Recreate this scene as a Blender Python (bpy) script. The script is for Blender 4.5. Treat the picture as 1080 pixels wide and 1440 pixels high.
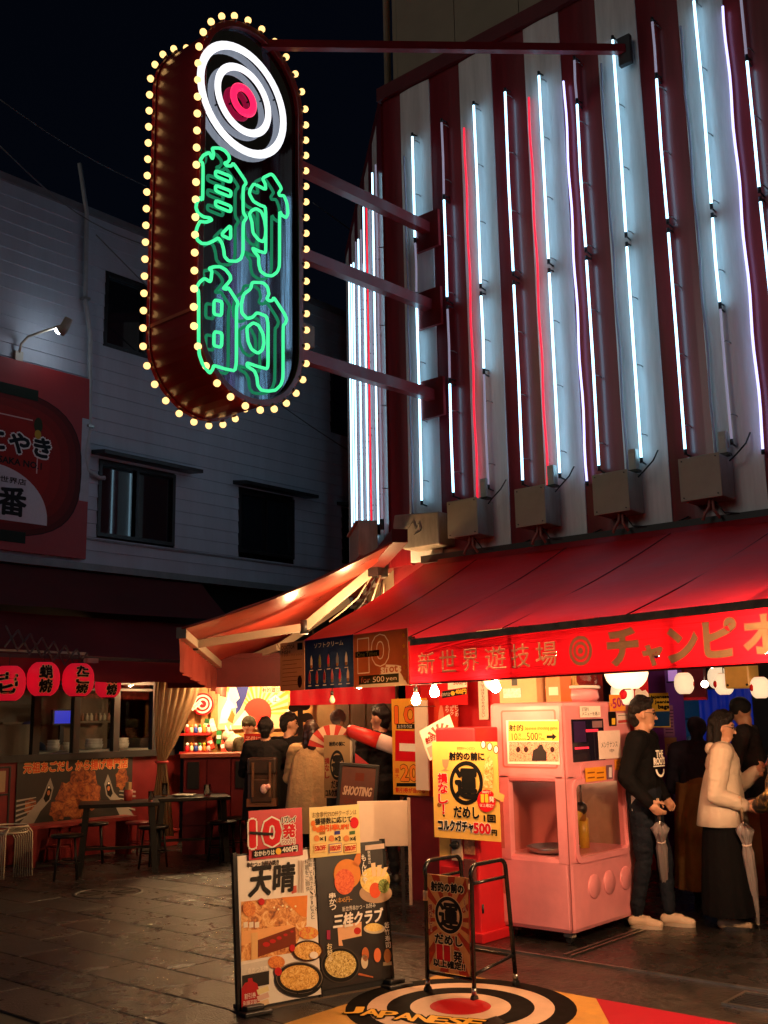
import bpy, bmesh, math, random
from mathutils import Vector, Matrix, Euler

for _o in list(bpy.data.objects):
    bpy.data.objects.remove(_o)
random.seed(7)
scn = bpy.context.scene
COL = scn.collection
PI = math.pi

# ------------------------------------------------------------------ camera
# world axes: x runs along the arcade's street front (towards the viewer's right),
# y runs from the street into the arcade, z is up; the camera stands at the origin
FPX, CX, CY = 1461.0, 540.0, 720.0
def _n(v):
    return Vector(v).normalized()
_a = _n((-1720, 321, FPX)); _b = _n((1290, 265, FPX))
_b = (_b - _a * _a.dot(_b)).normalized()
_u = _a.cross(_b)
if _u.y > 0: _u = -_u
RW = Matrix(((-_a.x, _b.x, _u.x), (-_a.y, _b.y, _u.y), (-_a.z, _b.z, _u.z)))
CAM = Vector((0, 0, 1.6))
cam_d = bpy.data.cameras.new('camera')
cam = bpy.data.objects.new('camera', cam_d)
COL.objects.link(cam)
cam_d.lens = 36.0 * FPX / 1440.0
cam_d.sensor_width = 36.0
cam_d.clip_end = 400.0
cam_d.clip_start = 0.05
_rt, _dn, _fw = RW[0], RW[1], RW[2]
cam.matrix_world = Matrix(((_rt[0], -_dn[0], -_fw[0], CAM.x), (_rt[1], -_dn[1], -_fw[1], CAM.y),
                           (_rt[2], -_dn[2], -_fw[2], CAM.z), (0, 0, 0, 1)))
scn.camera = cam

def ray(px, py):
    return RW.transposed() @ Vector((px - CX, py - CY, FPX))
def onX(px, py, X):
    d = ray(px, py); return CAM + d * (X / d.x)
def onY(px, py, Y):
    d = ray(px, py); return CAM + d * (Y / d.y)
def onZ(px, py, Z=0.0):
    d = ray(px, py); return CAM + d * ((Z - CAM.z) / d.z)
def onP(px, py, p0, n):
    d = ray(px, py); return CAM + d * ((Vector(p0) - CAM).dot(n) / d.dot(n))

# ------------------------------------------------------------------ world, street fill, exposure
world = bpy.data.worlds.new('World'); scn.world = world
world.use_nodes = True
_nt = world.node_tree
_bg = _nt.nodes['Background']
_sky = _nt.nodes.new('ShaderNodeTexSky'); _sky.sky_type = 'NISHITA'; _sky.sun_disc = False
_sky.sun_elevation = math.radians(-2.5); _sky.sun_rotation = math.radians(186)
_mx = _nt.nodes.new('ShaderNodeMixRGB'); _mx.blend_type = 'MULTIPLY'; _mx.inputs[0].default_value = 1.0; _mx.inputs[2].default_value = (.42, .68, 1.25, 1)
_nt.links.new(_sky.outputs[0], _mx.inputs[1]); _nt.links.new(_mx.outputs[0], _bg.inputs[0]); _bg.inputs[1].default_value = 0.03
sun_d = bpy.data.lights.new('street_fill', 'SUN'); sun_d.energy = 0.20; sun_d.angle = math.radians(20)  # sun lamp added as soft warm fill from the street side
sun_d.color = (1.0, 0.90, 0.82)
sun = bpy.data.objects.new('street_fill', sun_d); COL.objects.link(sun)
sun.rotation_euler = Vector((0.10, 0.95, -0.26)).to_track_quat('-Z', 'Y').to_euler()
vs = scn.view_settings
vs.view_transform = 'Standard'; vs.look = 'None'; vs.exposure = 0.0; vs.gamma = 1.0
vs.use_curve_mapping = False
scn.cycles.use_denoising = True
scn.cycles.max_bounces = 6; scn.cycles.diffuse_bounces = 3; scn.cycles.glossy_bounces = 3
scn.cycles.transmission_bounces = 6; scn.cycles.transparent_max_bounces = 8
scn.cycles.sample_clamp_indirect = 4.0
scn.cycles.caustics_reflective = False; scn.cycles.caustics_refractive = False

# ------------------------------------------------------------------ materials
MATS = {}
def srgb(c):
    if isinstance(c, str):
        c = [int(c[i:i + 2], 16) / 255 for i in (0, 2, 4)]
    return tuple(((v / 12.92) if v <= 0.04045 else ((v + 0.055) / 1.055) ** 2.4) for v in c)
def mat(name, color=(.5, .5, .5), rough=.5, metal=0., emit=0., ecol=None, var=.18, vscale=6., bump=0., bscale=40.,
        trans=0., glass=0., coat=0., alpha=1., spec=.5, stretch=None, spots=0.):
    if name in MATS: return MATS[name]
    if isinstance(color, str): color = srgb(color)
    m = bpy.data.materials.new(name); m.use_nodes = True
    nt = m.node_tree; p = nt.nodes['Principled BSDF']
    p.inputs['Base Color'].default_value = (*color, 1)
    p.inputs['Roughness'].default_value = rough; p.inputs['Metallic'].default_value = metal
    p.inputs['Specular IOR Level'].default_value = spec
    p.inputs['Alpha'].default_value = alpha
    if coat: p.inputs['Coat Weight'].default_value = coat; p.inputs['Coat Roughness'].default_value = .12
    if glass: p.inputs['Transmission Weight'].default_value = glass; p.inputs['IOR'].default_value = 1.2
    if emit:
        e = ecol or color
        if isinstance(e, str): e = srgb(e)
        p.inputs['Emission Color'].default_value = (*e, 1); p.inputs['Emission Strength'].default_value = emit
    need = var > 0 or bump > 0
    if need:
        tc = nt.nodes.new('ShaderNodeTexCoord')
        vec = tc.outputs['Object']
        if stretch:
            mp = nt.nodes.new('ShaderNodeMapping'); mp.inputs['Scale'].default_value = stretch
            nt.links.new(vec, mp.inputs[0]); vec = mp.outputs[0]
    if var > 0:
        nz = nt.nodes.new('ShaderNodeTexNoise'); nz.inputs['Scale'].default_value = vscale
        nz.inputs['Detail'].default_value = 6; nz.inputs['Roughness'].default_value = .65
        nt.links.new(vec, nz.inputs['Vector'])
        rp = nt.nodes.new('ShaderNodeValToRGB')
        rp.color_ramp.elements[0].position = .3; rp.color_ramp.elements[1].position = .7
        rp.color_ramp.elements[0].color = (*[c * (1 - var) for c in color], 1)
        rp.color_ramp.elements[1].color = (*[min(1, c * (1 + var * .6)) for c in color], 1)
        nt.links.new(nz.outputs[0], rp.inputs[0]); csock = rp.outputs[0]
        if spots:
            wn = nt.nodes.new('ShaderNodeTexCoord'); gm = nt.nodes.new('ShaderNodeNewGeometry')
            n2 = nt.nodes.new('ShaderNodeTexNoise'); n2.inputs['Scale'].default_value = spots; n2.inputs['Detail'].default_value = 3
            nt.links.new(gm.outputs['Position'], n2.inputs['Vector'])
            r2 = nt.nodes.new('ShaderNodeValToRGB'); r2.color_ramp.elements[0].position = .60; r2.color_ramp.elements[1].position = .68
            r2.color_ramp.elements[0].color = (1, 1, 1, 1); r2.color_ramp.elements[1].color = (.38, .37, .36, 1)
            nt.links.new(n2.outputs[0], r2.inputs[0])
            n3 = nt.nodes.new('ShaderNodeTexNoise'); n3.inputs['Scale'].default_value = 1.1; n3.inputs['Detail'].default_value = 4
            nt.links.new(gm.outputs['Position'], n3.inputs['Vector'])
            r3 = nt.nodes.new('ShaderNodeValToRGB'); r3.color_ramp.elements[0].position = .35; r3.color_ramp.elements[1].position = .65
            r3.color_ramp.elements[0].color = (.55, .55, .57, 1); r3.color_ramp.elements[1].color = (1.15, 1.1, 1.05, 1)
            nt.links.new(n3.outputs[0], r3.inputs[0])
            for src in (r2, r3):
                mm = nt.nodes.new('ShaderNodeMixRGB'); mm.blend_type = 'MULTIPLY'; mm.inputs[0].default_value = 1
                nt.links.new(csock, mm.inputs[1]); nt.links.new(src.outputs[0], mm.inputs[2]); csock = mm.outputs[0]
        nt.links.new(csock, p.inputs['Base Color'])
        mr = nt.nodes.new('ShaderNodeMapRange')
        mr.inputs[3].default_value = max(.02, rough * (1 - var)); mr.inputs[4].default_value = min(1, rough * (1 + var))
        nt.links.new(nz.outputs[0], mr.inputs[0]); nt.links.new(mr.outputs[0], p.inputs['Roughness'])
    if bump > 0:
        nb = nt.nodes.new('ShaderNodeTexNoise'); nb.inputs['Scale'].default_value = bscale; nb.inputs['Detail'].default_value = 5
        nt.links.new(vec, nb.inputs['Vector'])
        bp = nt.nodes.new('ShaderNodeBump'); bp.inputs['Strength'].default_value = bump; bp.inputs['Distance'].default_value = .02
        nt.links.new(nb.outputs[0], bp.inputs['Height']); nt.links.new(bp.outputs[0], p.inputs['Normal'])
    if trans > 0:
        out = nt.nodes['Material Output']
        tr = nt.nodes.new('ShaderNodeBsdfTranslucent'); tr.inputs[0].default_value = (*color, 1)
        mx = nt.nodes.new('ShaderNodeMixShader'); mx.inputs[0].default_value = trans
        nt.links.new(p.outputs[0], mx.inputs[1]); nt.links.new(tr.outputs[0], mx.inputs[2])
        nt.links.new(mx.outputs[0], out.inputs['Surface'])
    MATS[name] = m
    return m
def glow(name, color, strength):
    return mat(name, color, rough=.3, emit=strength, var=0)
def ink(c, e=0.):
    """flat printing ink / paint of one sRGB hex colour"""
    return mat('ink_' + c, c, rough=.6, var=.06, vscale=30, spec=.25)
def tink(c):
    """the same ink on a sheet that lets lamplight through"""
    return mat('sheer_ink_' + c, c, rough=.6, var=.06, vscale=30, spec=.25, trans=.6)
def panes(name, tint=(.8, .85, .9), rough=.02):
    """thin window pane: mostly see-through, with a mirror sheen"""
    if name in MATS: return MATS[name]
    m = bpy.data.materials.new(name); m.use_nodes = True; nt = m.node_tree
    out = nt.nodes['Material Output']; nt.nodes.remove(nt.nodes['Principled BSDF'])
    t = nt.nodes.new('ShaderNodeBsdfTransparent'); t.inputs[0].default_value = (*tint, 1)
    g = nt.nodes.new('ShaderNodeBsdfGlossy'); g.inputs['Roughness'].default_value = rough
    lw = nt.nodes.new('ShaderNodeLayerWeight'); lw.inputs[0].default_value = .35
    f = nt.nodes.new('ShaderNodeMapRange'); f.inputs[3].default_value = .03; f.inputs[4].default_value = .55
    pw2 = nt.nodes.new('ShaderNodeMath'); pw2.operation = 'POWER'; pw2.inputs[1].default_value = 2.5
    nt.links.new(lw.outputs['Facing'], pw2.inputs[0]); nt.links.new(pw2.outputs[0], f.inputs[0])
    x = nt.nodes.new('ShaderNodeMixShader')
    nt.links.new(f.outputs[0], x.inputs[0]); nt.links.new(t.outputs[0], x.inputs[1]); nt.links.new(g.outputs[0], x.inputs[2])
    nt.links.new(x.outputs[0], out.inputs[0])
    MATS[name] = m; return m
def food(name, cols, scale):
    """printed food: cells of several colours"""
    if name in MATS: return MATS[name]
    m = bpy.data.materials.new(name); m.use_nodes = True; nt = m.node_tree; p = nt.nodes['Principled BSDF']
    tc = nt.nodes.new('ShaderNodeTexCoord'); nz = nt.nodes.new('ShaderNodeTexNoise'); nz.inputs['Scale'].default_value = scale
    nz.inputs['Detail'].default_value = 8; nz.inputs['Roughness'].default_value = .75; nz.inputs['Distortion'].default_value = 1.2
    nt.links.new(tc.outputs['Object'], nz.inputs['Vector'])
    rp = nt.nodes.new('ShaderNodeValToRGB'); n = len(cols)
    for i, c in enumerate(cols):
        pos = .28 + .46 * i / max(1, n - 1)
        e = rp.color_ramp.elements[i] if i < 2 else rp.color_ramp.elements.new(pos)
        e.position = pos; e.color = (*srgb(c), 1)
    nt.links.new(nz.outputs[0], rp.inputs[0]); nt.links.new(rp.outputs[0], p.inputs['Base Color'])
    p.inputs['Roughness'].default_value = .5
    MATS[name] = m; return m

# ------------------------------------------------------------------ mesh collector
class MB:
    def __init__(s):
        s.v = []; s.f = []; s.mi = []; s.sm = []; s.mats = []
        s.cur = 0
    def use(s, m):
        if m not in s.mats: s.mats.append(m)
        s.cur = s.mats.index(m); return s
    def add(s, vs_, fs, smooth=False):
        o = len(s.v); s.v += [tuple(v) for v in vs_]
        for f in fs:
            s.f.append([i + o for i in f]); s.mi.append(s.cur); s.sm.append(smooth)
        return s
    def box(s, c, d, M=None):
        x, y, z = [k / 2 for k in d]
        vs_ = [Vector((i * x, j * y, k * z)) for k in (-1, 1) for j in (-1, 1) for i in (-1, 1)]
        if M is not None: vs_ = [M @ v for v in vs_]
        vs_ = [v + Vector(c) for v in vs_]
        return s.add(vs_, [(0, 2, 3, 1), (4, 5, 7, 6), (0, 1, 5, 4), (2, 6, 7, 3), (0, 4, 6, 2), (1, 3, 7, 5)])
    def bx(s, x0, x1, y0, y1, z0, z1):
        return s.box(((x0 + x1) / 2, (y0 + y1) / 2, (z0 + z1) / 2), (abs(x1 - x0), abs(y1 - y0), abs(z1 - z0)))
    def bar(s, p, q, w, h=None, up=(0, 0, 1)):
        p, q = Vector(p), Vector(q); h = h or w
        d = (q - p).normalized(); u = Vector(up)
        if abs(d.dot(u)) > .98: u = Vector((1, 0, 0))
        r = d.cross(u).normalized(); u = r.cross(d)
        vs_ = [b + r * (i * w / 2) + u * (j * h / 2) for b in (p, q) for j in (-1, 1) for i in (-1, 1)]
        return s.add(vs_, [(0, 2, 3, 1), (4, 5, 7, 6), (0, 1, 5, 4), (2, 6, 7, 3), (0, 4, 6, 2), (1, 3, 7, 5)])
    def tube(s, pts, r, n=8, closed=False, caps=True, rs=None):
        pts = [Vector(p) for p in pts]
        q = [pts[0]]
        for p in pts[1:]:
            if (p - q[-1]).length > 1e-6: q.append(p)
        pts = q; m = len(pts)
        tans = []
        for i in range(m):
            if closed: t = pts[(i + 1) % m] - pts[i - 1]
            else: t = pts[min(m - 1, i + 1)] - pts[max(0, i - 1)]
            tans.append(t.normalized() if t.length > 1e-9 else Vector((0, 0, 1)))
        t0 = tans[0]; ref = Vector((0, 0, 1)) if abs(t0.z) < .9 else Vector((1, 0, 0))
        nrm = t0.cross(ref).normalized(); vs_ = []
        for i in range(m):
            t = tans[i]; nrm = (nrm - t * nrm.dot(t))
            nrm = nrm.normalized() if nrm.length > 1e-6 else t.cross(Vector((1, .3, .2))).normalized()
            b = t.cross(nrm); rr = rs[i] if rs else r
            for k in range(n):
                a = 2 * PI * k / n; vs_.append(pts[i] + (nrm * math.cos(a) + b * math.sin(a)) * rr)
        fs = []
        for i in range(m if closed else m - 1):
            j = (i + 1) % m
            for k in range(n):
                l = (k + 1) % n; fs.append((i * n + k, i * n + l, j * n + l, j * n + k))
        s.add(vs_, fs, True)
        if caps and not closed:
            o = len(s.v) - m * n
            s.f.append([o + k for k in reversed(range(n))]); s.mi.append(s.cur); s.sm.append(False)
            s.f.append([o + (m - 1) * n + k for k in range(n)]); s.mi.append(s.cur); s.sm.append(False)
        return s
    def cyl(s, p, q, r, r2=None, n=12):
        return s.tube([p, q], r, n, rs=[r, r if r2 is None else r2])
    def lathe(s, prof, n=16, c=(0, 0, 0), sx=1, sy=1, smooth=True):
        c = Vector(c); vs_ = []; m = len(prof)
        for r, z in prof:
            for k in range(n):
                a = 2 * PI * k / n; vs_.append(c + Vector((r * math.cos(a) * sx, r * math.sin(a) * sy, z)))
        fs = [(i * n + k, i * n + (k + 1) % n, (i + 1) * n + (k + 1) % n, (i + 1) * n + k) for i in range(m - 1) for k in range(n)]
        fs.append(tuple(reversed(range(n)))); fs.append(tuple((m - 1) * n + k for k in range(n)))
        return s.add(vs_, fs, smooth)
    def ball(s, c, r, n=12, m=8, sc=(1, 1, 1)):
        c = Vector(c); vs_ = [c + Vector((0, 0, -r * sc[2]))]
        for i in range(1, m):
            t = -PI / 2 + PI * i / m
            for k in range(n):
                a = 2 * PI * k / n
                vs_.append(c + Vector((r * math.cos(t) * math.cos(a) * sc[0], r * math.cos(t) * math.sin(a) * sc[1], r * math.sin(t) * sc[2])))
        vs_.append(c + Vector((0, 0, r * sc[2]))); L = len(vs_) - 1
        fs = [(0, 1 + (k + 1) % n, 1 + k) for k in range(n)]
        for i in range(m - 2):
            for k in range(n):
                fs.append((1 + i * n + k, 1 + i * n + (k + 1) % n, 1 + (i + 1) * n + (k + 1) % n, 1 + (i + 1) * n + k))
        fs += [(1 + (m - 2) * n + k, 1 + (m - 2) * n + (k + 1) % n, L) for k in range(n)]
        return s.add(vs_, fs, True)
    def prism(s, poly, z0, z1):
        """poly in local xy (counter-clockwise), extruded in z"""
        n = len(poly); vs_ = [(x, y, z0) for x, y in poly] + [(x, y, z1) for x, y in poly]
        fs = [tuple(reversed(range(n))), tuple(range(n, 2 * n))] + [(i, (i + 1) % n, n + (i + 1) % n, n + i) for i in range(n)]
        return s.add(vs_, fs)
    def quad(s, a, b, c, d):
        return s.add([a, b, c, d], [(0, 1, 2, 3)])
    def poly(s, pts, z=0.):
        return s.add([(x, y, z) for x, y in pts], [tuple(range(len(pts)))])
    def disc(s, cx, cy, rx, ry=None, z=0., n=28, a0=0., a1=2 * PI):
        ry = ry or rx
        full = abs(a1 - a0 - 2 * PI) < 1e-6
        pts = [(cx + rx * math.cos(a0 + (a1 - a0) * k / n), cy + ry * math.sin(a0 + (a1 - a0) * k / n)) for k in range(n if full else n + 1)]
        if not full and a1 - a0 > PI + .01: pts.append((cx, cy))
        return s.poly(pts, z)
    def ring(s, cx, cy, r0, r1, z=0., n=32, ay=1., h=0.):
        vs_ = []
        for r in (r0, r1):
            vs_ += [(cx + r * math.cos(2 * PI * k / n), cy + r * ay * math.sin(2 * PI * k / n), z) for k in range(n)]
        fs = [(k, n + k, n + (k + 1) % n, (k + 1) % n) for k in range(n)]
        return s.add(vs_, fs)
    def rect(s, x0, y0, x1, y1, z=0.):
        return s.poly([(x0, y0), (x1, y0), (x1, y1), (x0, y1)], z)
    def mesh(s, name):
        me = bpy.data.meshes.new(name); me.from_pydata(s.v, [], s.f)
        for m in s.mats: me.materials.append(m)
        me.polygons.foreach_set('material_index', s.mi)
        me.polygons.foreach_set('use_smooth', s.sm)
        me.update(); return me

# ------------------------------------------------------------------ objects
def tag(o, label=None, cat=None, group=None, kind=None):
    if label: o['label'] = label
    if cat: o['category'] = cat
    if group: o['group'] = group
    if kind: o['kind'] = kind
    return o
def thing(name, label, cat, M=None, group=None):
    o = bpy.data.objects.new(name, None); COL.objects.link(o); o.empty_display_size = .1
    if M is not None:
        o.matrix_world = M if isinstance(M, Matrix) else Matrix.Translation(M)
    return tag(o, label, cat, group)
def part(name, mb, m=None, parent=None, bevel=0., M=None, label=None, kind=None):
    if isinstance(mb, MB):
        if m is not None:
            mb.mats = [m]; mb.mi = [0] * len(mb.f)
        me = mb.mesh(name)
    else:
        me = mb
        if m is not None and not me.materials: me.materials.append(m)
    if bevel:
        bm = bmesh.new(); bm.from_mesh(me)
        bmesh.ops.remove_doubles(bm, verts=bm.verts, dist=1e-5)
        es = [e for e in bm.edges if len(e.link_faces) == 2 and e.calc_face_angle(0) > .6]
        bmesh.ops.bevel(bm, geom=es, offset=bevel, segments=2, profile=.5, affect='EDGES', clamp_overlap=True)
        bm.to_mesh(me); bm.free()
    o = bpy.data.objects.new(name, me); COL.objects.link(o)
    if parent is not None: o.parent = parent
    if M is not None: o.matrix_local = M if isinstance(M, Matrix) else Matrix.Translation(M)
    if label: o['label'] = label
    if kind: o['kind'] = kind
    return o
def single(name, mb, m, label, cat, group=None, M=None, bevel=0.):
    o = part(name, mb, m, None, bevel); tag(o, label, cat, group)
    if M is not None: o.matrix_world = M if isinstance(M, Matrix) else Matrix.Translation(M)
    return o
def copy_tree(o, parent=None):
    c = o.copy(); COL.objects.link(c)
    if parent is not None: c.parent = parent
    for ch in list(o.children): copy_tree(ch, c)
    return c
def frame(o, u, v=(0, 0, 1)):
    """matrix whose local x runs along u, local y along v, local z towards the viewer of a sheet"""
    u = Vector(u).normalized(); v = Vector(v); v = (v - u * u.dot(v)).normalized(); w = u.cross(v); o = Vector(o)
    return Matrix(((u.x, v.x, w.x, o.x), (u.y, v.y, w.y, o.y), (u.z, v.z, w.z, o.z), (0, 0, 0, 1)))
def rz(loc, a=0.):
    return Matrix.Translation(loc) @ Matrix.Rotation(a, 4, 'Z')

# ------------------------------------------------------------------ lettering
_TXT = {}
def glyphs(s, res=2):
    """(verts, faces) of a line of text, scaled to a unit box"""
    if s in _TXT: return _TXT[s]
    c = bpy.data.curves.new('lettering', 'FONT'); c.body = s; c.resolution_u = res
    c.space_line = 1.0
    o = bpy.data.objects.new('lettering', c); COL.objects.link(o)
    me = bpy.data.meshes.new_from_object(o.evaluated_get(bpy.context.evaluated_depsgraph_get()))
    vs_ = [v.co.copy() for v in me.vertices]; fs = [tuple(p.vertices) for p in me.polygons]
    bpy.data.objects.remove(o); bpy.data.curves.remove(c); bpy.data.meshes.remove(me)
    x0 = min(v.x for v in vs_); x1 = max(v.x for v in vs_); y0 = min(v.y for v in vs_); y1 = max(v.y for v in vs_)
    vs_ = [((v.x - x0) / (x1 - x0), (v.y - y0) / max(1e-6, y1 - y0)) for v in vs_]
    _TXT[s] = (vs_, fs, (x1 - x0) / max(1e-6, y1 - y0)); return _TXT[s]
def write(mb, s, cx, cy, w, h, m, z=.002, bold=0., outline=None, ow=0., rot=0., vertical=False, shear=0.):
    """lettering of size w x h centred on cx, cy; bold thickens each stroke; outline sets a wider second ink under it"""
    if vertical:
        n = len(s); ch = h / n
        for i, k in enumerate(s):
            if k == ' ': continue
            asp_ = glyphs(k)[2]; w_, h_ = w, ch * .88
            if asp_ < .5: w_ = min(w, h_ * asp_ * 1.2)
            if asp_ > 2.5: w_, h_ = w * .3, ch * .8          # long-vowel bar stands upright in a column
            write(mb, k, cx, cy + h / 2 - ch * (i + .5), w_, h_, m, z, bold, outline, ow, rot)
        return mb
    vs_, fs, asp = glyphs(s)
    def lay(d, z_, m_):
        offs = [(0, 0)] if d <= 0 else [(d, 0), (-d, 0), (0, d), (0, -d), (d * .7, d * .7), (-d * .7, -d * .7), (d * .7, -d * .7), (-d * .7, d * .7)]
        mb.use(m_); ca, sa = math.cos(rot), math.sin(rot)
        for i, (dx, dy) in enumerate(offs):
            out = []
            for x, y in vs_:
                X = (x - .5) * w + dx + shear * (y - .5) * h; Y = (y - .5) * h + dy
                out.append((cx + X * ca - Y * sa, cy + X * sa + Y * ca, z_ + i * .00012))
            mb.add(out, fs)
    if outline is not None: lay(bold + ow, z, outline); z += .0015
    lay(bold, z, m)
    return mb
def fit(s, h):
    return h * glyphs(s)[2]
# ================================================================== SETTING: ground
M_SLAB = mat('paving_stone', (.085, .075, .065), rough=.36, var=.35, vscale=3.5, bump=.35, bscale=60, spec=.5)
M_JOINT = mat('paving_joint', (.02, .018, .016), rough=.8, var=.2)
M_FLOOR = mat('arcade_floor', (.024, .023, .024), rough=.27, var=.45, vscale=4, bump=.25, bscale=25, spots=6)
ground = part('ground', MB().add([(-90, -60, 0), (60, -60, 0), (60, 90, 0), (-90, 90, 0)], [(0, 1, 2, 3)]), M_JOINT)
tag(ground, kind='structure')
def slab_mesh(w, d):
    b = MB(); g = .004; e = .006
    a = [(-w / 2 + g, -d / 2 + g), (w / 2 - g, -d / 2 + g), (w / 2 - g, d / 2 - g), (-w / 2 + g, d / 2 - g)]
    i = [(x - math.copysign(e, x), y - math.copysign(e, y)) for x, y in a]
    vs_ = [(x, y, 0) for x, y in a] + [(x, y, .005) for x, y in a] + [(x, y, .009) for x, y in i]
    fs = [(k, (k + 1) % 4, 4 + (k + 1) % 4, 4 + k) for k in range(4)] + [(4 + k, 4 + (k + 1) % 4, 8 + (k + 1) % 4, 8 + k) for k in range(4)] + [(8, 9, 10, 11)]
    return b.add(vs_, fs)
slab_mats = []
for k, c in enumerate([(.034, .032, .033), (.043, .040, .039), (.028, .028, .030), (.023, .024, .027), (.037, .035, .034)]):
    slab_mats.append(mat('paving_slab_%d' % k, c, rough=[.30, .25, .34, .27, .29][k], var=.45, vscale=3 + k, bump=.45, bscale=80, spots=9))
slab_me = []
for m_ in slab_mats:
    b = slab_mesh(.8, .4); b.mats = [m_]; b.mi = [0] * len(b.f); slab_me.append(b.mesh('paving_slab'))
def seen(x, y, z=0., mx=90):
    q = RW @ (Vector((x, y, z)) - CAM)
    if q.z < .5: return False
    px, py = q.x / q.z * FPX + CX, q.y / q.z * FPX + CY
    return -mx < px < 1080 + mx and py < 1440 + 2 * mx
cand = []
r = 0
for j in range(8, 30):
    yy = .53 + .4 * j - .2
    if yy > 5.35 and False: break
    for i in range(-20, 2):
        xx = i * .8 + (.4 if j % 2 else 0) - .2
        if yy > 5.15 and xx > -5.4: continue      # arcade apron begins there
        if xx > -1.0 or xx < -11.2: continue
        if seen(xx, yy): cand.append((xx * xx + yy * yy, xx, yy))
cand.sort()
far = MB()
for k, (d, xx, yy) in enumerate(cand):
    if k < 290:
        o = bpy.data.objects.new('paving_slab', random.choice(slab_me)); COL.objects.link(o); o.parent = ground
        o.location = (xx, yy, random.uniform(-.0015, .002)); o.rotation_euler = (random.uniform(-.002, .002), random.uniform(-.002, .002), 0)
    else:
        b = slab_mesh(.8, .4); far.add([(v[0] + xx, v[1] + yy, v[2]) for v in b.v], b.f)
if far.v:
    part('paving_slab', far, slab_mats[0], ground, kind='stuff')
# arcade apron (worn concrete strip) and dark shop floor, metal edging strips
apron = part('apron', MB().bx(-5.8, 3, 5.3, 6.25, -.02, .012), mat('worn_concrete', (.036, .031, .028), rough=.34, var=.6, vscale=3, bump=.6, bscale=22, spots=7))
tag(apron, kind='structure')
floor_ = part('arcade_floor', MB().bx(-7.6, 6, 6.262, 16, -.02, .016), M_FLOOR); tag(floor_, kind='structure')
M_STEEL = mat('brushed_steel', (.45, .44, .42), rough=.35, metal=1, var=.2)
M_DKSTEEL = mat('dark_steel', (.06, .06, .065), rough=.4, metal=.6, var=.2)
M_BLACK = mat('black_plastic', (.012, .012, .013), rough=.42, var=.2)
part('edging_strip', MB().bx(-5.6, 3, 6.246, 6.266, 0, .024), M_STEEL, floor_)
part('floor_rail', MB().bx(-3.97, -3.95, 6.35, 7.4, .015, .026).bx(-3.92, -3.9, 6.35, 7.4, .015, .026), M_STEEL, floor_)
for x in (-4.4, -3.1, -1.8):
    part('floor_joint', MB().bx(x, x + .006, 6.3, 12, .014, .0175), M_BLACK, floor_)
gr = thing('drain_grate', 'blue-grey metal drain grate set in the arcade floor edge', 'grate', (-2.45, 6.0, .012))
part('grate_frame', MB().bx(-.2, .2, -.16, -.14, 0, .012).bx(-.2, .2, .14, .16, 0, .012).bx(-.2, -.18, -.14, .14, 0, .012).bx(.18, .2, -.14, .14, 0, .012), M_STEEL, gr)
for k in range(8):
    part('grate_bar', MB().bx(-.18, .18, -.12 + k * .033, -.108 + k * .033, 0, .008), M_DKSTEEL, gr)
mh = thing('manhole_cover', 'round cast iron manhole cover set in the paving', 'manhole', onZ(152, 1257))
part('cover_ring', MB().lathe([(.33, 0), (.33, .014), (.29, .014), (.29, .004)], 40), mat('cast_iron_rim', (.02, .02, .02), rough=.5), mh)
b = MB().lathe([(.285, 0), (.285, .011)], 40, smooth=False)
for k in range(8):
    a = k * PI / 4; b.box((.16 * math.cos(a), .16 * math.sin(a), .014), (.2, .03, .008), Matrix.Rotation(a, 3, 'Z'))
part('cover_plate', b, mat('cast_iron', (.06, .055, .05), rough=.38, metal=.5), mh)

# ================================================================== ARCADE BUILDING (upper floors)
FY = 8.0
bld = thing('arcade_building', 'arcade building with tall red and white striped upper front and cream storey above', 'building', (0, 0, 0))
M_RED = mat('red_gloss_panel', (.21, .010, .016), rough=.34, var=.3, vscale=2, coat=.3, bump=.06, bscale=3, stretch=(4, 4, .35))
M_WHITE = mat('white_gloss_panel', (.78, .77, .76), rough=.42, var=.24, vscale=2.2, bump=.06, bscale=3, stretch=(4, 4, .35))
M_CREAM = mat('cream_cladding', (.34, .28, .19), rough=.7, var=.12, vscale=2)
M_DKRED = mat('maroon_paint', (.13, .008, .012), rough=.45, var=.2)
xs = [-6.81] + [-6.55 + .4025 * k for k in range(0, 17)]
for k in range(len(xs) - 1):
    red = k % 2 == 0
    x0, x1 = xs[k], xs[k + 1]
    # each sheet is slightly dished, the next one overlaps it
    b = MB(); n = 6; d = .0 if red else .012
    pts = [(x0 + (x1 - x0) * i / n, FY - d - .010 * math.sin(PI * i / n)) for i in range(n + 1)]
    z0, z1 = (3.12, 8.33) if not red else (3.1, 8.34)
    vs_ = [(x, y, z) for z in (z0, z1) for x, y in pts] + [(x, FY + .05, z) for z in (z0, z1) for x, y in pts]
    m1 = n + 1
    fs = [(i, i + 1, m1 + i + 1, m1 + i) for i in range(n)] + [(0, m1, 3 * m1, 2 * m1), (n, 2 * m1 + n, 3 * m1 + n, m1 + n)]
    fs += [(m1 + i, m1 + i + 1, 3 * m1 + i + 1, 3 * m1 + i) for i in range(n)] + [(i, 2 * m1 + i, 2 * m1 + i + 1, i + 1) for i in range(n)]
    b.add(vs_, fs, False)
    part('red_panel' if red else 'white_panel', b, M_RED if red else M_WHITE, bld)
part('top_rail', MB().bx(-6.85, .2, FY - .06, FY + .06, 8.34, 8.5), M_DKRED, bld)
for k in range(9):
    x0 = -6.72 + k * .82
    part('cream_panel', MB().bx(x0, x0 + .812, FY + .16, FY + .3, 8.3, 15), M_CREAM, bld)
part('core_wall', MB().bx(-6.84, .2, FY + .06, FY + .15, 2.7, 8.48), M_DKRED, bld)
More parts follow.
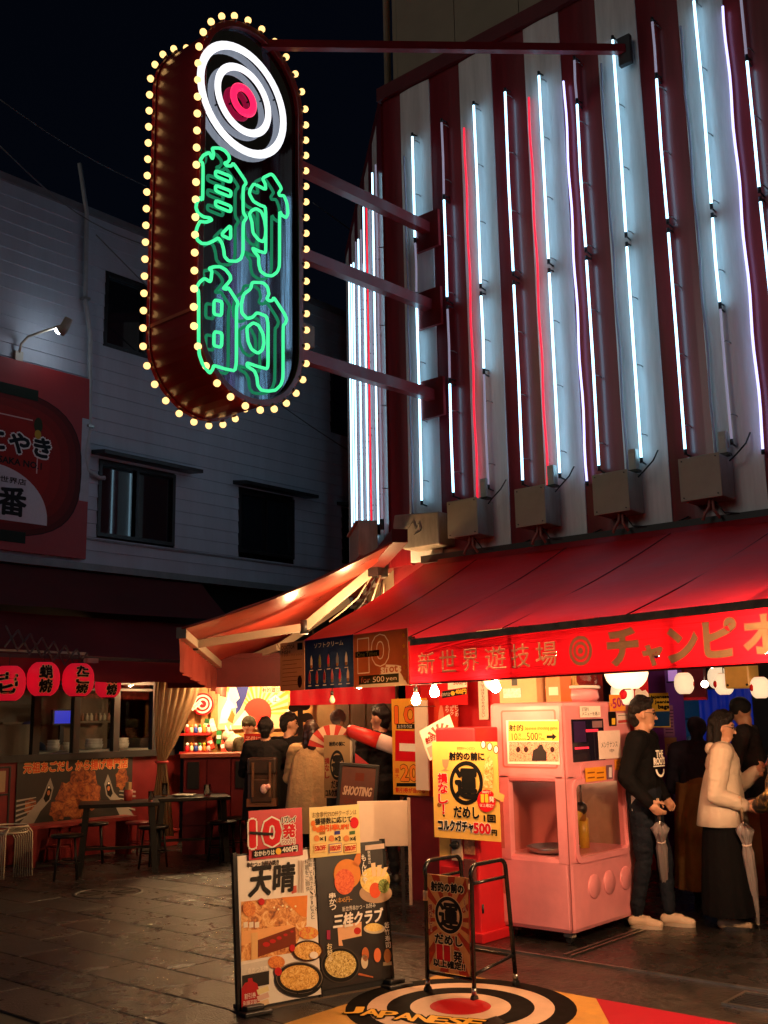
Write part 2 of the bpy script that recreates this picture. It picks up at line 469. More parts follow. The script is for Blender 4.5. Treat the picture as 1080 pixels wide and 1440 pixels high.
part('cream_return', MB().bx(-6.78, -6.722, FY + .16, FY + 6, 8.3, 15), M_CREAM, bld)
part('drain_pipe', MB().tube([(-6.83, FY + .12, 8.5), (-6.83, FY + .12, 15)], .04), M_CREAM, bld)
# side wall that runs off along the alley
S = Vector((-.75, .66, 0)).normalized(); SN = Vector((-.66, -.75, 0)).normalized()
C0 = Vector((-6.84, FY, 0))
def sidepane(s0, s1, z0, z1, t=.06):
    b = MB(); p = C0 + S * s0; q = C0 + S * s1
    vs_ = [v + Vector((0, 0, z)) for z in (z0, z1) for v in (p, q, q - SN * t, p - SN * t)]
    return b.add(vs_, [(0, 3, 2, 1), (4, 5, 6, 7), (0, 1, 5, 4), (1, 2, 6, 5), (2, 3, 7, 6), (3, 0, 4, 7)])
for k in range(10):
    part('red_panel' if k % 2 == 0 else 'white_panel', sidepane(.02 + .4 * k, .02 + .4 * k + .398, 3.1, 8.33), M_RED if k % 2 == 0 else M_WHITE, bld)
part('top_rail', sidepane(0, 4.1, 8.34, 8.5, .12), M_DKRED, bld)
part('core_wall', MB().add([(C0 - SN * .07 + S * s + Vector((0, 0, z))) for z in (2.7, 8.3) for s in (.05, 4.1)], [(0, 1, 3, 2)]), M_CREAM, bld)

# ------------------------------------------------------------------ neon tubes
G_WHITE = glow('neon_white', (.38, .74, 1.0), 4.8)
G_COOL = glow('neon_cool', (.35, .72, 1.0), 4.6)
G_VIO = glow('neon_violet', (.50, .48, 1.0), 2.3)
G_RED = glow('neon_red', (1.0, .012, .04), 1.25)
G_DIM = mat('neon_dim_glass', (.45, .36, .40), rough=.15, emit=.30, ecol=(.62, .60, .85), var=0)
M_CLEAR = mat('unlit_glass_faint_glow', (.25, .24, .3), rough=.12, emit=.02, ecol=(.6, .6, .9), var=0)  # unlit tubes, with a faint lavender glow put into the glass
M_CAP = mat('neon_end_cap', (.02, .03, .035), rough=.3, var=0)
M_WIRE = mat('cable_black', (.01, .01, .01), rough=.5, var=0)
M_CLIP = mat('tube_clip', (.3, .28, .28), rough=.3, metal=.7, var=0)
TY = 7.9
def neon(x8, segs, colour, label, group, red=False):
    x = x8 * TY / FY
    sc_ = lambda z: 1.6 + (z - 1.6) * TY / FY
    t = thing('neon_tube', label, 'neon tube', (x, TY, sc_(segs[0][0])), group)
    zb = sc_(segs[0][0])
    last = None
    for z0, z1, s in segs:
        a, c = sc_(z0) - zb, sc_(z1) - zb
        lean = random.uniform(-.008, .008)
        part('glass_tube', MB().tube([(0, 0, a), (lean, 0, (a + c) / 2), (0, 0, c)], .0115, 8), colour if s else G_DIM, t)
        if last is None or abs(last - z0) > .05 or s != lasts:
            part('end_cap', MB().cyl((0, 0, a - .03), (0, 0, a + .015), .0145, n=8).tube([(0, .0, a - .02), (0, .09, a - .03)], .008, 6), M_CAP, t)
        part('end_cap', MB().cyl((0, 0, c - .015), (0, 0, c + .03), .0145, n=8).tube([(0, 0, c + .02), (0, .09, c + .03)], .008, 6), M_CAP, t)
        last, lasts = z1, s
    zt = sc_(segs[-1][1]) - zb
    z = .22
    while z < zt:
        part('standoff_clip', MB().tube([(-.017, .006, z), (.0, .018, z), (.02, .008, z), (.03, .05, z), (.035, .1, z - .01)], .005, 5), M_CLIP, t)
        z += .62
    return t
WG = 'white neon tubes on the striped front'
A2 = [(3.73, 5.70, 1), (5.81, 7.77, 1)]
neon(-6.40, [(3.72, 5.83, 1), (5.95, 6.55, 0), (6.55, 7.77, 1)], G_WHITE, 'white neon tube on the white stripe next to the sign brackets', WG)
neon(-5.58, [(3.75, 4.9, 0), (4.9, 5.70, 1), (5.8, 7.79, 1)], G_WHITE, 'white neon tube half gone dark below, on the white stripe beside a red neon line', WG)
neon(-4.79, A2, G_WHITE, 'white neon tube on a white stripe between red line and violet line', WG)
neon(-3.98, A2, G_WHITE, 'white neon tube on a white stripe where the long upper stay is bolted', WG)
neon(-3.18, [(3.74, 4.9, 0), (4.9, 5.7, 1), (5.8, 7.77, 1)], G_WHITE, 'white neon tube with dark lower end on a white stripe beside the violet line', WG)
neon(-6.0, [(3.74, 4.9, 1), (4.9, 5.68, 0), (5.78, 6.9, 1), (6.9, 7.77, 0)], G_COOL, 'neon tube with dark top on the red stripe where the sign brackets meet the front', WG)
neon(-5.19, A2, G_COOL, 'white neon tube on the red stripe between two red neon lines', WG)
neon(-4.39, [(3.73, 5.7, 1), (5.8, 7.3, 1), (7.3, 7.75, 0)], G_COOL, 'neon tube on the red stripe right beside the violet line, dim at its top', WG)
neon(-3.58, [(3.73, 5.7, 1), (5.8, 7.2, 1), (7.2, 7.76, 0)], G_COOL, 'neon tube with dim top on the red stripe beyond the long stay', WG)
neon(-2.77, [(3.73, 5.7, 1), (5.8, 7.0, 1), (7.0, 7.76, 0)], G_COOL, 'neon tube on the dark red stripe beyond the last violet line', WG)
def line_tube(x8, colour, label, group):
    b = MB(); pts = []
    for k in range(25):
        z = 3.62 + 3.97 * k / 24
        pts.append((x8 * TY / FY + .006 * math.sin(k * 1.1 + x8 * 9), FY - .06, 1.6 + (z - 1.6) * .99))
    t = thing('neon_line', label, 'neon line', pts[0], group)
    part('flex_tube', MB().tube([Vector(p) - Vector(pts[0]) for p in pts], .0105, 7), colour, t)
    part('end_cap', MB().cyl((0, 0, -.03), (0, 0, .01), .015, n=7), M_CAP, t)
    return t
LG = 'thin neon lines at the stripe edges'
line_tube(-5.74, G_RED, 'thin red neon line at the edge of the first wide red stripe', LG)
line_tube(-4.945, G_RED, 'thin red neon line at the edge of the second wide red stripe', LG)
line_tube(-4.54, G_VIO, 'thin violet white neon line at the edge of a white stripe above the middle boxes', LG)
line_tube(-2.945, G_VIO, 'thin violet white neon line over the last metal box', LG)
line_tube(-6.55, M_CLEAR, 'unlit thin neon line beside the building corner', LG)
line_tube(-4.14, M_CLEAR, 'unlit thin neon line beside the stay bolted stripe', LG)
line_tube(-3.34, M_CLEAR, 'unlit thin neon line above the small controller on the last box', LG)
G_SIDE = glow('neon_alley', (.45, .78, 1.0), 4.0)
_ord = ['first', 'second', 'third', 'fourth', 'fifth', 'sixth', 'seventh']
for k in range(11):  # last two tubes added for their reflections in the windows opposite
    p = C0 + S * (.08 + .295 * k) + SN * .06
    col = G_RED if k == 3 else (G_SIDE if k in (1, 4, 6, 8, 9, 10) else G_DIM)
    lab = ['dim neon tube on the alley wall right by the building corner', 'white neon tube on the alley wall between two dim tubes near the corner', 'dim neon tube on the alley wall next to the red tube',
           'red neon tube on the alley side wall'][k] if k < 4 else '%s neon tube %s after the red one on the alley wall' % ('dim' if col is G_DIM else 'white', _ord[k - 4])
    t = thing('neon_tube', lab, 'neon tube', p + Vector((0, 0, 3.45)), 'neon tubes on the alley wall')
    part('glass_tube', MB().tube([(0, 0, .15), (0, 0, 4.2 + random.uniform(-.1, .1))], .0095, 8), col, t)
    part('end_cap', MB().cyl((0, 0, .06), (0, 0, .17), .022, n=8), M_CAP, t)
    for z in (.5, 1.4, 2.3, 3.2):
        part('standoff_clip', MB().tube([(0, 0, z), -SN * .07 + Vector((0, 0, z))], .006, 5), M_CLIP, t)

# ------------------------------------------------------------------ transformer boxes
M_BOX = mat('beige_enamel', (.36, .33, .27), rough=.5, var=.35, vscale=5, stretch=(2, 2, .5))
pxl = [(631, 672), (727, 768), (838, 887), (962, 1019)]
for k, (a, c) in enumerate(pxl):
    p = onY(a, 740, 7.72); q = onY(c, 735, 7.72); w = q.x - p.x
    t = thing('transformer_box', ['beige metal box under the first red neon line', 'beige metal box under the second red neon line',
              'beige metal box with warm reflections below the violet line', 'beige metal box above the canopy beyond the long stay'][k],
              'electric box', (p.x, 7.72, 3.25), 'beige boxes along the foot of the striped front')
    part('casing', MB().bx(0, w, 0, .27, 0, .34), M_BOX, t, bevel=.008)
    part('cover_plate', MB().bx(-.006, w + .006, -.012, -.001, -.006, .346), mat('beige_gloss', (.4, .36, .28), rough=.16 if k == 2 else .3, var=.1), t, bevel=.004)
    for sx in (.025, w - .025):
        for sz in (.02, .32):
            part('screw', MB().cyl((sx, -.02, sz), (sx, -.011, sz), .006, n=8), M_DKSTEEL, t)
    part('cable', MB().tube([(w * .62, .05, 0), (w * .6, .04, -.07), (w * .5, .03, -.12), (w * .45, .02, -.17)], .012, 6)
         .tube([(w * .68, .06, 0), (w * .7, .05, -.09), (w * .8, .08, -.16)], .012, 6), mat('pink_cable', (.35, .12, .1), rough=.5), t)
    part('cable', MB().tube([(w + .02, .15, .3), (w + .1, .1, .33), (w + .16, .16, .42), (w + .17, .24, .52)], .007, 6), M_WIRE, t)
    part('cable', MB().tube([(w * .7, .08, -.02), (w * .9, .1, -.12), (w + .2, .2, -.15), (w + .4, .25, -.08)], .007, 6), M_WIRE, t)
    u = thing('tube_controller', ['small white controller on the box under the first red neon line', 'small white controller on the box under the second red neon line',
              'small white controller on the box below the violet line', 'small white controller on the box beyond the long stay'][k],
              'controller', (p.x + w * .82, 7.86, 3.6), 'small controllers on top of the boxes')
    part('casing', MB().bx(0, .07, 0, .07, .02, .2), mat('pale_plastic', (.5, .52, .48), rough=.4), u, bevel=.006)
    part('print_label', MB().bx(.012, .058, -.004, -.001, .06, .16), mat('paper_label', (.62, .55, .32) if k == 2 else (.6, .6, .55), rough=.6), u)
    part('foot', MB().bx(-.01, .08, -.005, .075, 0, .02), M_BLACK, u)
cb = thing('corner_cover', 'beige bent sheet metal cover on the building corner above both canopies', 'metal cover', onY(553, 775, 7.75))
b = MB(); pr = []
for k in range(9):
    a = PI * .5 + PI * .5 * k / 8
    pr.append((.09 + .09 * math.cos(a) - .02, .1 + .28 * (math.sin(a) - 0) * .9))
poly = [(0.0, .25), (.02, .12), (.07, .03), (.14, 0), (.58, .0), (.58, .32), (.02, .36)]
b.add([(x, 0, z) for x, z in poly] + [(x, .3, z) for x, z in poly], [tuple(range(7)), tuple(reversed(range(7, 14)))] + [(i, 7 + i, 7 + (i + 1) % 7, (i + 1) % 7) for i in range(7)])
part('casing', b, M_BOX, cb, bevel=.012)
part('scrawl', MB().tube([(.2, -.004, .2), (.26, -.004, .26), (.3, -.004, .18), (.33, -.004, .24), (.36, -.004, .16), (.27, -.004, .13)], .003, 4), M_BLACK, cb)
cv = thing('alley_corner_box', 'second beige metal box round the corner above the alley canopy', 'metal cover', C0 + S * .15 + SN * .1 + Vector((0, 0, 3.25)))
part('casing', MB().add([v + Vector((0, 0, z)) for z in (0, .35) for v in (Vector(), S * .9, S * .9 + SN * .2, SN * .2)],
     [(0, 1, 2, 3), (7, 6, 5, 4), (0, 4, 5, 1), (1, 5, 6, 2), (2, 6, 7, 3), (3, 7, 4, 0)]), M_BOX, cv)
part('lip', MB().add([v + Vector((0, 0, z)) for z in (.352, .37) for v in (Vector(), S * .93, S * .93 + SN * .23, SN * .23)],
     [(0, 1, 2, 3), (7, 6, 5, 4), (0, 4, 5, 1), (1, 5, 6, 2), (2, 6, 7, 3), (3, 7, 4, 0)]), M_BOX, cv)

# ================================================================== MARQUEE SIGN
SX = -6.05
ZT, ZB, HW = 7.50, 4.10, .575
SYC = 5.41
zt, zb_ = ZT - HW, ZB + HW
SM = frame((SX, SYC, (ZT + ZB) / 2), (0, 1, 0))
H2 = (ZT - ZB) / 2
def stad(r, n=20):
    s = H2 - HW; pts = []
    for k in range(n + 1): a = PI * k / n; pts.append((r * math.cos(a), s + r * math.sin(a)))
    for k in range(n + 1): a = PI + PI * k / n; pts.append((r * math.cos(a), -s + r * math.sin(a)))
    return pts
sign = thing('marquee_sign', 'tall rounded red neon sign with bullseye, green characters and rows of warm bulbs', 'neon sign', SM)
M_SIGN = mat('sign_red_enamel', (.24, .011, .011), rough=.3, var=.2, vscale=2, coat=.4)
def shell(ro, ri, z0, z1):
    o, i = stad(ro), stad(ri); n = len(o); b = MB()
    vs_ = [(x, y, z0) for x, y in o] + [(x, y, z1) for x, y in o] + [(x, y, z1) for x, y in i] + [(x, y, z0) for x, y in i]
    fs = []
    for k in range(n):
        l = (k + 1) % n
        for a in range(4):
            c = (a + 1) % 4; fs.append((a * n + k, a * n + l, c * n + l, c * n + k))
    return b.add(vs_, fs)
part('cabinet', shell(HW - .012, HW - .05, -.63, -.02), M_SIGN, sign)
part('rim', shell(HW + .004, HW - .05, -.04, .004), M_SIGN, sign, bevel=.004)
part('rim', shell(HW + .004, HW - .085, -.655, -.61), M_SIGN, sign, bevel=.004)
part('seam_strip', MB().add([(x * 1.0, y, z) for z in (-.6, -.05) for x, y in [(-HW - .001, -1.02), (-HW - .001, -1.05)]], [(0, 1, 3, 2)]), mat('worn_red_edge', (.4, .08, .04), rough=.4), sign)
M_FACE = mat('mirror_face', (.17, .19, .225), rough=.06, metal=1., var=.15, vscale=3, bump=.03, bscale=2, stretch=(6, .3, 1))
fp = stad(HW - .05)
part('face_plate', MB().prism(fp, -.055, -.04), M_FACE, sign)
part('back_plate', MB().prism(fp, -.6, -.585), M_SIGN, sign)
# bullseye of thick glowing rings
def torus(R, r, z, ry=1.):
    return MB().tube([(R * math.cos(2 * PI * k / 48), R * math.sin(2 * PI * k / 48), z) for k in range(48)], r, 10, closed=True)
G_RING = glow('neon_ring_white', (.95, .95, 1.0), 1.25)
G_BULL = glow('neon_ring_red', (1.0, .015, .10), 1.35)
ty, tz = 5.285 - SYC, 6.75 - (ZT + ZB) / 2
tg = Matrix.Translation((ty, tz, 0))
for R, r, m_ in ((.462, .036, G_RING), (.283, .033, G_RING), (.112, .036, G_BULL)):
    b = torus(R, r, 0); b.v = [(x, y, z * .5 + .004) for x, y, z in b.v]
    part('neon_ring', b, m_, sign, M=tg)
    for k in range(4):
        a = k * PI / 2 + .5
        part('standoff_clip', MB().cyl((R * math.cos(a), R * math.sin(a), -.04), (R * math.cos(a), R * math.sin(a), -.01), .008, n=6), M_CAP, sign, M=tg)
# green neon characters, bent tube by tube
G_GREEN = glow('neon_green', (.055, .80, .30), 1.25)
def trace(ox, oy, pts, closed=True):
    """points read off an enlarged view, carried onto the sign's own plane"""
    out = []
    for x, y in pts:
        p = onX(ox + x / 8, oy + y / 8, SX + .01); q = SM.inverted() @ p; out.append((q.x, q.y, .01))
    def cut(p, k):
        for _ in range(k):
            n = []
            for i in range(len(p)):
                a, c = Vector(p[i]), Vector(p[(i + 1) % len(p)])
                n += [a * .86 + c * .14, a * .14 + c * .86]
            p = n
        return p
    return cut(out, 2)
K1 = [(265,65),(350,65),(410,95),(455,150),(462,195),(440,225),(405,235),(430,265),(480,268),(505,235),(655,455),(615,505),(615,790),(655,850),(615,905),(615,1240),(590,1310),(540,1340),(450,1335),(405,1285),(395,1200),(375,1130),(335,1075),(290,1105),(220,1140),(150,1140),(100,1100),(80,1020),(100,950),(130,890),(200,900),(265,875),(240,850),(170,840),(110,800),(85,740),(90,690),(130,620),(160,660),(165,240),(130,205),(170,145),(235,115),(270,190),(285,130)]
K2 = [(215,225),(350,295),(345,230),(310,165),(420,110),(530,280),(495,330),(505,360),(555,360),(590,450),(600,560),(580,610),(530,580),(505,530),(505,1150),(480,1220),(420,1265),(350,1255),(290,1210),(270,1130),(270,1050),(215,985),(200,950),(270,985),(340,1005),(350,980),(350,490),(290,470),(210,425),(165,340),(175,290)]
K2b = [(165,570),(190,530),(240,505),(300,540),(335,630),(350,740),(345,820),(320,880),(270,860),(205,780),(195,660)]
K3 = [(270,100),(330,80),(400,80),(460,115),(510,180),(515,225),(480,270),(430,325),(465,335),(490,315),(600,490),(580,540),(580,1255),(450,1230),(325,1190),(310,1240),(280,1280),(200,1180),(155,1050),(155,350),(125,325),(165,255),(220,210),(290,255),(305,130)]
K4 = [(235,95),(360,100),(410,150),(425,230),(400,280),(430,305),(465,300),(480,265),(600,450),(625,510),(610,560),(585,580),(585,1170),(560,1250),(500,1310),(420,1320),(340,1310),(300,1260),(290,1160),(260,1090),(180,1040),(180,1000),(290,1040),(400,1070),(415,1040),(415,485),(290,435),(240,490),(180,505),(120,440),(115,350),(140,230),(220,170)]
K4b = [(175,605),(250,550),(310,580),(360,680),(370,780),(350,860),(300,895),(230,850),(190,760)]
loops = [(265, 200, K1), (330, 230, K2), (330, 230, K2b), (260, 365, K3), (325, 385, K4), (325, 385, K4b)]
for d in (0, 165, 335):
    loops.append((265, 200, [(305, 318 + d), (480, 385 + d), (475, 452 + d), (305, 382 + d)]))
loops.append((265, 200, [(475, 930), (475, 1095), (365, 1040)]))
for d in (0, 355):
    loops.append((260, 365, [(328, 455 + d), (418, 470 + d), (412, 632 + d), (325, 615 + d)]))
for ox, oy, pts in loops:
    part('green_neon_tube', MB().tube(trace(ox, oy, pts), .0132, 8, closed=True), G_GREEN, sign)
# warm bulbs round both rims
G_BULB = glow('warm_bulb', (1.0, .57, .20), 2.1)
bb = MB().ball((0, 0, .048), .0295, 12, 8); bb.mats = [G_BULB]; bb.mi = [0] * len(bb.f); bulb_me = bb.mesh('bulb')
sb = MB().cyl((0, 0, 0), (0, 0, .03), .02, n=10); sb.mats = [mat('bulb_socket', (.12, .05, .04), rough=.35)]; sb.mi = [0] * len(sb.f); sock_me = sb.mesh('socket')
per = 2 * (2 * (H2 - HW)) + 2 * PI * HW
NB = 54
def along(t):
    L = 2 * (H2 - HW); s = H2 - HW; t = (t * per) % per
    if t < L: return (HW, -s + t), (1, 0)
    t -= L
    if t < PI * HW: a = t / HW; return (HW * math.cos(a), s + HW * math.sin(a)), (math.cos(a), math.sin(a))
    t -= PI * HW
    if t < L: return (-HW, s - t), (-1, 0)
    t -= L; a = PI + t / HW
    return (HW * math.cos(a), -s + HW * math.sin(a)), (math.cos(a), math.sin(a))
for zz in (-.012, -.632):
    for k in range(NB):
        (x, y), (nx, ny) = along((k + .5) / NB)
        dirv = Vector((nx, ny, .35 if zz > -.1 else -.2)).normalized()
        Mq = Matrix.Translation((x - nx * .006, y - ny * .006, zz)) @ dirv.to_track_quat('Z', 'Y').to_matrix().to_4x4()
        o = part('bulb', bulb_me, None, sign, M=Mq)
        part('socket', sock_me, None, o)
# brackets back to the front
M_ARM = mat('bracket_red', (.24, .015, .018), rough=.35, var=.2, coat=.2)
inv = SM.inverted()
def wbar(p, q, w, h):
    return MB().bar(inv @ Vector(p), inv @ Vector(q), w, h, up=(0, 1, 0))
for z in (6.55, 5.70, 4.74):
    part('bracket_arm', wbar((SX - .2, 5.9, z), (SX - .12, FY - .05, z + .03), .09, .11), M_ARM, sign)
    part('mounting_plate', wbar((SX - .12, FY - .07, z - .2), (SX - .12, FY - .07, z + .2), .3, .04), M_ARM, sign)
part('stay_bar', wbar((SX - .3, 5.3, 7.43), (-3.82, FY - .1, 7.53), .06, .075), M_ARM, sign)
part('stay_foot', wbar((-3.82, FY - .09, 7.38), (-3.82, FY - .09, 7.66), .12, .05), M_DKSTEEL, sign)
part('junction_box', wbar((SX - .3, 6.05, 4.98), (SX - .3, 6.35, 4.98), .16, .2), mat('bare_plywood', (.3, .24, .18), rough=.6), sign)
part('service_handle', MB().tube([(.6, -.5, -.3), (.66, -.5, -.3), (.68, -.2, -.3), (.66, .3, -.3), (.6, .32, -.3)], .012, 6), M_STEEL, sign)
# ================================================================== CANOPIES
M_CANV = mat('red_awning_cloth', (.43, .009, .018), rough=.55, var=.36, vscale=1.6, trans=.25, bump=.3, bscale=6)
M_BANN = mat('red_banner_vinyl', (.56, .007, .018), rough=.5, var=.1, vscale=3, trans=.33)
M_SEAM = mat('dark_seam', (.10, .004, .008), rough=.7, var=0)
M_GOLD = mat('tan_lettering', (.34, .20, .105), rough=.6, var=.15, vscale=25, trans=.10)
M_ALU = mat('cream_aluminium', (.50, .42, .32), rough=.4, var=.12)
KB = .86
BL = lambda x: Vector((x, 6.72 - .2256 * (x + 5.53), 0)) * KB
ZK = lambda z: 1.6 + (z - 1.6) * KB
def sheet_grid(top0, top1, bot0, bot1, nx, ny, sag):
    b = MB(); vs_ = []
    for j in range(ny + 1):
        t = j / ny
        for i in range(nx + 1):
            s = i / nx
            p = (Vector(top0).lerp(top1, s)).lerp(Vector(bot0).lerp(bot1, s), t)
            p.z -= sag * math.sin(PI * t) * (1 + .25 * math.sin(s * 9)) - .007 * math.sin(s * 40 + t * 3) - .006 * math.sin(s * 17 - t * 7) - .004 * math.sin(s * 71 + t * 11)
            vs_.append(p)
    fs = [(j * (nx + 1) + i, (j + 1) * (nx + 1) + i, (j + 1) * (nx + 1) + i + 1, j * (nx + 1) + i + 1) for j in range(ny) for i in range(nx)]
    return b.add(vs_, fs, True)
can = thing('front_canopy', 'wide red cloth canopy over the arcade front with red banner edge', 'awning', (0, 0, 0))
T0, T1 = Vector((-6.3, FY - .12, 3.06)), Vector((-.6, FY - .12, 3.02))
B0, B1 = BL(-7.58) + Vector((0, 0, ZK(2.25))), BL(-.6) + Vector((0, 0, ZK(2.21)))
part('canopy_cloth', sheet_grid(T0, T1, B0, B1, 40, 12, .04), M_CANV, can)
for s in (.12, .29, .46, .63, .80):
    p = [T0.lerp(T1, s).lerp(B0.lerp(B1, s * .98), t) + Vector((0, -.003, .006 - .04 * math.sin(PI * t) * (1 + .25 * math.sin(s * 9)))) for t in [k / 12 for k in range(13)]]
    part('cloth_seam', MB().tube(p, .0045, 5), M_SEAM, can)
part('cassette', MB().bar(T0 + Vector((-.02, .04, .05)), T1 + Vector((0, .04, .05)), .12, .07), mat('cassette_black', (.02, .018, .018), rough=.5), can)
part('top_flap', MB().quad(T0 + Vector((.2, -.02, .03)), T1 + Vector((0, -.02, .03)), T1 + Vector((0, -.07, -.03)), T0 + Vector((.2, -.07, -.03))), M_CANV, can)
part('front_bar', MB().bar(BL(-7.58) + Vector((0, 0, ZK(2.25))), BL(-5.5) + Vector((0, 0, ZK(2.24))), .035, .03), M_DKSTEEL, can)
part('front_bar', MB().bar(BL(-5.5) + Vector((0, -.01, ZK(2.205))), BL(-.6) + Vector((0, -.01, ZK(2.205))), .05, .045), mat('weathered_bar', (.20, .17, .12), rough=.6, var=.5, vscale=14), can)
for x in (-4.9, -2.3):
    part('fold_arm', MB().bar((x, FY - .05, 2.85), (x + .5, 7.2, 2.5), .05, .07).bar((x + .5, 7.2, 2.5), BL(x) + Vector((0, .05, ZK(2.19))), .045, .06), M_ALU, can)
# banner, three lengths
BU = (BL(-1) - BL(-5.53)).normalized(); BN = Vector((BU.y, -BU.x, 0))
BO = BL(-5.53) + BN * .03
def bu(px, py=915):
    p = onP(px, py, BO, BN); return (p - BO).dot(BU), p.z
BM = frame(BO, BU)
e = [bu(576)[0], bu(716)[0], bu(720)[0], bu(944)[0], bu(949)[0], bu(1130)[0]]
GL = [('新', 587, 612, 915, 950, .006), ('世', 617, 643, 912, 947, .006), ('界', 648, 674, 910, 946, .006), ('遊', 680, 711, 907, 944, .006), ('技', 716, 746, 903, 941, .006), ('場', 751, 784, 900, 939, .006),
      ('チ', 851, 897, 882, 938, .012), ('ャ', 900, 932, 905, 938, .010), ('ン', 936, 981, 881, 933, .012), ('ピ', 985, 1037, 868, 927, .012), ('オ', 1042, 1092, 862, 922, .012)]
def outline(s_):
    """closed outlines of one character, scaled to a unit box"""
    from mathutils.geometry import interpolate_bezier
    c = bpy.data.curves.new('o', 'FONT'); c.body = s_; o = bpy.data.objects.new('o', c); COL.objects.link(o)
    cu = o.to_curve(bpy.context.evaluated_depsgraph_get()); loops_ = []
    for sp in cu.splines:
        bz = sp.bezier_points; n = len(bz); pts = []
        if n:
            for i in range(n):
                a, d = bz[i], bz[(i + 1) % n]
                pts += [p.xy.copy() for p in interpolate_bezier(a.co, a.handle_right, d.handle_left, d.co, 4)[:-1]]
        else: pts = [p.co.xy.copy() for p in sp.points]
        loops_.append(pts)
    o.to_curve_clear(); bpy.data.objects.remove(o); bpy.data.curves.remove(c)
    xs_ = [p.x for l in loops_ for p in l]; ys_ = [p.y for l in loops_ for p in l]; x0, x1, y0, y1 = min(xs_), max(xs_), min(ys_), max(ys_)
    return [[((p.x - x0) / (x1 - x0), (p.y - y0) / (y1 - y0)) for p in l] for l in loops_]
ec, ez = bu(817, 915)
def fat(loops_, d):
    """outlines pushed outwards by d, so that every stroke grows bolder"""
    area = lambda l: .5 * sum(l[i][0] * l[(i + 1) % len(l)][1] - l[(i + 1) % len(l)][0] * l[i][1] for i in range(len(l)))
    sg = 1 if area(max(loops_, key=lambda l: abs(area(l)))) > 0 else -1; out = []
    for l in loops_:
        q = [l[0]]
        for p in l[1:]:
            if math.hypot(p[0] - q[-1][0], p[1] - q[-1][1]) > 1e-4: q.append(p)
        n = len(q); r_ = []
        for i in range(n):
            a, b_, c = Vector(q[i - 1]), Vector(q[i]), Vector(q[(i + 1) % n]); e1, e2 = b_ - a, c - b_
            if e1.length < 1e-6 or e2.length < 1e-6: r_.append(q[i]); continue
            e1.normalize(); e2.normalize(); n1, n2 = Vector((e1.y, -e1.x)) * sg, Vector((e2.y, -e2.x)) * sg; m_ = n1 + n2
            m_ = m_ / max(.45, m_.length_squared / 2) if m_.length > .1 else n1
            r_.append((b_.x + m_.x * d, b_.y + m_.y * d))
        out.append(r_)
    return out
def flat_mesh(loops_, m_):
    cu_ = bpy.data.curves.new('sheet', 'CURVE'); cu_.dimensions = '2D'; cu_.fill_mode = 'BOTH'
    for pts in loops_:
        sp = cu_.splines.new('POLY'); sp.points.add(len(pts) - 1); sp.use_cyclic_u = True
        for q, (x, y) in zip(sp.points, pts): q.co = (x, y, 0, 1)
    ob_ = bpy.data.objects.new('sheet', cu_); COL.objects.link(ob_)
    me_ = bpy.data.meshes.new_from_object(ob_.evaluated_get(bpy.context.evaluated_depsgraph_get())); bpy.data.objects.remove(ob_)
    me_.materials.clear(); me_.materials.append(m_); return me_
nE = 60; zb0, zb1 = ZK(1.862), ZK(2.185)
edge = [(e[0] + (e[5] - e[0]) * i / nE, zb0) for i in range(nE + 1)] + [(e[5] + (e[0] - e[5]) * i / nE, zb1) for i in range(nE + 1)]
cutl = []; letters = []
for ch, x0, x1, y0, y1, bd in GL:
    xc = (x0 + x1) / 2; a, _ = bu(x0, y0); c, _ = bu(x1, y0); _, zt_ = bu(xc, y0); _, zb2 = bu(xc, y1); g_ = bd + .004
    raw = [[(a + g_ + (c - a - 2 * g_) * x, zb2 + g_ + (zt_ - zb2 - 2 * g_) * y) for x, y in l] for l in outline(ch)]
    cutl += fat(raw, bd * .8) if bd > .008 else raw
    letters.append(fat(raw, bd * .8 + (.002 if ch != 'オ' else 0)) if bd > .008 else raw)
rings_ = [[(ec + r_ * math.cos(2 * PI * k / 40), ez + r_ * math.sin(2 * PI * k / 40)) for k in range(40)] for r_ in (.086, .067, .053, .036, .019)]
cutl += rings_
bme = flat_mesh([edge] + cutl, M_BANN)
def wav(x, y): return .008 * math.sin(x * 5.1) * (zb1 - y) / (zb1 - zb0) + .003 * math.sin(x * 17)
for v in bme.vertices: v.co.z = wav(v.co.x, v.co.y)
part('banner', bme, None, can, M=BM)
part('banner_hem', MB().bx(e[0], e[5], ZK(1.856), ZK(1.868), -.006, .006), M_SEAM, can, M=BM)
for k in (1, 3):
    part('banner_strap', MB().bx(e[k] - .002, e[k + 1] + .002, ZK(1.86), ZK(2.19), -.018, -.012), M_SEAM, can, M=BM)
M_GOLDK = mat('tan_lettering_small', (.80, .54, .33), rough=.6, var=.12, vscale=25, trans=.32)
for l_ in letters + [rings_[:2], rings_[2:4], rings_[4:]]:
    lme = flat_mesh(l_, M_GOLDK if l_ in letters[:6] else M_GOLD)
    for v in lme.vertices: v.co.z = wav(v.co.x, v.co.y) + .0015
    part('banner_letter' if l_ in letters else 'target_ring', lme, None, can, M=BM)
    if l_ in letters[:6]: part('banner_letter', lme, None, can, M=BM @ Matrix.Translation((.004, -.0025, .001)))

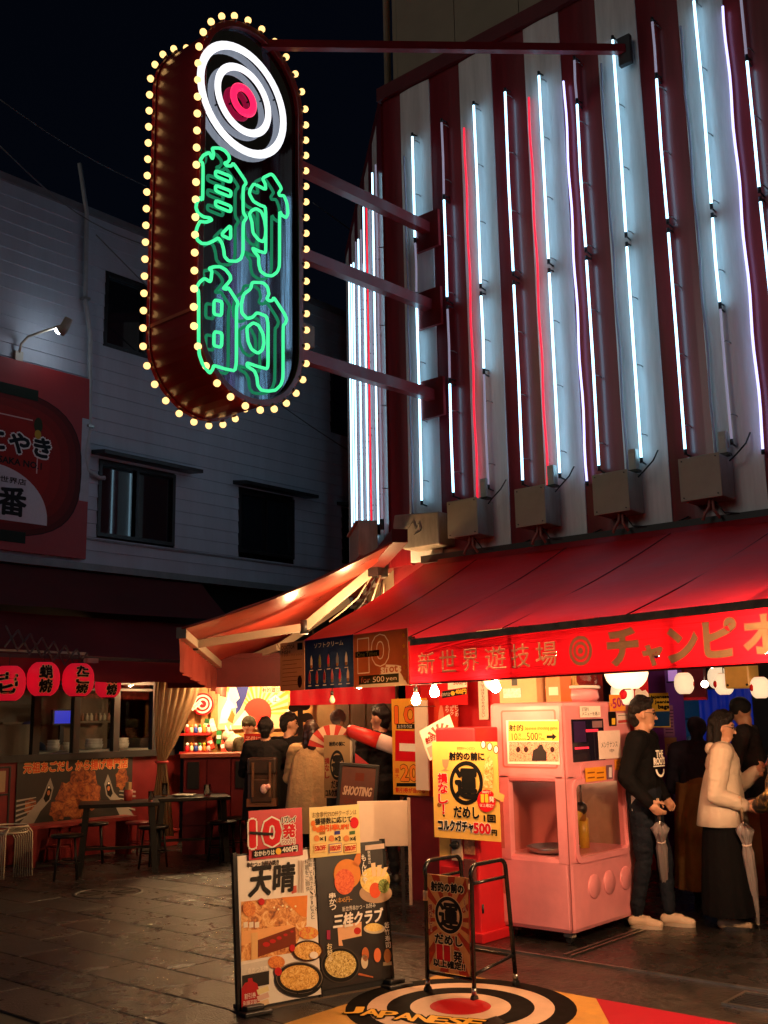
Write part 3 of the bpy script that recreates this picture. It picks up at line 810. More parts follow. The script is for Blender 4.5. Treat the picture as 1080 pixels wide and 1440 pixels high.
# printed sheets hung on the bar where the canopy turns the corner
def board(name, label, cat, M, w, h, base, thick=.006, group=None):
    t = thing(name, label, cat, M, group)
    part('panel', MB().bx(0, w, 0, h, -thick, 0), base, t)
    return t
M_TAN = mat('tan_paper', (.46, .27, .15), rough=.6, var=.1, trans=.6)
M_NAVY = mat('navy_paper', (.014, .035, .13), rough=.5, var=.15, trans=.6)
M_ORBR = mat('orange_brown_paper', (.50, .14, .05), rough=.55, var=.3, vscale=8, trans=.6)
def hung(px0, px1, ytop, ybot):
    a, zt_ = bu(px0, ytop); c, _ = bu(px1, ytop); _, zb2 = bu(px0, ybot)
    return frame(BO + BU * a + Vector((0, 0, zb2)) + BN * .02, BU), c - a, zt_ - zb2
W_ = ink('f2ece0'); K_ = ink('0b0908'); R_ = ink('d0101c'); Y_ = ink('f3c13a'); O_ = ink('e8702a')
FM, fw_, fh_ = hung(397, 431, 905, 972)
t = board('hanging_poster', 'tan hanging sheet with black heading and price lines beside the soft cream menu', 'poster', FM, fw_, fh_, M_TAN, group='sheets hung at the canopy corner')
b = MB(); write(b, 'DOCTOR', fw_ * .34, fh_ * .9, fw_ * .55, .035, tink('0b0908')); write(b, 'FISH', fw_ * .25, fh_ * .8, fw_ * .35, .03, tink('0b0908')); write(b, 'ドクターフィッシュ', fw_ * .5, fh_ * .73, fw_ * .85, .02, tink('0b0908'))
b.use(tink('0b0908')).rect(fw_ * .72, fh_ * .82, fw_ * .93, fh_ * .96, .002)
for k in range(7):
    b.use(tink('5c3020')).rect(fw_ * .1, fh_ * (.62 - .085 * k), fw_ * (.9 if k % 2 == 0 else .7), fh_ * (.63 - .085 * k), .002)
b.use(tink('3a1a14')).disc(fw_ * .82, fh_ * .17, .035, .05, .003)
part('lettering', b, None, t)
M_PAPER = mat('cream_backlit_paper', (.72, .62, .48), rough=.6, var=.05, trans=.6)
def tl(s_, x0, y0, x1, y1): return [[(x0 + (x1 - x0) * x, y0 + (y1 - y0) * y) for x, y in l] for l in outline(s_)]
def rl(x0, y0, x1, y1): return [(x0, y0), (x1, y0), (x1, y1), (x0, y1)]
def layer(t, loops_, m_, z, name='ink_layer'):
    me_ = flat_mesh(loops_, m_)
    for v in me_.vertices: v.co.z = z
    return part(name, me_, None, t)
FM, fw_, fh_ = hung(432, 500, 901, 970)
t = board('hanging_poster', 'dark blue hanging soft cream menu with two rows of cones', 'poster', FM, fw_, fh_, M_PAPER, group='sheets hung at the canopy corner')
cut = tl('ソフトクリーム', fw_ * .2, fh_ * .82, fw_ * .8, fh_ * .92)
cones = ['e8d8c0', '8a8a40', 'd83048', '808898', 'e8e0d0', 'b03040', 'c83848', '902838', 'c06070', 'd02040', 'e0c8b0']
b = MB()
for k in range(11):
    i, j = (k, 0) if k < 5 else (k - 5, 1)
    cx = fw_ * ((.14 + .18 * i) if j == 0 else (.1 + .158 * i)); cy = fh_ * (.56 if j == 0 else .25)
    sc_l = [(cx - .016, cy - .03), (cx + .016, cy - .03), (cx + .015, cy + .01), (cx + .008, cy + .03), (cx, cy + .05), (cx - .008, cy + .03), (cx - .015, cy + .01)]
    cut.append(sc_l); b.use(tink(cones[k])).poly(sc_l, .003)
    cl_ = [(cx - .010, cy - .055), (cx + .010, cy - .055), (cx + .016, cy - .031), (cx - .016, cy - .031)]; cut.append(cl_); b.use(tink('a06a38')).poly(cl_, .003)
    cut.append(rl(cx - .024, cy - .074, cx + .024, cy - .068))
layer(t, [rl(0, 0, fw_, fh_)] + cut, M_NAVY, .0015); part('printed_cones', b, None, t)
FM, fw_, fh_ = hung(500, 576, 893, 968)
t = board('hanging_poster', 'orange brown hanging sheet reading 10 shots for 500 yen', 'poster', FM, fw_, fh_, M_PAPER, group='sheets hung at the canopy corner')
l10 = tl('1', fw_ * .10, fh_ * .30, fw_ * .28, fh_ * .88) + tl('0', fw_ * .36, fh_ * .40, fw_ * .66, fh_ * .92)
cut = fat(l10, .016) + fat(l10, .009)
cut += fat(tl('shots', fw_ * .52, fh_ * .25, fw_ * .88, fh_ * .385), .0025)
layer(t, [rl(0, 0, fw_, fh_)] + cut, M_ORBR, .0015)
sub_ = [rl(fw_ * .1, fh_ * .06, fw_ * .84, fh_ * .22)]
sub_ += tl('for 500', fw_ * .14, fh_ * .09, fw_ * .58, fh_ * .19) + tl('yen', fw_ * .61, fh_ * .08, fw_ * .8, fh_ * .155)
layer(t, sub_, tink('3a3a20'), .003)
layer(t, [rl(fw_ * .04, fh_ * .56, fw_ * .5, fh_ * .67)], tink('3c3420'), .004); b = MB(); write(b, 'One Times', fw_ * .27, fh_ * .615, fw_ * .38, fh_ * .08, tink('f3c13a'), z=.006)
for k in range(5):
    cy = fh_ * (.12 + .19 * k); pts = []
    for i in range(10):
        a = PI / 2 + i * PI / 5; rr = .02 if i % 2 == 0 else .010; pts.append((fw_ * .94 + rr * math.cos(a), cy + rr * math.sin(a)))
    b.use(tink('d8a020')).poly(pts, .003)
part('lettering', b, None, t)

# ------------------------------------------------------------------ alley canopy, seen from below
M_VINYL = mat('red_vinyl', (.52, .05, .028), rough=.30, var=.3, vscale=2.2, trans=.2, bump=.15, bscale=5)
al = thing('alley_canopy', 'red vinyl folding arm canopy over the alley, lit from below', 'awning', (0, 0, 0))
N0, N1 = Vector((-7.72, 6.05, 2.4)), Vector((-11.04, 9.45, 2.25))
A0 = onP(562, 757, C0 + SN * .12, SN); A1 = A0 + S * 4.2
part('canopy_cloth', sheet_grid(A0, A1, N0 + Vector((0, 0, .04)), N1 + Vector((0, 0, .04)), 16, 14, .07), M_VINYL, al)
part('edge_hem', MB().tube([A0.lerp(N0 + Vector((0, 0, .04)), k / 14) - Vector((0, 0, .07 * math.sin(PI * k / 14))) for k in range(15)], .012, 6), mat('hem_red', (.35, .03, .02), rough=.4), al)
part('front_bar', MB().bar(N0, N1, .075, .085), M_ALU, al, bevel=.006)
part('bar_end_cap', MB().bar(N0 + (N0 - N1).normalized() * .012, N0, .09, .1), mat('grey_cap', (.25, .24, .2), rough=.5), al)
fd = (N1 - N0).normalized(); side = Vector((fd.y, -fd.x, 0))
b = MB(); n = 40; vs_ = []
for j in range(7):
    t_ = j / 6
    for i in range(n + 1):
        s = i / n; p = N0.lerp(N1, s) - Vector((0, 0, .05 + .30 * t_))
        p += side * (-.02 + .022 * math.sin(s * 47) * t_ + .012 * math.sin(s * 101 + 2 * t_))
        vs_.append(p)
b.add(vs_, [(j * (n + 1) + i, j * (n + 1) + i + 1, (j + 1) * (n + 1) + i + 1, (j + 1) * (n + 1) + i) for j in range(6) for i in range(n)], True)
part('valance', b, mat('crumpled_vinyl', (.62, .09, .06), rough=.25, var=.12, trans=.4, coat=.3), al)
E1 = onZ(428, 882, 2.52); H1 = N0.lerp(N1, .22); S1 = C0 + SN * .12 + S * .1 + Vector((0, 0, 3.12))
part('fold_arm', MB().bar(S1, E1, .06, .09).bar(E1, H1, .055, .08), M_ALU, al, bevel=.005)
part('arm_joint', MB().cyl(E1 - Vector((0, 0, .07)), E1 + Vector((0, 0, .07)), .045), M_DKSTEEL, al)
part('arm_joint', MB().cyl(H1 - Vector((0, 0, .06)), H1 + Vector((0, 0, .06)), .035), M_DKSTEEL, al)
E2 = N0.lerp(N1, .9).lerp(A0.lerp(A1, .6), .42) - Vector((0, 0, .16)); H2_ = N0.lerp(N1, .88); S2 = C0 + SN * .12 + S * 3.0 + Vector((0, 0, 3.1))
part('fold_arm', MB().bar(S2, E2, .06, .09).bar(E2, H2_, .055, .08), M_ALU, al)
part('arm_shoulder', MB().box(S1, (.16, .16, .2)), M_DKSTEEL, al)
part('cassette', MB().bar(A0 - S * .02 + Vector((0, 0, .02)), A1 + Vector((0, 0, .02)), .14, .12), mat('cassette_maroon', (.12, .01, .01), rough=.5), al)
for k in range(5):
    a = S1 + Vector((.05 * k, -.03 * k, -.05 * k)); c = a + Vector((-.4 + .06 * k, -.3 + .1 * k, -.55))
    part('cable', MB().tube([a, a.lerp(c, .4) + Vector((0, 0, -.09)), a.lerp(c, .75) + Vector((0, .04, -.02)), c], .009, 6), M_WIRE if k % 2 else mat('cream_cable', (.5, .42, .3), rough=.5), al)

# ------------------------------------------------------------------ hanging bulbs under the canopy
G_HOT = glow('filament_bulb', (1.0, .55, .23), 620.)
def hang_bulb(px, py, Y, label, lit=True, r=.036, top=.16, g=None):
    p = onP(px, py, BO - BN * Y, BN) if Y < 1 else onY(px, py, Y)
    t = thing('hanging_bulb', label, 'light bulb', p, 'bulbs hung under the canopies')
    part('glass_bulb', MB().lathe([(.001, -r), (r * .6, -r * .82), (r * .96, -r * .3), (r, 0), (r * .94, r * .4), (r * .62, r * 1.0), (r * .42, r * 1.5), (r * .4, r * 1.7)], 14),
         (g or G_HOT) if lit else mat('unlit_bulb_glass', (.6, .5, .4), rough=.1, var=0), t)
    part('socket', MB().cyl((0, 0, r * 1.6), (0, 0, r * 2.9), r * .5, n=10), M_BLACK, t)
    part('cord', MB().tube([(0, 0, r * 2.8), (.004, 0, top * .6), (0, 0, top)], .004, 5), M_WIRE, t)
    return t
hang_bulb(585, 985, .12, 'lit bulb hanging in front of the white hanging board', r=.033)
hang_bulb(611, 974, .10, 'lit bulb hanging over the red gacha cabinet', r=.033)
hang_bulb(697, 967, .10, 'lit bulb hanging over the left end of the pink machine', r=.033)
hang_bulb(505, 962, .15, 'lit bulb mostly behind the orange hanging sheet')
hang_bulb(467, 985, .2, 'unlit bulb under the soft cream menu', lit=False, r=.026)
hang_bulb(516, 862, 7.55, 'lit bulb up under the alley canopy by the corner', r=.04, top=.3, g=glow('added_bulb_strong', (1., .56, .24), 1100.))  # unseen bulb added to light the canopy cloth from below
hang_bulb(440, 925, 7.9, 'lit bulb under the alley canopy behind the blue menu', r=.036, top=.4, g=glow('added_bulb_strong', (1., .56, .24), 1100.))  # unseen bulb added to brighten the passage
G_SOFT = glow('added_bulb_soft', (1.0, .54, .22), 200.)
G_SOFT2 = glow('added_bulb_far', (1.0, .58, .28), 2000.)
for k_, px_ in enumerate((780, 860, 935, 1010, 1085, 1165, 1265, 1375)):  # row of unseen bulbs added behind the banner to lift the light level
    hang_bulb(px_, 925 - (px_ - 780) * .03, .28, ['lit bulb hidden behind the banner bullseye', 'lit bulb hidden behind the first katakana of the banner', 'lit bulb hidden behind the small katakana of the banner',
              'lit bulb hidden behind the fourth katakana of the banner', 'lit bulb behind the last katakana of the banner', 'lit bulb further along behind the banner', 'lit bulb second from the far end of the banner', 'lit bulb at the far end of the banner'][k_], g=G_SOFT if k_ < 5 else G_SOFT2)
# ================================================================== BUILDING ACROSS THE ALLEY (takoyaki shop)
LX = -11.6
M_SID = mat('grey_siding', (.52, .56, .64), rough=.6, var=.10, vscale=1.6, bump=.08, bscale=8, stretch=(1, 2.5, .4))
M_ALLEY = mat('dark_frame', (.016, .016, .018), rough=.4, var=.2)
lb = thing('shop_building', 'pale board clad building across the alley with hooded dark windows', 'building', (LX, 3, 0))
# clapboards, each its own plank
nb = 27; z0 = 3.62; hgt = (8.42 - z0) / nb
openings = [(7.66, 8.92, 4.0, 5.02), (10.1, 11.25, 4.05, 5.0), (12.35, 14.0, 4.1, 5.0), (7.66, 9.0, 6.62, 7.7), (12.1, 14.0, 6.3, 7.4)]
def plank(y0, y1, z, h):
    return MB().add([(.002, y0 - 3, z), (.022, y0 - 3, z), (.006, y0 - 3, z + h), (-.02, y0 - 3, z + h), (.002, y1 - 3, z), (.022, y1 - 3, z), (.006, y1 - 3, z + h), (-.02, y1 - 3, z + h)],
                    [(0, 1, 2, 3), (7, 6, 5, 4), (1, 5, 6, 2), (0, 4, 5, 1), (2, 6, 7, 3)])
for k in range(nb):
    z = z0 + k * hgt
    cuts = sorted([(o[0], o[1]) for o in openings if o[2] - hgt * .6 < z < o[3] - hgt * .3])
    y = 3.0
    for c0, c1 in cuts + [(16, 16)]:
        if c0 - y > .05: part('siding_board', plank(y, c0, z, hgt), M_SID, lb)
        y = c1
part('back_wall', MB().bx(-.5, -.25, 0, 13, 2.6, 8.4), M_ALLEY, lb)
part('parapet', MB().bx(-.3, .05, 0, 13, 8.42, 8.52), mat('grey_coping', (.22, .22, .24), rough=.6), lb)
part('eave_gutter', MB().bx(-.02, .1, 0, 13, 3.52, 3.61), mat('gutter_grey', (.22, .25, .26), rough=.4), lb)
part('trim_line', MB().bx(.02, .035, 0, 13, 3.93, 3.955), mat('trim_grey', (.25, .25, .27), rough=.5), lb)
M_DGLASS = mat('dark_window_glass', (.01, .014, .02), rough=.04, var=0, spec=.8)
for k, (y0, y1, a, c) in enumerate(openings):
    w = part('window', MB().bx(-.06, .03, y0 - 3, y0 - 2.95, a, c).bx(-.06, .03, y1 - 3.05, y1 - 3, a, c).bx(-.06, .03, y0 - 2.95, y1 - 3.05, a, a + .05).bx(-.06, .03, y0 - 2.95, y1 - 3.05, c - .05, c), M_ALLEY, lb)
    ym = (y0 + y1) / 2 - 3
    part('pane', MB().bx(-.045, -.04, y0 - 2.95, ym - .02, a + .05, c - .05), M_DGLASS, w)
    part('pane', MB().bx(-.03, -.025, ym + .02, y1 - 3.05, a + .05, c - .05), M_DGLASS, w)
    part('mullion', MB().bx(-.05, .01, ym - .02, ym + .02, a + .05, c - .05), M_ALLEY, w)
    if k < 3:
        part('hood', MB().add([(0, y0 - 3.12, c + .06), (.32, y0 - 3.12, c + .02), (.32, y1 - 2.75, c + .02), (0, y1 - 2.75, c + .06), (0, y0 - 3.12, c + .12), (.32, y0 - 3.12, c + .07), (.32, y1 - 2.75, c + .07), (0, y1 - 2.75, c + .12)],
             [(0, 1, 2, 3), (7, 6, 5, 4), (0, 4, 5, 1), (1, 5, 6, 2), (2, 6, 7, 3), (3, 7, 4, 0)]), M_ALLEY, lb)
# ground floor shop front
M_SHRED = mat('shop_red_panel', (.16, .012, .014), rough=.4, var=.2)
part('shop_plinth', MB().bx(-.05, .02, 0, 6.1, 0, 1.16), M_SHRED, lb)
part('shop_lintel', MB().bx(-.1, .04, 0, 6.1, 2.08, 3.5), M_ALLEY, lb)
part('window_sill', MB().bx(-.05, .09, 0, 5.95, 1.16, 1.24), M_ALLEY, lb)
yy = [onX(p, 1010, LX).y - 3 for p in (-60, 50, 106, 162, 216)]
for y in yy:
    part('mullion', MB().bx(-.04, .04, y - .045, y + .045, 1.24, 2.08), M_ALLEY, lb)
for k in range(4):
    part('shop_pane', MB().bx(-.004, 0, yy[k] + .045, yy[k + 1] - .045, 1.24, 2.08), panes('shop_glass'), lb)
part('transom', MB().bx(-.03, .035, yy[0], yy[-1], 2.0, 2.03), M_ALLEY, lb)
# kitchen behind the panes
M_KIT = mat('kitchen_wall', (.20, .14, .09), rough=.6, var=.4, vscale=2)
part('kitchen_wall', MB().bx(-1.8, -1.7, 0, 6.1, 0, 2.6), M_KIT, lb)
part('kitchen_ceiling', MB().bx(-1.7, -.1, 0, 6.1, 2.45, 2.5), M_KIT, lb)
part('kitchen_counter', MB().bx(-1.1, -.5, 0, 6.0, .9, 1.25), mat('counter_grey', (.3, .27, .22), rough=.4), lb)
part('shelf', MB().bx(-1.7, -1.45, 4.3, 6.0, 1.6, 1.63), M_KIT, lb)
def cup(mb, c, r, h):
    return mb.lathe([(r * .8, 0), (r, h), (r * .92, h), (r * .7, .01)], 10, c)
def shop_item(name, label, cat, mb, m, loc, group=None):
    o = single(name, mb, m, label, cat, group); o.location = loc; return o
G_KIT = glow('kitchen_lamp', (1, .6, .3), 40)
for k, (px, py) in enumerate([(20, 985), (160, 985)]):
    p = onX(px, py, LX - .9)
    t = thing('kitchen_lamp', 'small warm lamp inside the takoyaki shop ' + ['by the white sheet', 'over the shelf'][k], 'lamp', (p.x, p.y, 2.12), 'lamps in the takoyaki shop')
    part('lamp_shade', MB().lathe([(.03, .1), (.10, .0), (.095, 0), (.03, .09)], 14), M_DKSTEEL, t); part('bulb', MB().ball((0, 0, .02), .035), G_KIT, t)
    part('cord', MB().cyl((0, 0, .1), (0, 0, .33), .005, n=6), M_WIRE, t)
p = onX(88, 1010, LX - 1.2)
t = thing('blue_monitor', 'blue lit screen inside the takoyaki shop window', 'screen', (p.x, p.y, p.z))
part('screen', MB().bx(.01, .015, -.13, .13, -.07, .1), glow('screen_blue', (.03, .06, 1.0), .45), t); part('screen_casing', MB().bx(-.05, .008, -.15, .15, -.09, .12), M_BLACK, t)
part('stand', MB().bx(-.04, .0, -.03, .03, -.35, -.09), M_BLACK, t)
p = onX(12, 1045, LX - .4)
shop_item('white_sheet', 'translucent white sheet hung inside the shop window', 'curtain', MB().add([(0.02 * math.sin(k * 2), -.4 + .1 * k, z) for z in (-.35, .22) for k in range(9)], [(k, k + 1, 10 + k, 9 + k) for k in range(8)], True),
          mat('frosted_sheet', (.45, .36, .25), rough=.5, trans=.3), p)
for k in range(9):
    p = onX(112 + 6.2 * k, 1023, LX - 1.5)
    shop_item('spice_jar', 'little bottle in the row on the shop kitchen shelf', 'bottle', MB().lathe([(.02, 0), (.025, .01), (.025, .07), (.012, .09), (.012, .11)], 8),
              mat('jar_%d' % (k % 3), [(.6, .5, .35), (.35, .15, .08), (.5, .42, .3)][k % 3], rough=.3), (LX - 1.55, p.y, 1.63), 'bottles on the kitchen shelf')
for k, (px, r) in enumerate([(75, .09), (95, .07), (132, .13), (170, .12)]):
    p = onX(px, 1050, LX - .75); b = MB()
    for j in range(3 if k != 1 else 2): cup(b, (0, 0, j * .035), r * (1 - .05 * j), .07)
    shop_item('bowl_stack', ['stack of striped bowls behind the shop window', 'small stack of bowls behind the second pane', 'wide pan stack behind the third pane', 'stack of pans by the red end panel'][k],
              'bowls', b, mat('bowl_white', (.55, .48, .40), rough=.35), (p.x, p.y, 1.251))
p = onX(32, 1040, LX - .8)
# cook in dark clothes is added with the people
# printed poster under the panes
pm0 = onX(24, 1068, LX + .03); pm1 = onX(183, 1165, LX + .03)
PW, PH = pm1.y - pm0.y, .80
t = board('karaage_poster', 'dark poster of fried chicken between two drawn fish under the shop windows', 'poster', frame((LX + .045, pm0.y, .40), (0, 1, 0)), PW, PH, mat('poster_black', (.015, .012, .01), rough=.5))
b = MB(); write(b, '元祖あごだし から揚げ専門店', PW * .5, PH * .86, PW * .9, .12, ink('c0481c'), z=.004, bold=.004, outline=ink('d8b070'), ow=.006)
fd1 = food('fried_chicken', ['1e0a04', '4a1c08', '84401a', 'a86830', '3c1606'], 12)
for cx, cy, rx, ry in [(.42, .38, .15, .2), (.55, .55, .2, .24), (.62, .42, .14, .2), (.35, .22, .12, .13), (.5, .25, .2, .16), (.9, .62, .09, .14), (.12, .3, .08, .1)]:
    b.use(fd1); pts = []
    for i in range(18):
        a = 2 * PI * i / 18; q = 1 + .14 * math.sin(i * 2.3 + cx * 30); pts.append((PW * cx + rx * q * math.cos(a), PH * cy + ry * q * math.sin(a)))
    b.poly(pts, .002 + cx * .0012)
for sx, fx in ((1, .16), (-1, .88)):
    X = lambda u: PW * (fx + sx * u)
    b.use(ink('8c857c')).poly([(X(-.16), PH * .0), (X(.05), PH * .42), (X(.09), PH * .62), (X(.11), PH * .7), (X(.14), PH * .55), (X(.12), PH * .38), (X(.04), PH * .22), (X(-.02), PH * .02)][::sx], .0045)
    b.use(K_).poly([(X(.06), PH * .40), (X(.095), PH * .58), (X(.125), PH * .52), (X(.108), PH * .38), (X(.08), PH * .34)][::sx], .0055)
    b.use(ink('b06a40')).disc(X(.1), PH * .48, .02, .03, .0065); b.use(K_).disc(X(.1), PH * .56, .02, .02, .0065); b.use(W_).disc(X(.1), PH * .56, .012, .012, .0075)
    for i in range(5):
        b.use(ink('9a948a')).poly([(X(-.155), PH * (.1 + .07 * i)), (X(.0), PH * (.2 + .055 * i)), (X(.0), PH * (.212 + .055 * i)), (X(-.155), PH * (.13 + .07 * i))][::sx], .0035)
part('printed_picture', b, None, t)
t = board('side_menu', 'small framed menu sheet on the shop front left of the fried chicken poster', 'poster', frame((LX + .05, 6.15, .45), (0, 1, 0)), .42, .65, M_SHRED)
b = MB().use(ink('9a8468')).rect(.04, .38, .38, .62, .002); part('printed_sheet', b, None, t)
part('menu_frame', MB().bx(-.02, 0, -.02, .67, -.01, .015).bx(.42, .44, -.02, .67, -.01, .015).bx(0, .42, .65, .67, -.01, .015).bx(0, .42, .34, .36, .0, .012), M_ALLEY, t)
# red shop canopy
M_SHCAN = mat('dark_red_canopy', (.11, .012, .014), rough=.7, var=.25, vscale=1.5, trans=.1)
sc = thing('shop_canopy', 'dark red cloth canopy with hanging edge over the takoyaki shop', 'awning', (LX, 3, 0))
part('canopy_cloth', sheet_grid((.05, .0, 3.5), (.05, 6.4, 3.5), (.75, 0, 2.92), (.75, 6.4, 2.92), 14, 5, .03), M_SHCAN, sc)
part('canopy_cloth', sheet_grid((.60, 0, 2.86), (.60, 6.2, 2.86), (1.3, 0, 2.32), (1.3, 6.2, 2.32), 14, 5, .04), mat('dark_red_canopy_low', (.16, .012, .016), rough=.65, var=.25, vscale=1.5, trans=.15), sc)
part('valance', sheet_grid((1.305, 0, 2.31), (1.305, 6.2, 2.31), (1.32, 0, 2.06), (1.32, 6.2, 2.06), 30, 3, -.01), mat('red_valance', (.22, .015, .018), rough=.6, var=.2, trans=.3), sc)
part('front_bar', MB().bar((1.29, 0, 2.32), (1.29, 6.2, 2.32), .05, .04), M_DKSTEEL, sc)
b = MB(); q = onX(12, 905, LX + 1.5); ys = [onX(p, 920, LX + 1.45).y - 3 for p in (8, 125)]
for k in range(7):
    a = ys[0] + (ys[1] - ys[0]) * k / 7; c = ys[0] + (ys[1] - ys[0]) * (k + 1) / 7; zc = 2.52 - .035 * k
    b.bar((1.42, a, zc + .1), (1.42, c, zc - .14), .012, .02).bar((1.42, a, zc - .12), (1.42, c, zc + .06), .012, .02)
part('scissor_bracket', b, M_DKSTEEL, sc)
part('bracket_tip', MB().bx(1.38, 1.46, ys[1] - .02, ys[1] + .12, 2.26, 2.31), M_ALU, sc)
part('vent_roller', MB().bar((1.2, ys[0] - .3, 2.36), (1.2, ys[1] + .1, 2.36), .08, .06), M_ALU, sc)
# paper lanterns
M_LAN = mat('red_lantern_paper', (.75, .02, .05), rough=.6, emit=.36, ecol=(1, .008, .03), var=.06)
def lantern_me(r, hh, ribs):
    b = MB(); prof = []
    for k in range(ribs * 3 + 1):
        t_ = -1 + 2 * k / (ribs * 3); prof.append((r * math.sqrt(max(0, 1 - (abs(t_) * .9) ** 2.6)) * (1 - .012 * (k % 3 == 0)), hh * t_))
    return b.lathe(prof, 24)
for k, (px, py, dx, txt) in enumerate([(12, 961, 1.55, '壱'), (61, 955, 1.5, '蛸焼'), (110, 956, 1.5, 'たこ焼'), (152, 962, 1.1, '蛸焼')]):
    p = onX(px, py, LX + dx)
    t = thing('red_paper_lantern', ['red paper lantern lettered with one large character', 'red paper lantern with two characters behind the scissor bracket',
              'red paper lantern with three characters under the bracket tip', 'red paper lantern half hidden by the shop valance'][k], 'lantern', p, 'red lanterns of the takoyaki shop')
    R = .17 if k != 3 else .15
    part('paper_body', lantern_me(R, R * 1.04, 7), M_LAN, t)
    part('top_ring', MB().lathe([(.075, R * .97), (.08, R * 1.08), (.07, R * 1.08), (.065, R * .97)], 16), M_BLACK, t); part('bottom_ring', MB().lathe([(.075, -R * 1.08), (.08, -R * .97), (.07, -R * .97)], 16), M_BLACK, t)
    part('hanger', MB().tube([(0, 0, R * 1.08), (0, 0, R * 1.08 + .12)], .004, 5), M_WIRE, t)
    # lettering wrapped on the bulge facing the street
    b = MB(); write(b, txt, 0, 0, R * (1.25 if k == 0 else .8), R * (1.2 if k == 0 else 1.75), K_, z=0, bold=.006, outline=ink('f6dca0'), ow=.007, vertical=len(txt) > 1)
    ang = [.1, .35, .45, .45][k]; vs_ = []
    for x, y, z in b.v:
        a = x / R + ang - .72; rr = R * math.sqrt(max(.05, 1 - (abs(y) / (R * 1.04) * .9) ** 2.6)) + .003 + z
        vs_.append((rr * math.cos(a), rr * math.sin(a), y))
    b.v = vs_; part('lettering', b, None, t)
# billboard with a printed lantern
t = thing('lantern_billboard', 'red billboard printed with a large lantern and a white fan with characters', 'billboard', frame((LX + .1, 4.9, 3.66), (0, 1, 0)))
BWd, BHt = 7.46 - 4.9, 2.4
part('panel', MB().bx(0, BWd, 0, BHt, -.05, 0), mat('billboard_red', (.36, .018, .02), rough=.5, var=.08), t)
part('white_corner', MB().bx(BWd - .13, BWd + .002, .75, 1.85, -.052, .002), mat('billboard_white', (.5, .5, .55), rough=.5), t)
b = MB(); lr = ink('a02016'); ld = ink('3a0c0a')
pl_ = []
cxl, cyl_ = .95, 1.1
for i in range(40):
    a = 2 * PI * i / 40; pl_.append((cxl + 1.48 * math.copysign(abs(math.cos(a)) ** .55, math.cos(a)), cyl_ + .92 * math.copysign(abs(math.sin(a)) ** .75, math.sin(a))))
pl_ = [(max(.003, x), y) for x, y in pl_]
b.use(ld).poly([(max(.003, cxl + (x - cxl) * 1.012), cyl_ + (y - cyl_) * 1.015) for x, y in pl_], .004)
for k_, c_ in enumerate(('5a120e', '701612', '841a14', '941e16', 'a02016')):
    f_ = 1 - .035 * k_ - .01 * k_ * k_; b.use(ink(c_)).poly([(max(.003, cxl + (x - cxl) * f_), cyl_ + (y - cyl_) * (f_ - .02 * k_)) for x, y in pl_], .005 + .0006 * k_)
b.use(ink('12200f')).rect(.01, 1.93, 1.78, 2.07, .009).rect(.01, .1, 1.7, .24, .009)
b.use(ink('e0b8b0')).poly([(.01, 1.66), (1.72, 1.66), (1.72, 1.675), (.01, 1.675)], .009); b.rect(1.80, 1.0, 1.815, 1.55, .009)
b.use(ink('2c3416')).disc(1.8, 1.62, .06, .1, .009); b.use(ink('c09a30')).disc(1.8, 1.5, .045, .06, .010)
write(b, 'たこやき', 1.40, 1.34, 1.15, .24, ink('0a1218'), z=.009, bold=.013, outline=ink('f0ece8'), ow=.02)
write(b, 'TAKOYAKI·OSAKA NO.1', 1.22, 1.1, 1.3, .08, ink('12080a'), z=.009, bold=.004)
b.use(ink('dcdce4')).disc(1.2, .42, .78, .62, .009, 30, 0, PI)
b.rect(.42, .36, 1.98, .425, .0085)
write(b, '大阪新世界店', 1.32, .86, .7, .075, ink('141418'), z=.012, bold=.002)
write(b, '壱', .9, .6, .36, .34, ink('0c1014'), z=.012, bold=.012); write(b, '番', 1.5, .6, .36, .34, ink('0c1014'), z=.012, bold=.012)
part('printed_picture', b, None, t)
# spot lamp over the billboard
p = onX(26, 500, LX + .05); h = onX(90, 462, LX + .55)
t = thing('billboard_lamp', 'white bracket spot lamp lit above the lantern billboard', 'lamp', p)
h = h - p
part('bracket_arm', MB().tube([(0, 0, 0), (.05, 0, .14), (.1, .06, .24), h + Vector((0, -.06, .02))], .016, 8), M_ALU, t)
part('wall_plate', MB().box((.0, 0, -.02), (.05, .1, .14)), M_ALU, t)
part('lamp_head', MB().tube([h + Vector((.05, .03, .13)), h, h + Vector((-.05, -.02, -.02))], .06, 12, rs=[.05, .06, .075]), M_ALU, t)
part('lamp_lens', MB().ball(h + Vector((-.05, -.02, -.03)), .062, sc=(1, 1, .5)), glow('led_lens', (.75, .88, 1.0), 45), t)
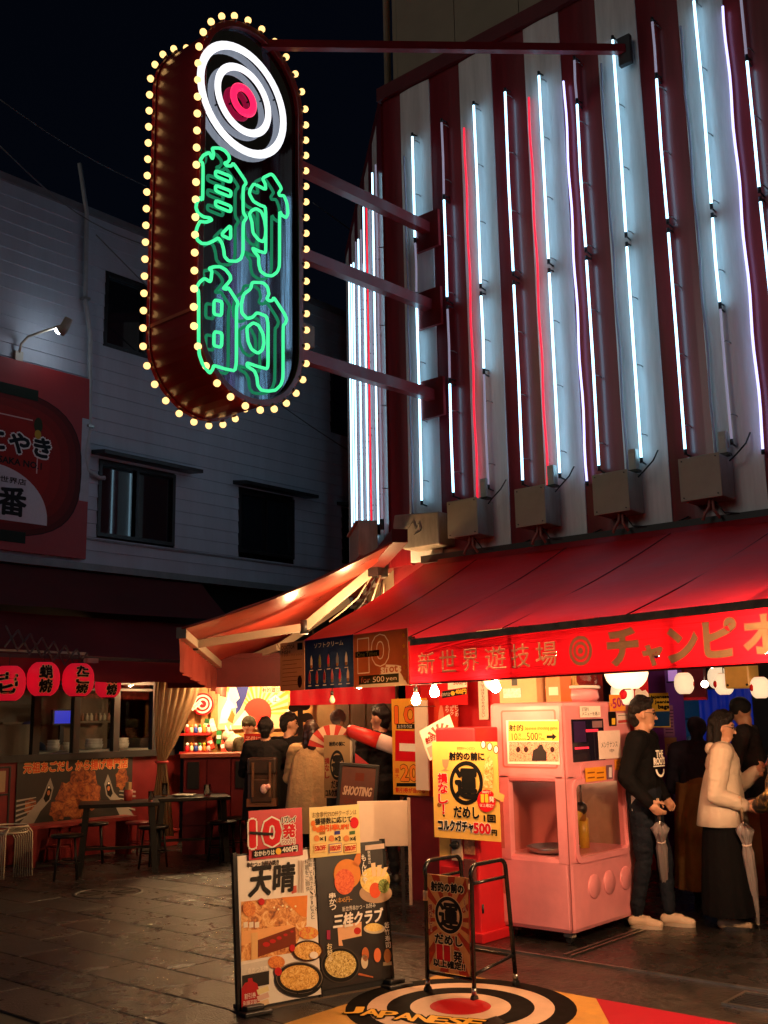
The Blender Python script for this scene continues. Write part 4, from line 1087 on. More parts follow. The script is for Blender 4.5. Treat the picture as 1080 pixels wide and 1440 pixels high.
# rain pipe and cables
t = thing('rain_pipe', 'white bent pipe running down the boards beside the billboard', 'pipe', (LX, 7.5, 0))
pp = [onX(x, y, LX + .08) - Vector((LX, 7.5, 0)) for x, y in [(112, 230), (122, 300), (120, 420), (127, 470), (126, 600), (119, 640), (123, 662), (140, 672), (147, 672)]]
part('pipe_run', MB().tube(pp, .03, 10), mat('white_pipe', (.45, .46, .47), rough=.4), t)
part('pipe_bracket', MB().box(pp[2], (.1, .1, .03)).box(pp[4], (.1, .1, .03)), M_STEEL, t)
M_SIDB = mat('grey_roof_edge', (.1, .1, .11), rough=.7)
for k, (a, c, d) in enumerate([((0, 140), (206, 262), .02), ((0, 205), (205, 345), .05), ((135, 330), (500, 640), .06), ((440, 285), (530, 350), .0)]):
    p0 = onX(*a, LX + .6); p1 = onX(*c, LX + .6); pts = [p0.lerp(p1, i / 10) - Vector((0, 0, d * 4 * math.sin(PI * i / 10))) for i in range(11)]
    single('overhead_cable', MB().tube([q - p0 for q in pts], .009, 5), mat('grey_cable', (.16, .16, .17), rough=.5, var=0), ['thin cable high in the night sky left of the neon sign', 'thin cable just above the roof of the clad building',
           'cable with clips sagging across the clad building wall', 'short cable in the dark gap beside the alley neon'][k], 'cable', 'overhead cables', M=Matrix.Translation(p0))
# ================================================================== STREET LEVEL OF THE ARCADE
def fY(px0, pyb, px1, pyt, Y):
    """frame, width, height of an upright sheet facing the street (plane y = Y)"""
    o = onY(px0, pyb, Y); return frame(o, (1, 0, 0)), onY(px1, pyb, Y).x - o.x, onY(px0, pyt, Y).z - o.z
def fX(px0, pyb, px1, pyt, X):
    o = onX(px0, pyb, X); return frame(o, (0, 1, 0)), onX(px1, pyb, X).y - o.y, onX(px0, pyt, X).z - o.z
def loc(M, px, py):
    p = onP(px, py, M.translation, Vector((M[0][2], M[1][2], M[2][2]))); q = M.inverted() @ p; return q.x, q.y
def wr(b, M, s, x0, y0, x1, y1, m, z=.003, **k):
    """lettering in the box whose corners are read off the photo, laid on the sheet M"""
    a = loc(M, x0, (y0 + y1) / 2); c = loc(M, x1, (y0 + y1) / 2); t_ = loc(M, (x0 + x1) / 2, y0); u = loc(M, (x0 + x1) / 2, y1)
    k.setdefault('rot', math.atan2(c[1] - a[1], c[0] - a[0]) * (0 if k.get('vertical') else 0))
    return write(b, s, (a[0] + c[0]) / 2, (t_[1] + u[1]) / 2, math.hypot(c[0] - a[0], 0), abs(t_[1] - u[1]), m, z, **k)
def pg(b, M, m, pts, z=.002):
    """flat patch of ink with corners read off the photo"""
    q = [loc(M, *p) for p in pts]
    if sum(q[i][0] * q[(i + 1) % len(q)][1] - q[(i + 1) % len(q)][0] * q[i][1] for i in range(len(q))) < 0: q.reverse()
    b.use(m).poly(q, z); return b
def el(b, M, m, px, py, rx, ry, z=.002, n=26):
    return pg(b, M, m, [(px + rx * math.cos(2 * PI * i / n), py + ry * math.sin(2 * PI * i / n)) for i in range(n)], z)

# ------------------------------------------------------------------ red walls behind the machines
M_HOTRED = mat('bright_red_panel', (.55, .012, .02), rough=.45, var=.12)
arc = thing('arcade_frontage', 'red ground floor wall and pillar of the arcade beside the machines', 'wall', (0, 0, 0))
part('red_wall', MB().bx(-6.25, -5.2, 7.5, 7.62, .016, 2.55), M_HOTRED, arc)
part('maroon_dado', MB().bx(-6.22, -5.2, 7.46, 7.497, .016, .9), M_DKRED, arc)
part('red_pillar', MB().bx(-5.2, -5.04, 7.3, 7.6, .016, 2.5), M_HOTRED, arc)
part('red_wall', MB().bx(-5.04, -4.45, 7.86, 7.95, .016, 2.9), M_HOTRED, arc)
part('pillar_edge', MB().bx(-5.04, -5.02, 7.29, 7.5, .016, 2.5), mat('black_trim', (.03, .005, .005), rough=.5), arc)
part('ceiling', MB().bx(-6.3, 4, 7.9, 14, 2.72, 2.8), mat('arcade_ceiling', (.12, .05, .045), rough=.6), arc)
part('back_wall', MB().bx(-6, 4, 13.0, 13.1, 0, 2.75), mat('dark_back_wall', (.02, .022, .03), rough=.4, var=.4, vscale=1.5), arc)
part('side_wall', MB().bx(-6.3, -6.2, 7.65, 13, 0, 2.75), M_DKRED, arc)

# ------------------------------------------------------------------ posters on the wall
M, w, h = fY(553, 1117, 603, 983, 7.42)
t = board('price_poster', 'tall yellow and red poster with 10, white arrow and 20 on the corner wall', 'poster', M, w, h, ink('e8a83c'))
b = MB(); pg(b, M, R_, [(556, 1027), (603, 1029), (603, 1072), (556, 1070)], .002)
pg(b, M, W_, [(562, 1045), (585, 1046), (585, 1034), (600, 1051), (585, 1068), (585, 1057), (562, 1056)], .004)
wr(b, M, '10', 556, 993, 586, 1017, ink('e86a28'), z=.004, bold=.006, outline=ink('4a1408'), ow=.006)
pg(b, M, K_, [(558, 1018), (590, 1018), (590, 1025), (558, 1025)], .004); wr(b, M, 'おかわりは', 560, 1019, 580, 1024, W_, z=.006)
wr(b, M, '最大', 556, 1080, 562, 1095, R_, z=.004, vertical=True); wr(b, M, '20', 564, 1076, 588, 1098, ink('f0882a'), z=.004, bold=.006, outline=ink('4a1408'), ow=.006)
pg(b, M, K_, [(558, 1101), (588, 1101), (588, 1106), (558, 1106)], .004); wr(b, M, '割引券が当たる', 557, 1108, 598, 1115, R_, z=.004, bold=.001)
part('lettering', b, None, t)
M, w, h = fY(585, 1111, 603, 985, 7.3)
t = thing('white_hanging_board', 'blank white narrow board hung in front of the price poster', 'board', M)
part('panel', MB().bx(0, w, 0, h, -.02, 0), mat('white_board', (.72, .6, .5), rough=.5, var=.06), t, bevel=.003)
part('tie_wire', MB().tube([(-.1, h * .93, .004), (w + .1, h * .93, .004)], .003, 5).tube([(w * .5, h, 0), (w * .5, h + .5, .0)], .003, 5), M_WIRE, t)
M, w, h = fY(618, 992, 658, 955, 7.25)
t = board('price_sheet', 'white, red and black price sheet reading 400 yen high on the red wall', 'poster', M, w, h, R_)
b = MB(); pg(b, M, W_, [(630, 955), (657, 955), (657, 966), (630, 970)], .002); pg(b, M, K_, [(622, 972), (657, 967), (657, 976), (622, 982)], .002)
wr(b, M, '500円', 638, 957, 656, 963, ink('a02018'), z=.004, bold=.001); wr(b, M, 'おかわりは', 620, 974, 633, 979, W_, z=.004); el(b, M, Y_, 637, 975, 3, 3, .004); wr(b, M, '400円', 641, 969, 656, 976, Y_, z=.004, bold=.002)
part('lettering', b, None, t)
M, w, h = fY(612, 1045, 645, 985, 7.3)
t = board('bottle_poster', 'dull red poster with a bottle and small white vertical writing', 'poster', M, w, h, ink('c0301c'))
b = MB(); pg(b, M, ink('e0806a'), [(616, 1018), (617, 1003), (619, 992), (622, 992), (624, 1003), (625, 1018)], .002)
wr(b, M, 'ビンの', 640, 990, 645, 1008, W_, vertical=True); wr(b, M, 'コルク', 633, 990, 638, 1006, W_, vertical=True); wr(b, M, 'あり', 627, 990, 631, 1002, W_, vertical=True)
part('lettering', b, None, t)
M, w, h = fY(674, 1012, 687, 952, 7.26)
t = board('paper_strip', 'long white paper strip with a column of handwriting beside the pink machine', 'poster', M, w, h, ink('f0d8c8'))
b = MB(); write(b, 'ここではきものをぬがない', w * .5, h * .5, w * .35, h * .9, K_, vertical=True); part('lettering', b, None, t)

# ------------------------------------------------------------------ red gacha cabinet and its big yellow poster
gx0, gx1, gy0, gy1 = -5.0, -4.63, 6.34, 6.72
t = thing('gacha_cabinet', 'tall red capsule toy cabinet with coin slots behind the wheeled sign', 'vending machine', (gx0, gy0, .016))
W0, D0 = gx1 - gx0, gy1 - gy0
part('cabinet', MB().bx(0, W0, 0, D0, .06, 1.5), M_HOTRED, t, bevel=.012)
part('base_plinth', MB().bx(-.02, W0 + .03, -.03, D0 + .03, 0, .07), M_HOTRED, t, bevel=.008)
part('door_panel', MB().bx(.03, W0 - .06, -.012, -.001, .1, .5), mat('deep_red_panel', (.34, .01, .015), rough=.4), t, bevel=.004)
part('coin_plate', MB().bx(.02, .12, -.01, -.001, .56, .74), mat('yellow_plate', (.6, .36, .1), rough=.5), t)
part('coin_mech', MB().bx(.14, .23, -.02, -.001, .55, .72), mat('cream_mech', (.5, .36, .26), rough=.4), t)
part('turn_handle', MB().cyl((.185, -.05, .66), (.185, -.02, .66), .03, n=14).box((.185, -.055, .66), (.06, .02, .016)), M_BLACK, t)
part('price_plate', MB().bx(.25, .34, -.012, -.001, .6, .72), mat('mixed_label', (.5, .2, .1), rough=.5, var=.6, vscale=40), t)
part('capsule_chute', MB().bx(.25, .35, -.03, -.001, .4, .57), mat('smoky_plastic', (.12, .04, .04), rough=.15), t, bevel=.006)
part('chute_tag', MB().bx(.25, .34, -.035, -.031, .36, .4), mat('tag_white', (.6, .5, .4), rough=.5), t)
for z in (.2, .8, 1.25):
    part('hinge', MB().cyl((W0 + .006, .02, z), (W0 + .006, .02, z + .06), .008, n=8), M_DKSTEEL, t)
M, w, h = fY(611, 1177, 704, 1043, 6.28)
M = frame(M.translation, (1, 0, 0)); w = onY(704, 1177, 6.28).x - M.translation.x; h = onY(611, 1043, 6.28).z - M.translation.z
t = board('fortune_poster', 'large yellow poster with a circled black character fixed on the red cabinet', 'poster', M, w, h, mat('yellow_card', (.80, .46, .10), rough=.5, var=.1))
b = MB()
def circled(b, M, px, py, rx, ry, ring, z=.003):
    n = 36; q = []
    for r_ in (1, .80): q += [loc(M, px + rx * r_ * math.cos(2 * PI * i / n), py + ry * r_ * math.sin(2 * PI * i / n)) for i in range(n)]
    b.use(ring).add([(x, y, z) for x, y in q], [(k, n + k, n + (k + 1) % n, (k + 1) % n)[::1] for k in range(n)])
    wr(b, M, '運', px - rx * .62, py - ry * .6, px + rx * .62, py + ry * .68, ring, z=z + .001, bold=.011)
circled(b, M, 656, 1101, 23.5, 31, K_)
wr(b, M, '射的の前に', 632, 1058, 681, 1069, K_, bold=.0035); wr(b, M, 'だめし', 639, 1135, 674, 1150, K_, bold=.004, outline=ink('f6d890'), ow=.003)
wr(b, M, '損なし！', 617, 1087, 630, 1145, R_, bold=.004, vertical=True, outline=W_, ow=.003)
wr(b, M, 'コルクガチャ', 617, 1154, 666, 1169, K_, bold=.004, outline=W_, ow=.004); wr(b, M, '500', 667, 1158, 690, 1172, R_, bold=.005, outline=W_, ow=.004); wr(b, M, '円', 692, 1167, 699, 1175, K_, bold=.002)
wr(b, M, '1回', 681, 1146, 697, 1156, K_, bold=.003); wr(b, M, '新世界チャンピオン', 643, 1050, 668, 1055, ink('6a4420'))
el(b, M, R_, 685, 1126, 13, 16, .008); wr(b, M, '500円で', 679, 1112, 692, 1116, W_, z=.010); wr(b, M, '1', 677.5, 1117, 681.5, 1128, Y_, z=.010, bold=.002); wr(b, M, '1', 683.5, 1117, 687.5, 1128, Y_, z=.010, bold=.002); wr(b, M, '発', 689, 1120, 696, 1128, W_, z=.010, bold=.001); wr(b, M, '以上確定!!', 676, 1130, 695, 1135, W_, z=.010)
pg(b, M, food('bottle_print', ['3a200c', '8a5a20', 'e0b060', 'f0e0b0', '5a2a10'], 30), [(680, 1108), (681, 1078), (684, 1068), (689, 1062), (693, 1070), (694, 1090), (693, 1108)], .004)
for px, py in ((680, 1047), (689, 1050), (698, 1054)):
    el(b, M, ink('8a2018'), px, py, 4, 6, .003); el(b, M, W_, px, py, 2.8, 4.6, .004)
pg(b, M, ink('b08060'), [(622, 1068), (632, 1068), (630, 1078), (628, 1082), (633, 1084), (620, 1084), (626, 1081), (623, 1077)], .003)
el(b, M, ink('8a5a28'), 618, 1132, 3, 3, .003); pg(b, M, K_, [(622, 1141), (624, 1141), (626, 1148), (624, 1149)], .003)
part('lettering', b, None, t)
part('folded_tag', MB().add([(*loc(M, *p), .012) for p in [(697, 1111), (711, 1118), (709, 1128), (695, 1121)]], [(0, 3, 2, 1)]), mat('yellow_tag', (.75, .45, .12), rough=.5), t)
M = frame(onY(604, 1070, 6.6), onY(652, 1044, 6.6) - onY(604, 1070, 6.6), (-.35, 0, 1))
t = board('fan_card', 'tilted pink and white card with rays, clipped above the yellow poster', 'card', M, .33, .25, ink('f4dcc8'))
b = MB()
for k in range(7):
    a = -.35 + k * .42; b.use(ink('d8584c')).poly([(.17, .12), (.17 + .14 * math.cos(a), .12 + .11 * math.sin(a)), (.17 + .14 * math.cos(a + .2), .12 + .11 * math.sin(a + .2))], .002)
b.use(ink('e8a08c')).rect(.02, .02, .14, .1, .004); write(b, '射的', .08, .15, .1, .05, ink('8a2018'), z=.005, bold=.002); b.use(ink('f6c8a8')).disc(.2, .1, .05, .04, .004); b.use(K_).disc(.15, .06, .012, .012, .006)
part('printed_picture', b, None, t)

# ------------------------------------------------------------------ pink machine
M_PINK = mat('pink_enamel', (.78, .28, .32), rough=.32, var=.15, vscale=3, coat=.15)
M_PINKD = mat('pink_enamel_inner', (.5, .13, .12), rough=.4, var=.1)
PX0, PX1, PY0, PY1, PZ0, PZ1 = -4.70, -4.05, 6.63, 7.66, .07, 1.69
t = thing('pink_vending_machine', 'tall pink candy vending machine on castors with glazed window and screen', 'vending machine', (PX0, PY0, .016))
PWx, PDy = PX1 - PX0, PY1 - PY0; zA, zB = .58, 1.10
part('lower_cabinet', MB().bx(0, PWx, 0, PDy, PZ0, zA), M_PINK, t, bevel=.035)
part('upper_cabinet', MB().bx(0, PWx, 0, PDy, zB, PZ1 - .016), M_PINK, t, bevel=.03)
for x0, x1, y0, y1 in ((.0, .15, 0, .06), (PWx - .09, PWx, 0, .10), (PWx - .05, PWx, PDy - .2, PDy), (0, .04, PDy - .04, PDy)):
    part('corner_post', MB().bx(x0, x1, y0, y1, zA - .04, zB + .04), M_PINK, t)
part('inner_back', MB().bx(.03, .06, .06, PDy - .05, zA - .02, zB + .02), M_PINKD, t)
part('inner_back', MB().bx(.05, PWx - .06, PDy - .09, PDy - .06, zA - .02, zB + .02), mat('sand_panel', (.42, .30, .2), rough=.6), t)
part('candy_bowl', MB().lathe([(.04, .0), (.17, .01), (.2, .045), (.19, .05), (.16, .02), (.03, .015)], 28, (.36, .25, zA)), M_STEEL, t)
part('robot_arm', MB().cyl((.4, .62, zA), (.4, .62, zA + .22), .045, n=14).tube([(.4, .62, zA + .2), (.45, .52, zA + .3), (.42, .42, zA + .18)], .035, 10), mat('robot_yellow', (.55, .38, .04), rough=.35), t)
part('arm_joint', MB().ball((.45, .52, zA + .3), .05).cyl((.41, .4, zA + .1), (.42, .42, zA + .2), .02), M_BLACK, t)
part('led_strip', MB().bx(.1, PWx - .12, PDy - .14, PDy - .12, zB - .02, zB - .002), glow('led_warm', (1, .75, .5), 9), t)
part('arm_rod', MB().cyl((.45, .52, zA + .3), (.47, .5, zB), .009, n=8), M_STEEL, t)
part('front_pane', MB().bx(PWx - .02, PWx - .014, .1, PDy - .2, zA, zB), panes('machine_glass', (.95, .9, .88)), t)
# raised rounded frame round the pane
def rrect(x0, y0, x1, y1, r, n=6):
    out = []
    for cx, cy, a0 in ((x1 - r, y0 + r, -PI / 2), (x1 - r, y1 - r, 0), (x0 + r, y1 - r, PI / 2), (x0 + r, y0 + r, PI)):
        out += [(cx + r * math.cos(a0 + PI / 2 * k / n), cy + r * math.sin(a0 + PI / 2 * k / n)) for k in range(n + 1)]
    return out
def rframe(x0, y0, x1, y1, r, wd, z0_, z1_):
    o, i = rrect(x0, y0, x1, y1, r), rrect(x0 + wd, y0 + wd, x1 - wd, y1 - wd, max(.01, r - wd * .6)); n = len(o); b = MB()
    vs_ = [(*p, z0_) for p in o] + [(*p, z1_) for p in o] + [(*p, z1_) for p in i] + [(*p, z0_) for p in i]
    return b.add(vs_, [(a * n + k, a * n + (k + 1) % n, ((a + 1) % 4) * n + (k + 1) % n, ((a + 1) % 4) * n + k) for k in range(n) for a in range(4)])
FR = frame((PWx, 0, 0), (0, 1, 0))
part('window_frame', rframe(.07, zA - .045, PDy - .15, zB + .02, .07, .04, -.03, .014), M_PINK, t, M=FR)
part('window_bump', rframe(.2, zB + .01, PDy - .25, zB + .13, .05, .05, -.01, .008), M_PINK, t, M=FR)
for k, yk in enumerate((.31, .53, .78)):
    part('round_boss', MB().lathe([(.085, -.02), (.085, .005), (.078, .012), (.001, .014)], 28, (yk, .36, 0)), M_PINK, t, M=FR)
part('side_seam', MB().bx(.012, .018, PZ0 + .02, PZ1 - .05, -.002, .0015), mat('seam_dark_pink', (.3, .08, .08), rough=.6), t, M=frame((PWx - .02, -.002, 0), (1, 0, 0)))  # darker pink strip marks the cabinet seam
part('touch_screen', MB().bx(.11, .57, 1.24, 1.545, -.005, .006), mat('screen_glass', (.01, .008, .02), rough=.05, var=0), t, M=FR)
b = MB().use(glow('screen_red', (.9, .03, .06), .7)).rect(.3, 1.45, .48, 1.47, .009).rect(.13, 1.33, .33, 1.345, .009); b.use(ink('301a4a')).rect(.13, 1.38, .3, 1.53, .0075); b.use(ink('8a6a70')).rect(.4, 1.48, .55, 1.53, .0075)
part('screen_picture', b, None, t, M=FR)
part('latch_handle', MB().bx(PDy - .1, PDy - .05, .62, .74, .0, .025), M_BLACK, t, M=FR, bevel=.008)
part('side_recess', rframe(.11, 1.20, PWx - .06, 1.62, .02, .012, -.002, .003), M_PINKD, t, M=frame((0, 0, 0), (1, 0, 0)))
part('side_vent', MB().bx(.02, .05, .3, .52, -.001, .003).bx(.07, .10, .3, .52, -.001, .003).bx(.02, .05, .62, .95, -.001, .003).bx(.07, .1, .62, .95, -.001, .003), M_PINKD, t, M=frame((0, 0, 0), (1, 0, 0)))
for cx, cy in ((.1, .1), (PWx - .08, .08), (PWx - .08, PDy - .12), (.1, PDy - .12)):
    w_ = part('castor', MB().box((cx, cy, .055), (.075, .05, .03)).bar((cx - .045, cy, .04), (cx - .02, cy, .07), .02), mat('castor_plastic', (.3, .24, .2), rough=.5), t, bevel=.004)
    part('wheel', MB().cyl((cx, cy - .018, .026), (cx, cy + .018, .026), .026, n=14), M_BLACK, w_)
# stickers and sheets on the machine
PKm = t.matrix_world.copy()
M, w, h = fY(714, 1074, 787, 1013, PY0 - .008)
g = board('shooting_sheet', 'yellow sheet on the pink machine side with arrow and a crowd photo', 'poster', M, w, h, W_, .003)
b = MB(); pg(b, M, ink('f0d860'), [(715, 1014), (786, 1014), (786, 1042), (715, 1042)], .001)
wr(b, M, '射的', 716, 1019, 736, 1028, K_, bold=.001); wr(b, M, 'Japanese shooting game', 738, 1021, 784, 1028, ink('b06a18')); wr(b, M, '10', 720, 1031, 728, 1041, K_); wr(b, M, '発', 729, 1031, 733, 1036, K_); wr(b, M, 'Shots', 729, 1037, 740, 1041, ink('b06a18'))
wr(b, M, '500', 741, 1030, 757, 1041, K_); wr(b, M, '円', 758, 1031, 762, 1035, K_); wr(b, M, 'Yen', 758, 1036, 766, 1041, ink('b06a18'))
pg(b, M, K_, [(769, 1034), (777, 1034), (777, 1031), (783, 1036), (777, 1041), (777, 1038), (769, 1038)], .003)
pg(b, M, food('crowd_print', ['3a0a0a', 'c0342a', 'f0c0a0', 'a02020', 'f0e0d0'], 45), [(716, 1043), (786, 1043), (786, 1071), (716, 1071)], .001)
pg(b, M, ink('2a2628'), [(748, 1070), (750, 1055), (756, 1052), (759, 1047), (763, 1047), (765, 1053), (769, 1058), (769, 1070)], .003)
for px in (729, 740, 777): el(b, M, ink('381414'), px, 1054, 3, 4, .003)
part('lettering', b, None, g)
FX0 = PX1 + .012
def sticker(name, label, x0, y0, x1, y1, base, cat='sticker', off=.0):
    M, w, h = fX(x0, y1, x1, y0, FX0 + off); return board(name, label, cat, M, w, h, base, .002, 'stickers on the pink machine'), M
g, M = sticker('speech_sticker', 'white speech bubble sticker above the machine screen', 816, 993, 845, 1009, ink('f6e8dc')); b = MB(); wr(b, M, 'メニューを選ぶ', 818, 1001, 843, 1006, K_); wr(b, M, 'STEP1', 818, 995, 827, 1000, K_); part('lettering', b, None, g)
g, M = sticker('price_tag', 'orange tag reading 500 at the machine top edge', 858, 977, 880, 1000, ink('f09838'), 'sticker', .01); b = MB(); wr(b, M, '500', 861, 981, 879, 994, ink('b01868'), bold=.003, rot=.12); wr(b, M, '¥', 858, 989, 861, 994, ink('b01868')); part('lettering', b, None, g)
g, M = sticker('black_sticker', 'small black and yellow sticker under the 500 tag', 857, 1001, 867, 1021, K_); b = MB(); pg(b, M, Y_, [(860, 1010), (865, 1010), (865, 1019), (860, 1019)]); part('lettering', b, None, g)
g, M = sticker('white_sticker', 'small white and red printed sticker under the 500 tag', 868, 1003, 883, 1018, ink('e8d0c8')); b = MB(); pg(b, M, ink('c04040'), [(869, 1013), (882, 1012), (882, 1016), (869, 1017)]); pg(b, M, ink('8a6a60'), [(869, 1006), (882, 1005), (882, 1006), (869, 1007)]); part('lettering', b, None, g)
g, M = sticker('paper_note', 'taped white handwritten note beside the machine screen', 843, 1028, 874, 1068, ink('f4dcd4'), 'note', .012); b = MB(); wr(b, M, 'メンテナンス', 845, 1043, 868, 1051, ink('4a3838')); wr(b, M, '中', 857, 1053, 863, 1058, ink('4a3838')); part('lettering', b, None, g)
g, M = sticker('orange_sticker', 'wide orange instruction sticker above the machine window', 824, 1080, 853, 1100, ink('f0a02c'), off=.01); b = MB()
for k in range(4): pg(b, M, ink('8a4a10'), [(826 + 13 * (k % 2), 1086 + 7 * (k // 2)), (836 + 13 * (k % 2), 1085 + 7 * (k // 2)), (836 + 13 * (k % 2), 1087 + 7 * (k // 2)), (826 + 13 * (k % 2), 1088 + 7 * (k // 2))])
part('lettering', b, None, g)
g, M = sticker('can_sticker', 'narrow sticker with a can beside the orange instruction sticker', 854, 1076, 862, 1096, ink('7a5a70'), off=.01); b = MB(); pg(b, M, ink('e8e0e8'), [(856, 1079), (860, 1079), (860, 1093), (856, 1093)]); part('lettering', b, None, g)
g, M = sticker('discharge_sticker', 'small orange text sticker under the handwritten note', 865, 1068, 884, 1083, ink('f09a30')); b = MB(); wr(b, M, 'SCANABLE', 866, 1070, 882, 1074, ink('8a3a10')); pg(b, M, ink('a86018'), [(867, 1077), (880, 1076), (880, 1077), (867, 1078)]); part('lettering', b, None, g)
# things standing on the machine
t = thing('carton', 'brown cardboard carton with a paper label on top of the pink machine', 'box', (-4.66, 6.72, PZ1))
part('carton_body', MB().bx(0, .34, 0, .3, 0, .2), mat('cardboard', (.5, .32, .17), rough=.7, var=.1), t, bevel=.004)
part('paper_label', MB().bx(.04, .2, -.004, -.001, .04, .11), mat('blue_print_label', (.6, .55, .55), rough=.6, var=.4, vscale=60), t); part('tape', MB().bx(.12, .17, -.003, -.0008, .13, .2), M_BLACK, t)
t = thing('orange_box', 'orange snack box beside the carton on the pink machine', 'box', (-4.28, 6.78, PZ1))
part('box_body', MB().bx(0, .13, 0, .16, 0, .24), mat('orange_card', (.7, .16, .04), rough=.5), t, bevel=.003); part('print_panel', MB().bx(.03, .11, -.003, -.001, .05, .11), mat('cream_print', (.7, .55, .45), rough=.5), t)
t = thing('candy_dome', 'pink candy floss maker with clear dome full of yellow strands on the machine', 'candy machine', (-4.33, 7.12, PZ1))
part('base', MB().lathe([(.24, 0), (.27, .03), (.26, .09), (.22, .10)], 24), M_PINK, t)
part('clear_dome', MB().lathe([(.25, .10), (.27, .17), (.25, .27), (.18, .34), (.05, .37)], 24), panes('dome_glass', (.96, .92, .9)), t)
b = MB()
for k in range(26):
    a = k * .9; r_ = .05 + .13 * random.random(); b.tube([(r_ * math.cos(a), r_ * math.sin(a), .10), (r_ * .9 * math.cos(a + .6), r_ * .9 * math.sin(a + .6), .2), (r_ * .6 * math.cos(a + 1.1), r_ * .6 * math.sin(a + 1.1), .31)], .011, 5)
part('candy_strands', b, mat('yellow_candy', (.8, .5, .16), rough=.5), t, kind='stuff')
part('dome_frame', MB().tube([(.27 * math.cos(a), .27 * math.sin(a), .11) for a in [k * PI / 12 for k in range(24)]], .014, 6, closed=True), mat('white_frame', (.7, .6, .58), rough=.4), t)

# ------------------------------------------------------------------ wheeled poster stand
t = thing('wheeled_sign_stand', 'black tube sign stand on castors with an orange ray poster', 'sign stand', (-4.13, 5.1, 0))
M_TUBE = mat('black_tube', (.01, .01, .011), rough=.25, var=.1)
sw = .34
def uloop(x):
    pts = [(x, 0, .06), (x, .01, .70)] + [(x, .06 - .06 * math.cos(a) + .01 * 0, .74 + .06 * math.sin(a)) for a in [k * PI / 10 for k in range(6)]] + [(x, .30, .80)]
    pts += [(x, .30 + .06 * math.sin(a), .74 + .06 * math.cos(a)) for a in [k * PI / 10 for k in range(1, 6)]] + [(x, .42, .06)]
    return pts
for x in (0, sw):
    part('side_loop', MB().tube(uloop(x), .0135, 10), M_TUBE, t)
    part('cross_bar', MB().tube([(x, .02, .69), (x, .35, .69)], .011, 8), M_TUBE, t)
    for y in (0, .42):
        c_ = part('castor', MB().cyl((x, y, .045), (x, y, .085), .016, n=10), M_STEEL, t)
        part('wheel', MB().cyl((x - .012, y, .024), (x + .012, y, .024), .024, n=14), M_BLACK, c_)
part('lower_rail', MB().tube([(0, 0, .13), (sw, 0, .13)], .011, 8), M_TUBE, t)
part('lower_rail', MB().tube([(0, .39, .2), (sw, .39, .2)], .011, 8), M_TUBE, t)
part('side_rail', MB().tube([(sw, .02, .16), (sw, .4, .2)], .011, 8), M_TUBE, t)
part('corner_tape', MB().cyl((0, 0, .56), (0, 0, .62), .0145, n=10), mat('cream_tape', (.6, .42, .25), rough=.6), t)
M = frame(t.matrix_world.translation + Vector((.02, -.004, .145)), (1, 0, 0)); g = part('poster_panel', MB().bx(.02, sw - .02, .145, .725, -.006, 0), mat('orange_ray_base', (.70, .34, .09), rough=.5), t, M=frame((0, -.002, 0), (1, 0, 0)))
Mw = frame((-4.13, 5.098, 0), (1, 0, 0)); b = MB()
for k in range(28):
    a = 2 * PI * k / 28
    def clipr(a):
        cx, cy = sw / 2, .46; dx, dy = math.cos(a), math.sin(a); ts = []
        if dx: ts += [((sw - .021 if dx > 0 else .021) - cx) / dx]
        if dy: ts += [((.724 if dy > 0 else .146) - cy) / dy]
        r_ = min(ts); return cx + dx * r_, cy + dy * r_
    if k % 2 == 0:
        b.use(ink('b2381c')).poly([(sw / 2 + .1 * math.cos(a), .46 + .1 * math.sin(a)), clipr(a), clipr(a + .2), (sw / 2 + .1 * math.cos(a + .2), .46 + .1 * math.sin(a + .2))], .001)
b.use(ink('f0c890')).disc(sw / 2 + .005, .49, .105, .115, .0018)
n = 36; q = [(sw / 2 + .005 + r_ * math.cos(2 * PI * i / n), .49 + r_ * 1.1 * math.sin(2 * PI * i / n)) for r_ in (.1, .08) for i in range(n)]
b.use(K_).add([(x, y, .003) for x, y in q], [(k, n + k, n + (k + 1) % n, (k + 1) % n) for k in range(n)])
write(b, '運', sw / 2 + .005, .485, .135, .145, K_, z=.004, bold=.006)
oc = ink('f4d8a0')
write(b, '射的の前の', sw / 2, .655, .24, .055, K_, z=.003, bold=.003, outline=oc, ow=.005); write(b, 'だめし', sw / 2, .34, .2, .055, K_, z=.003, bold=.003, outline=oc, ow=.005)
write(b, '1', sw / 2 - .068, .262, .038, .085, R_, z=.003, bold=.0045, outline=oc, ow=.006); write(b, '1', sw / 2 - .012, .262, .038, .085, R_, z=.0045, bold=.0045, outline=oc, ow=.006); write(b, '発', sw / 2 + .065, .25, .06, .06, K_, z=.003, bold=.003, outline=oc, ow=.005)
write(b, '以上確定!!', sw / 2, .197, .23, .045, K_, z=.003, bold=.0025, outline=oc, ow=.004)
write(b, '損なし！', .042, .46, .028, .17, ink('a02014'), z=.003, bold=.001, vertical=True, outline=oc, ow=.003); write(b, '1人', sw - .045, .56, .024, .07, ink('c04020'), z=.003, vertical=True, outline=oc, ow=.003)
part('lettering', b, None, t, M=frame((0, -.002, 0), (1, 0, 0)))

t.scale = (1, 1, .93)

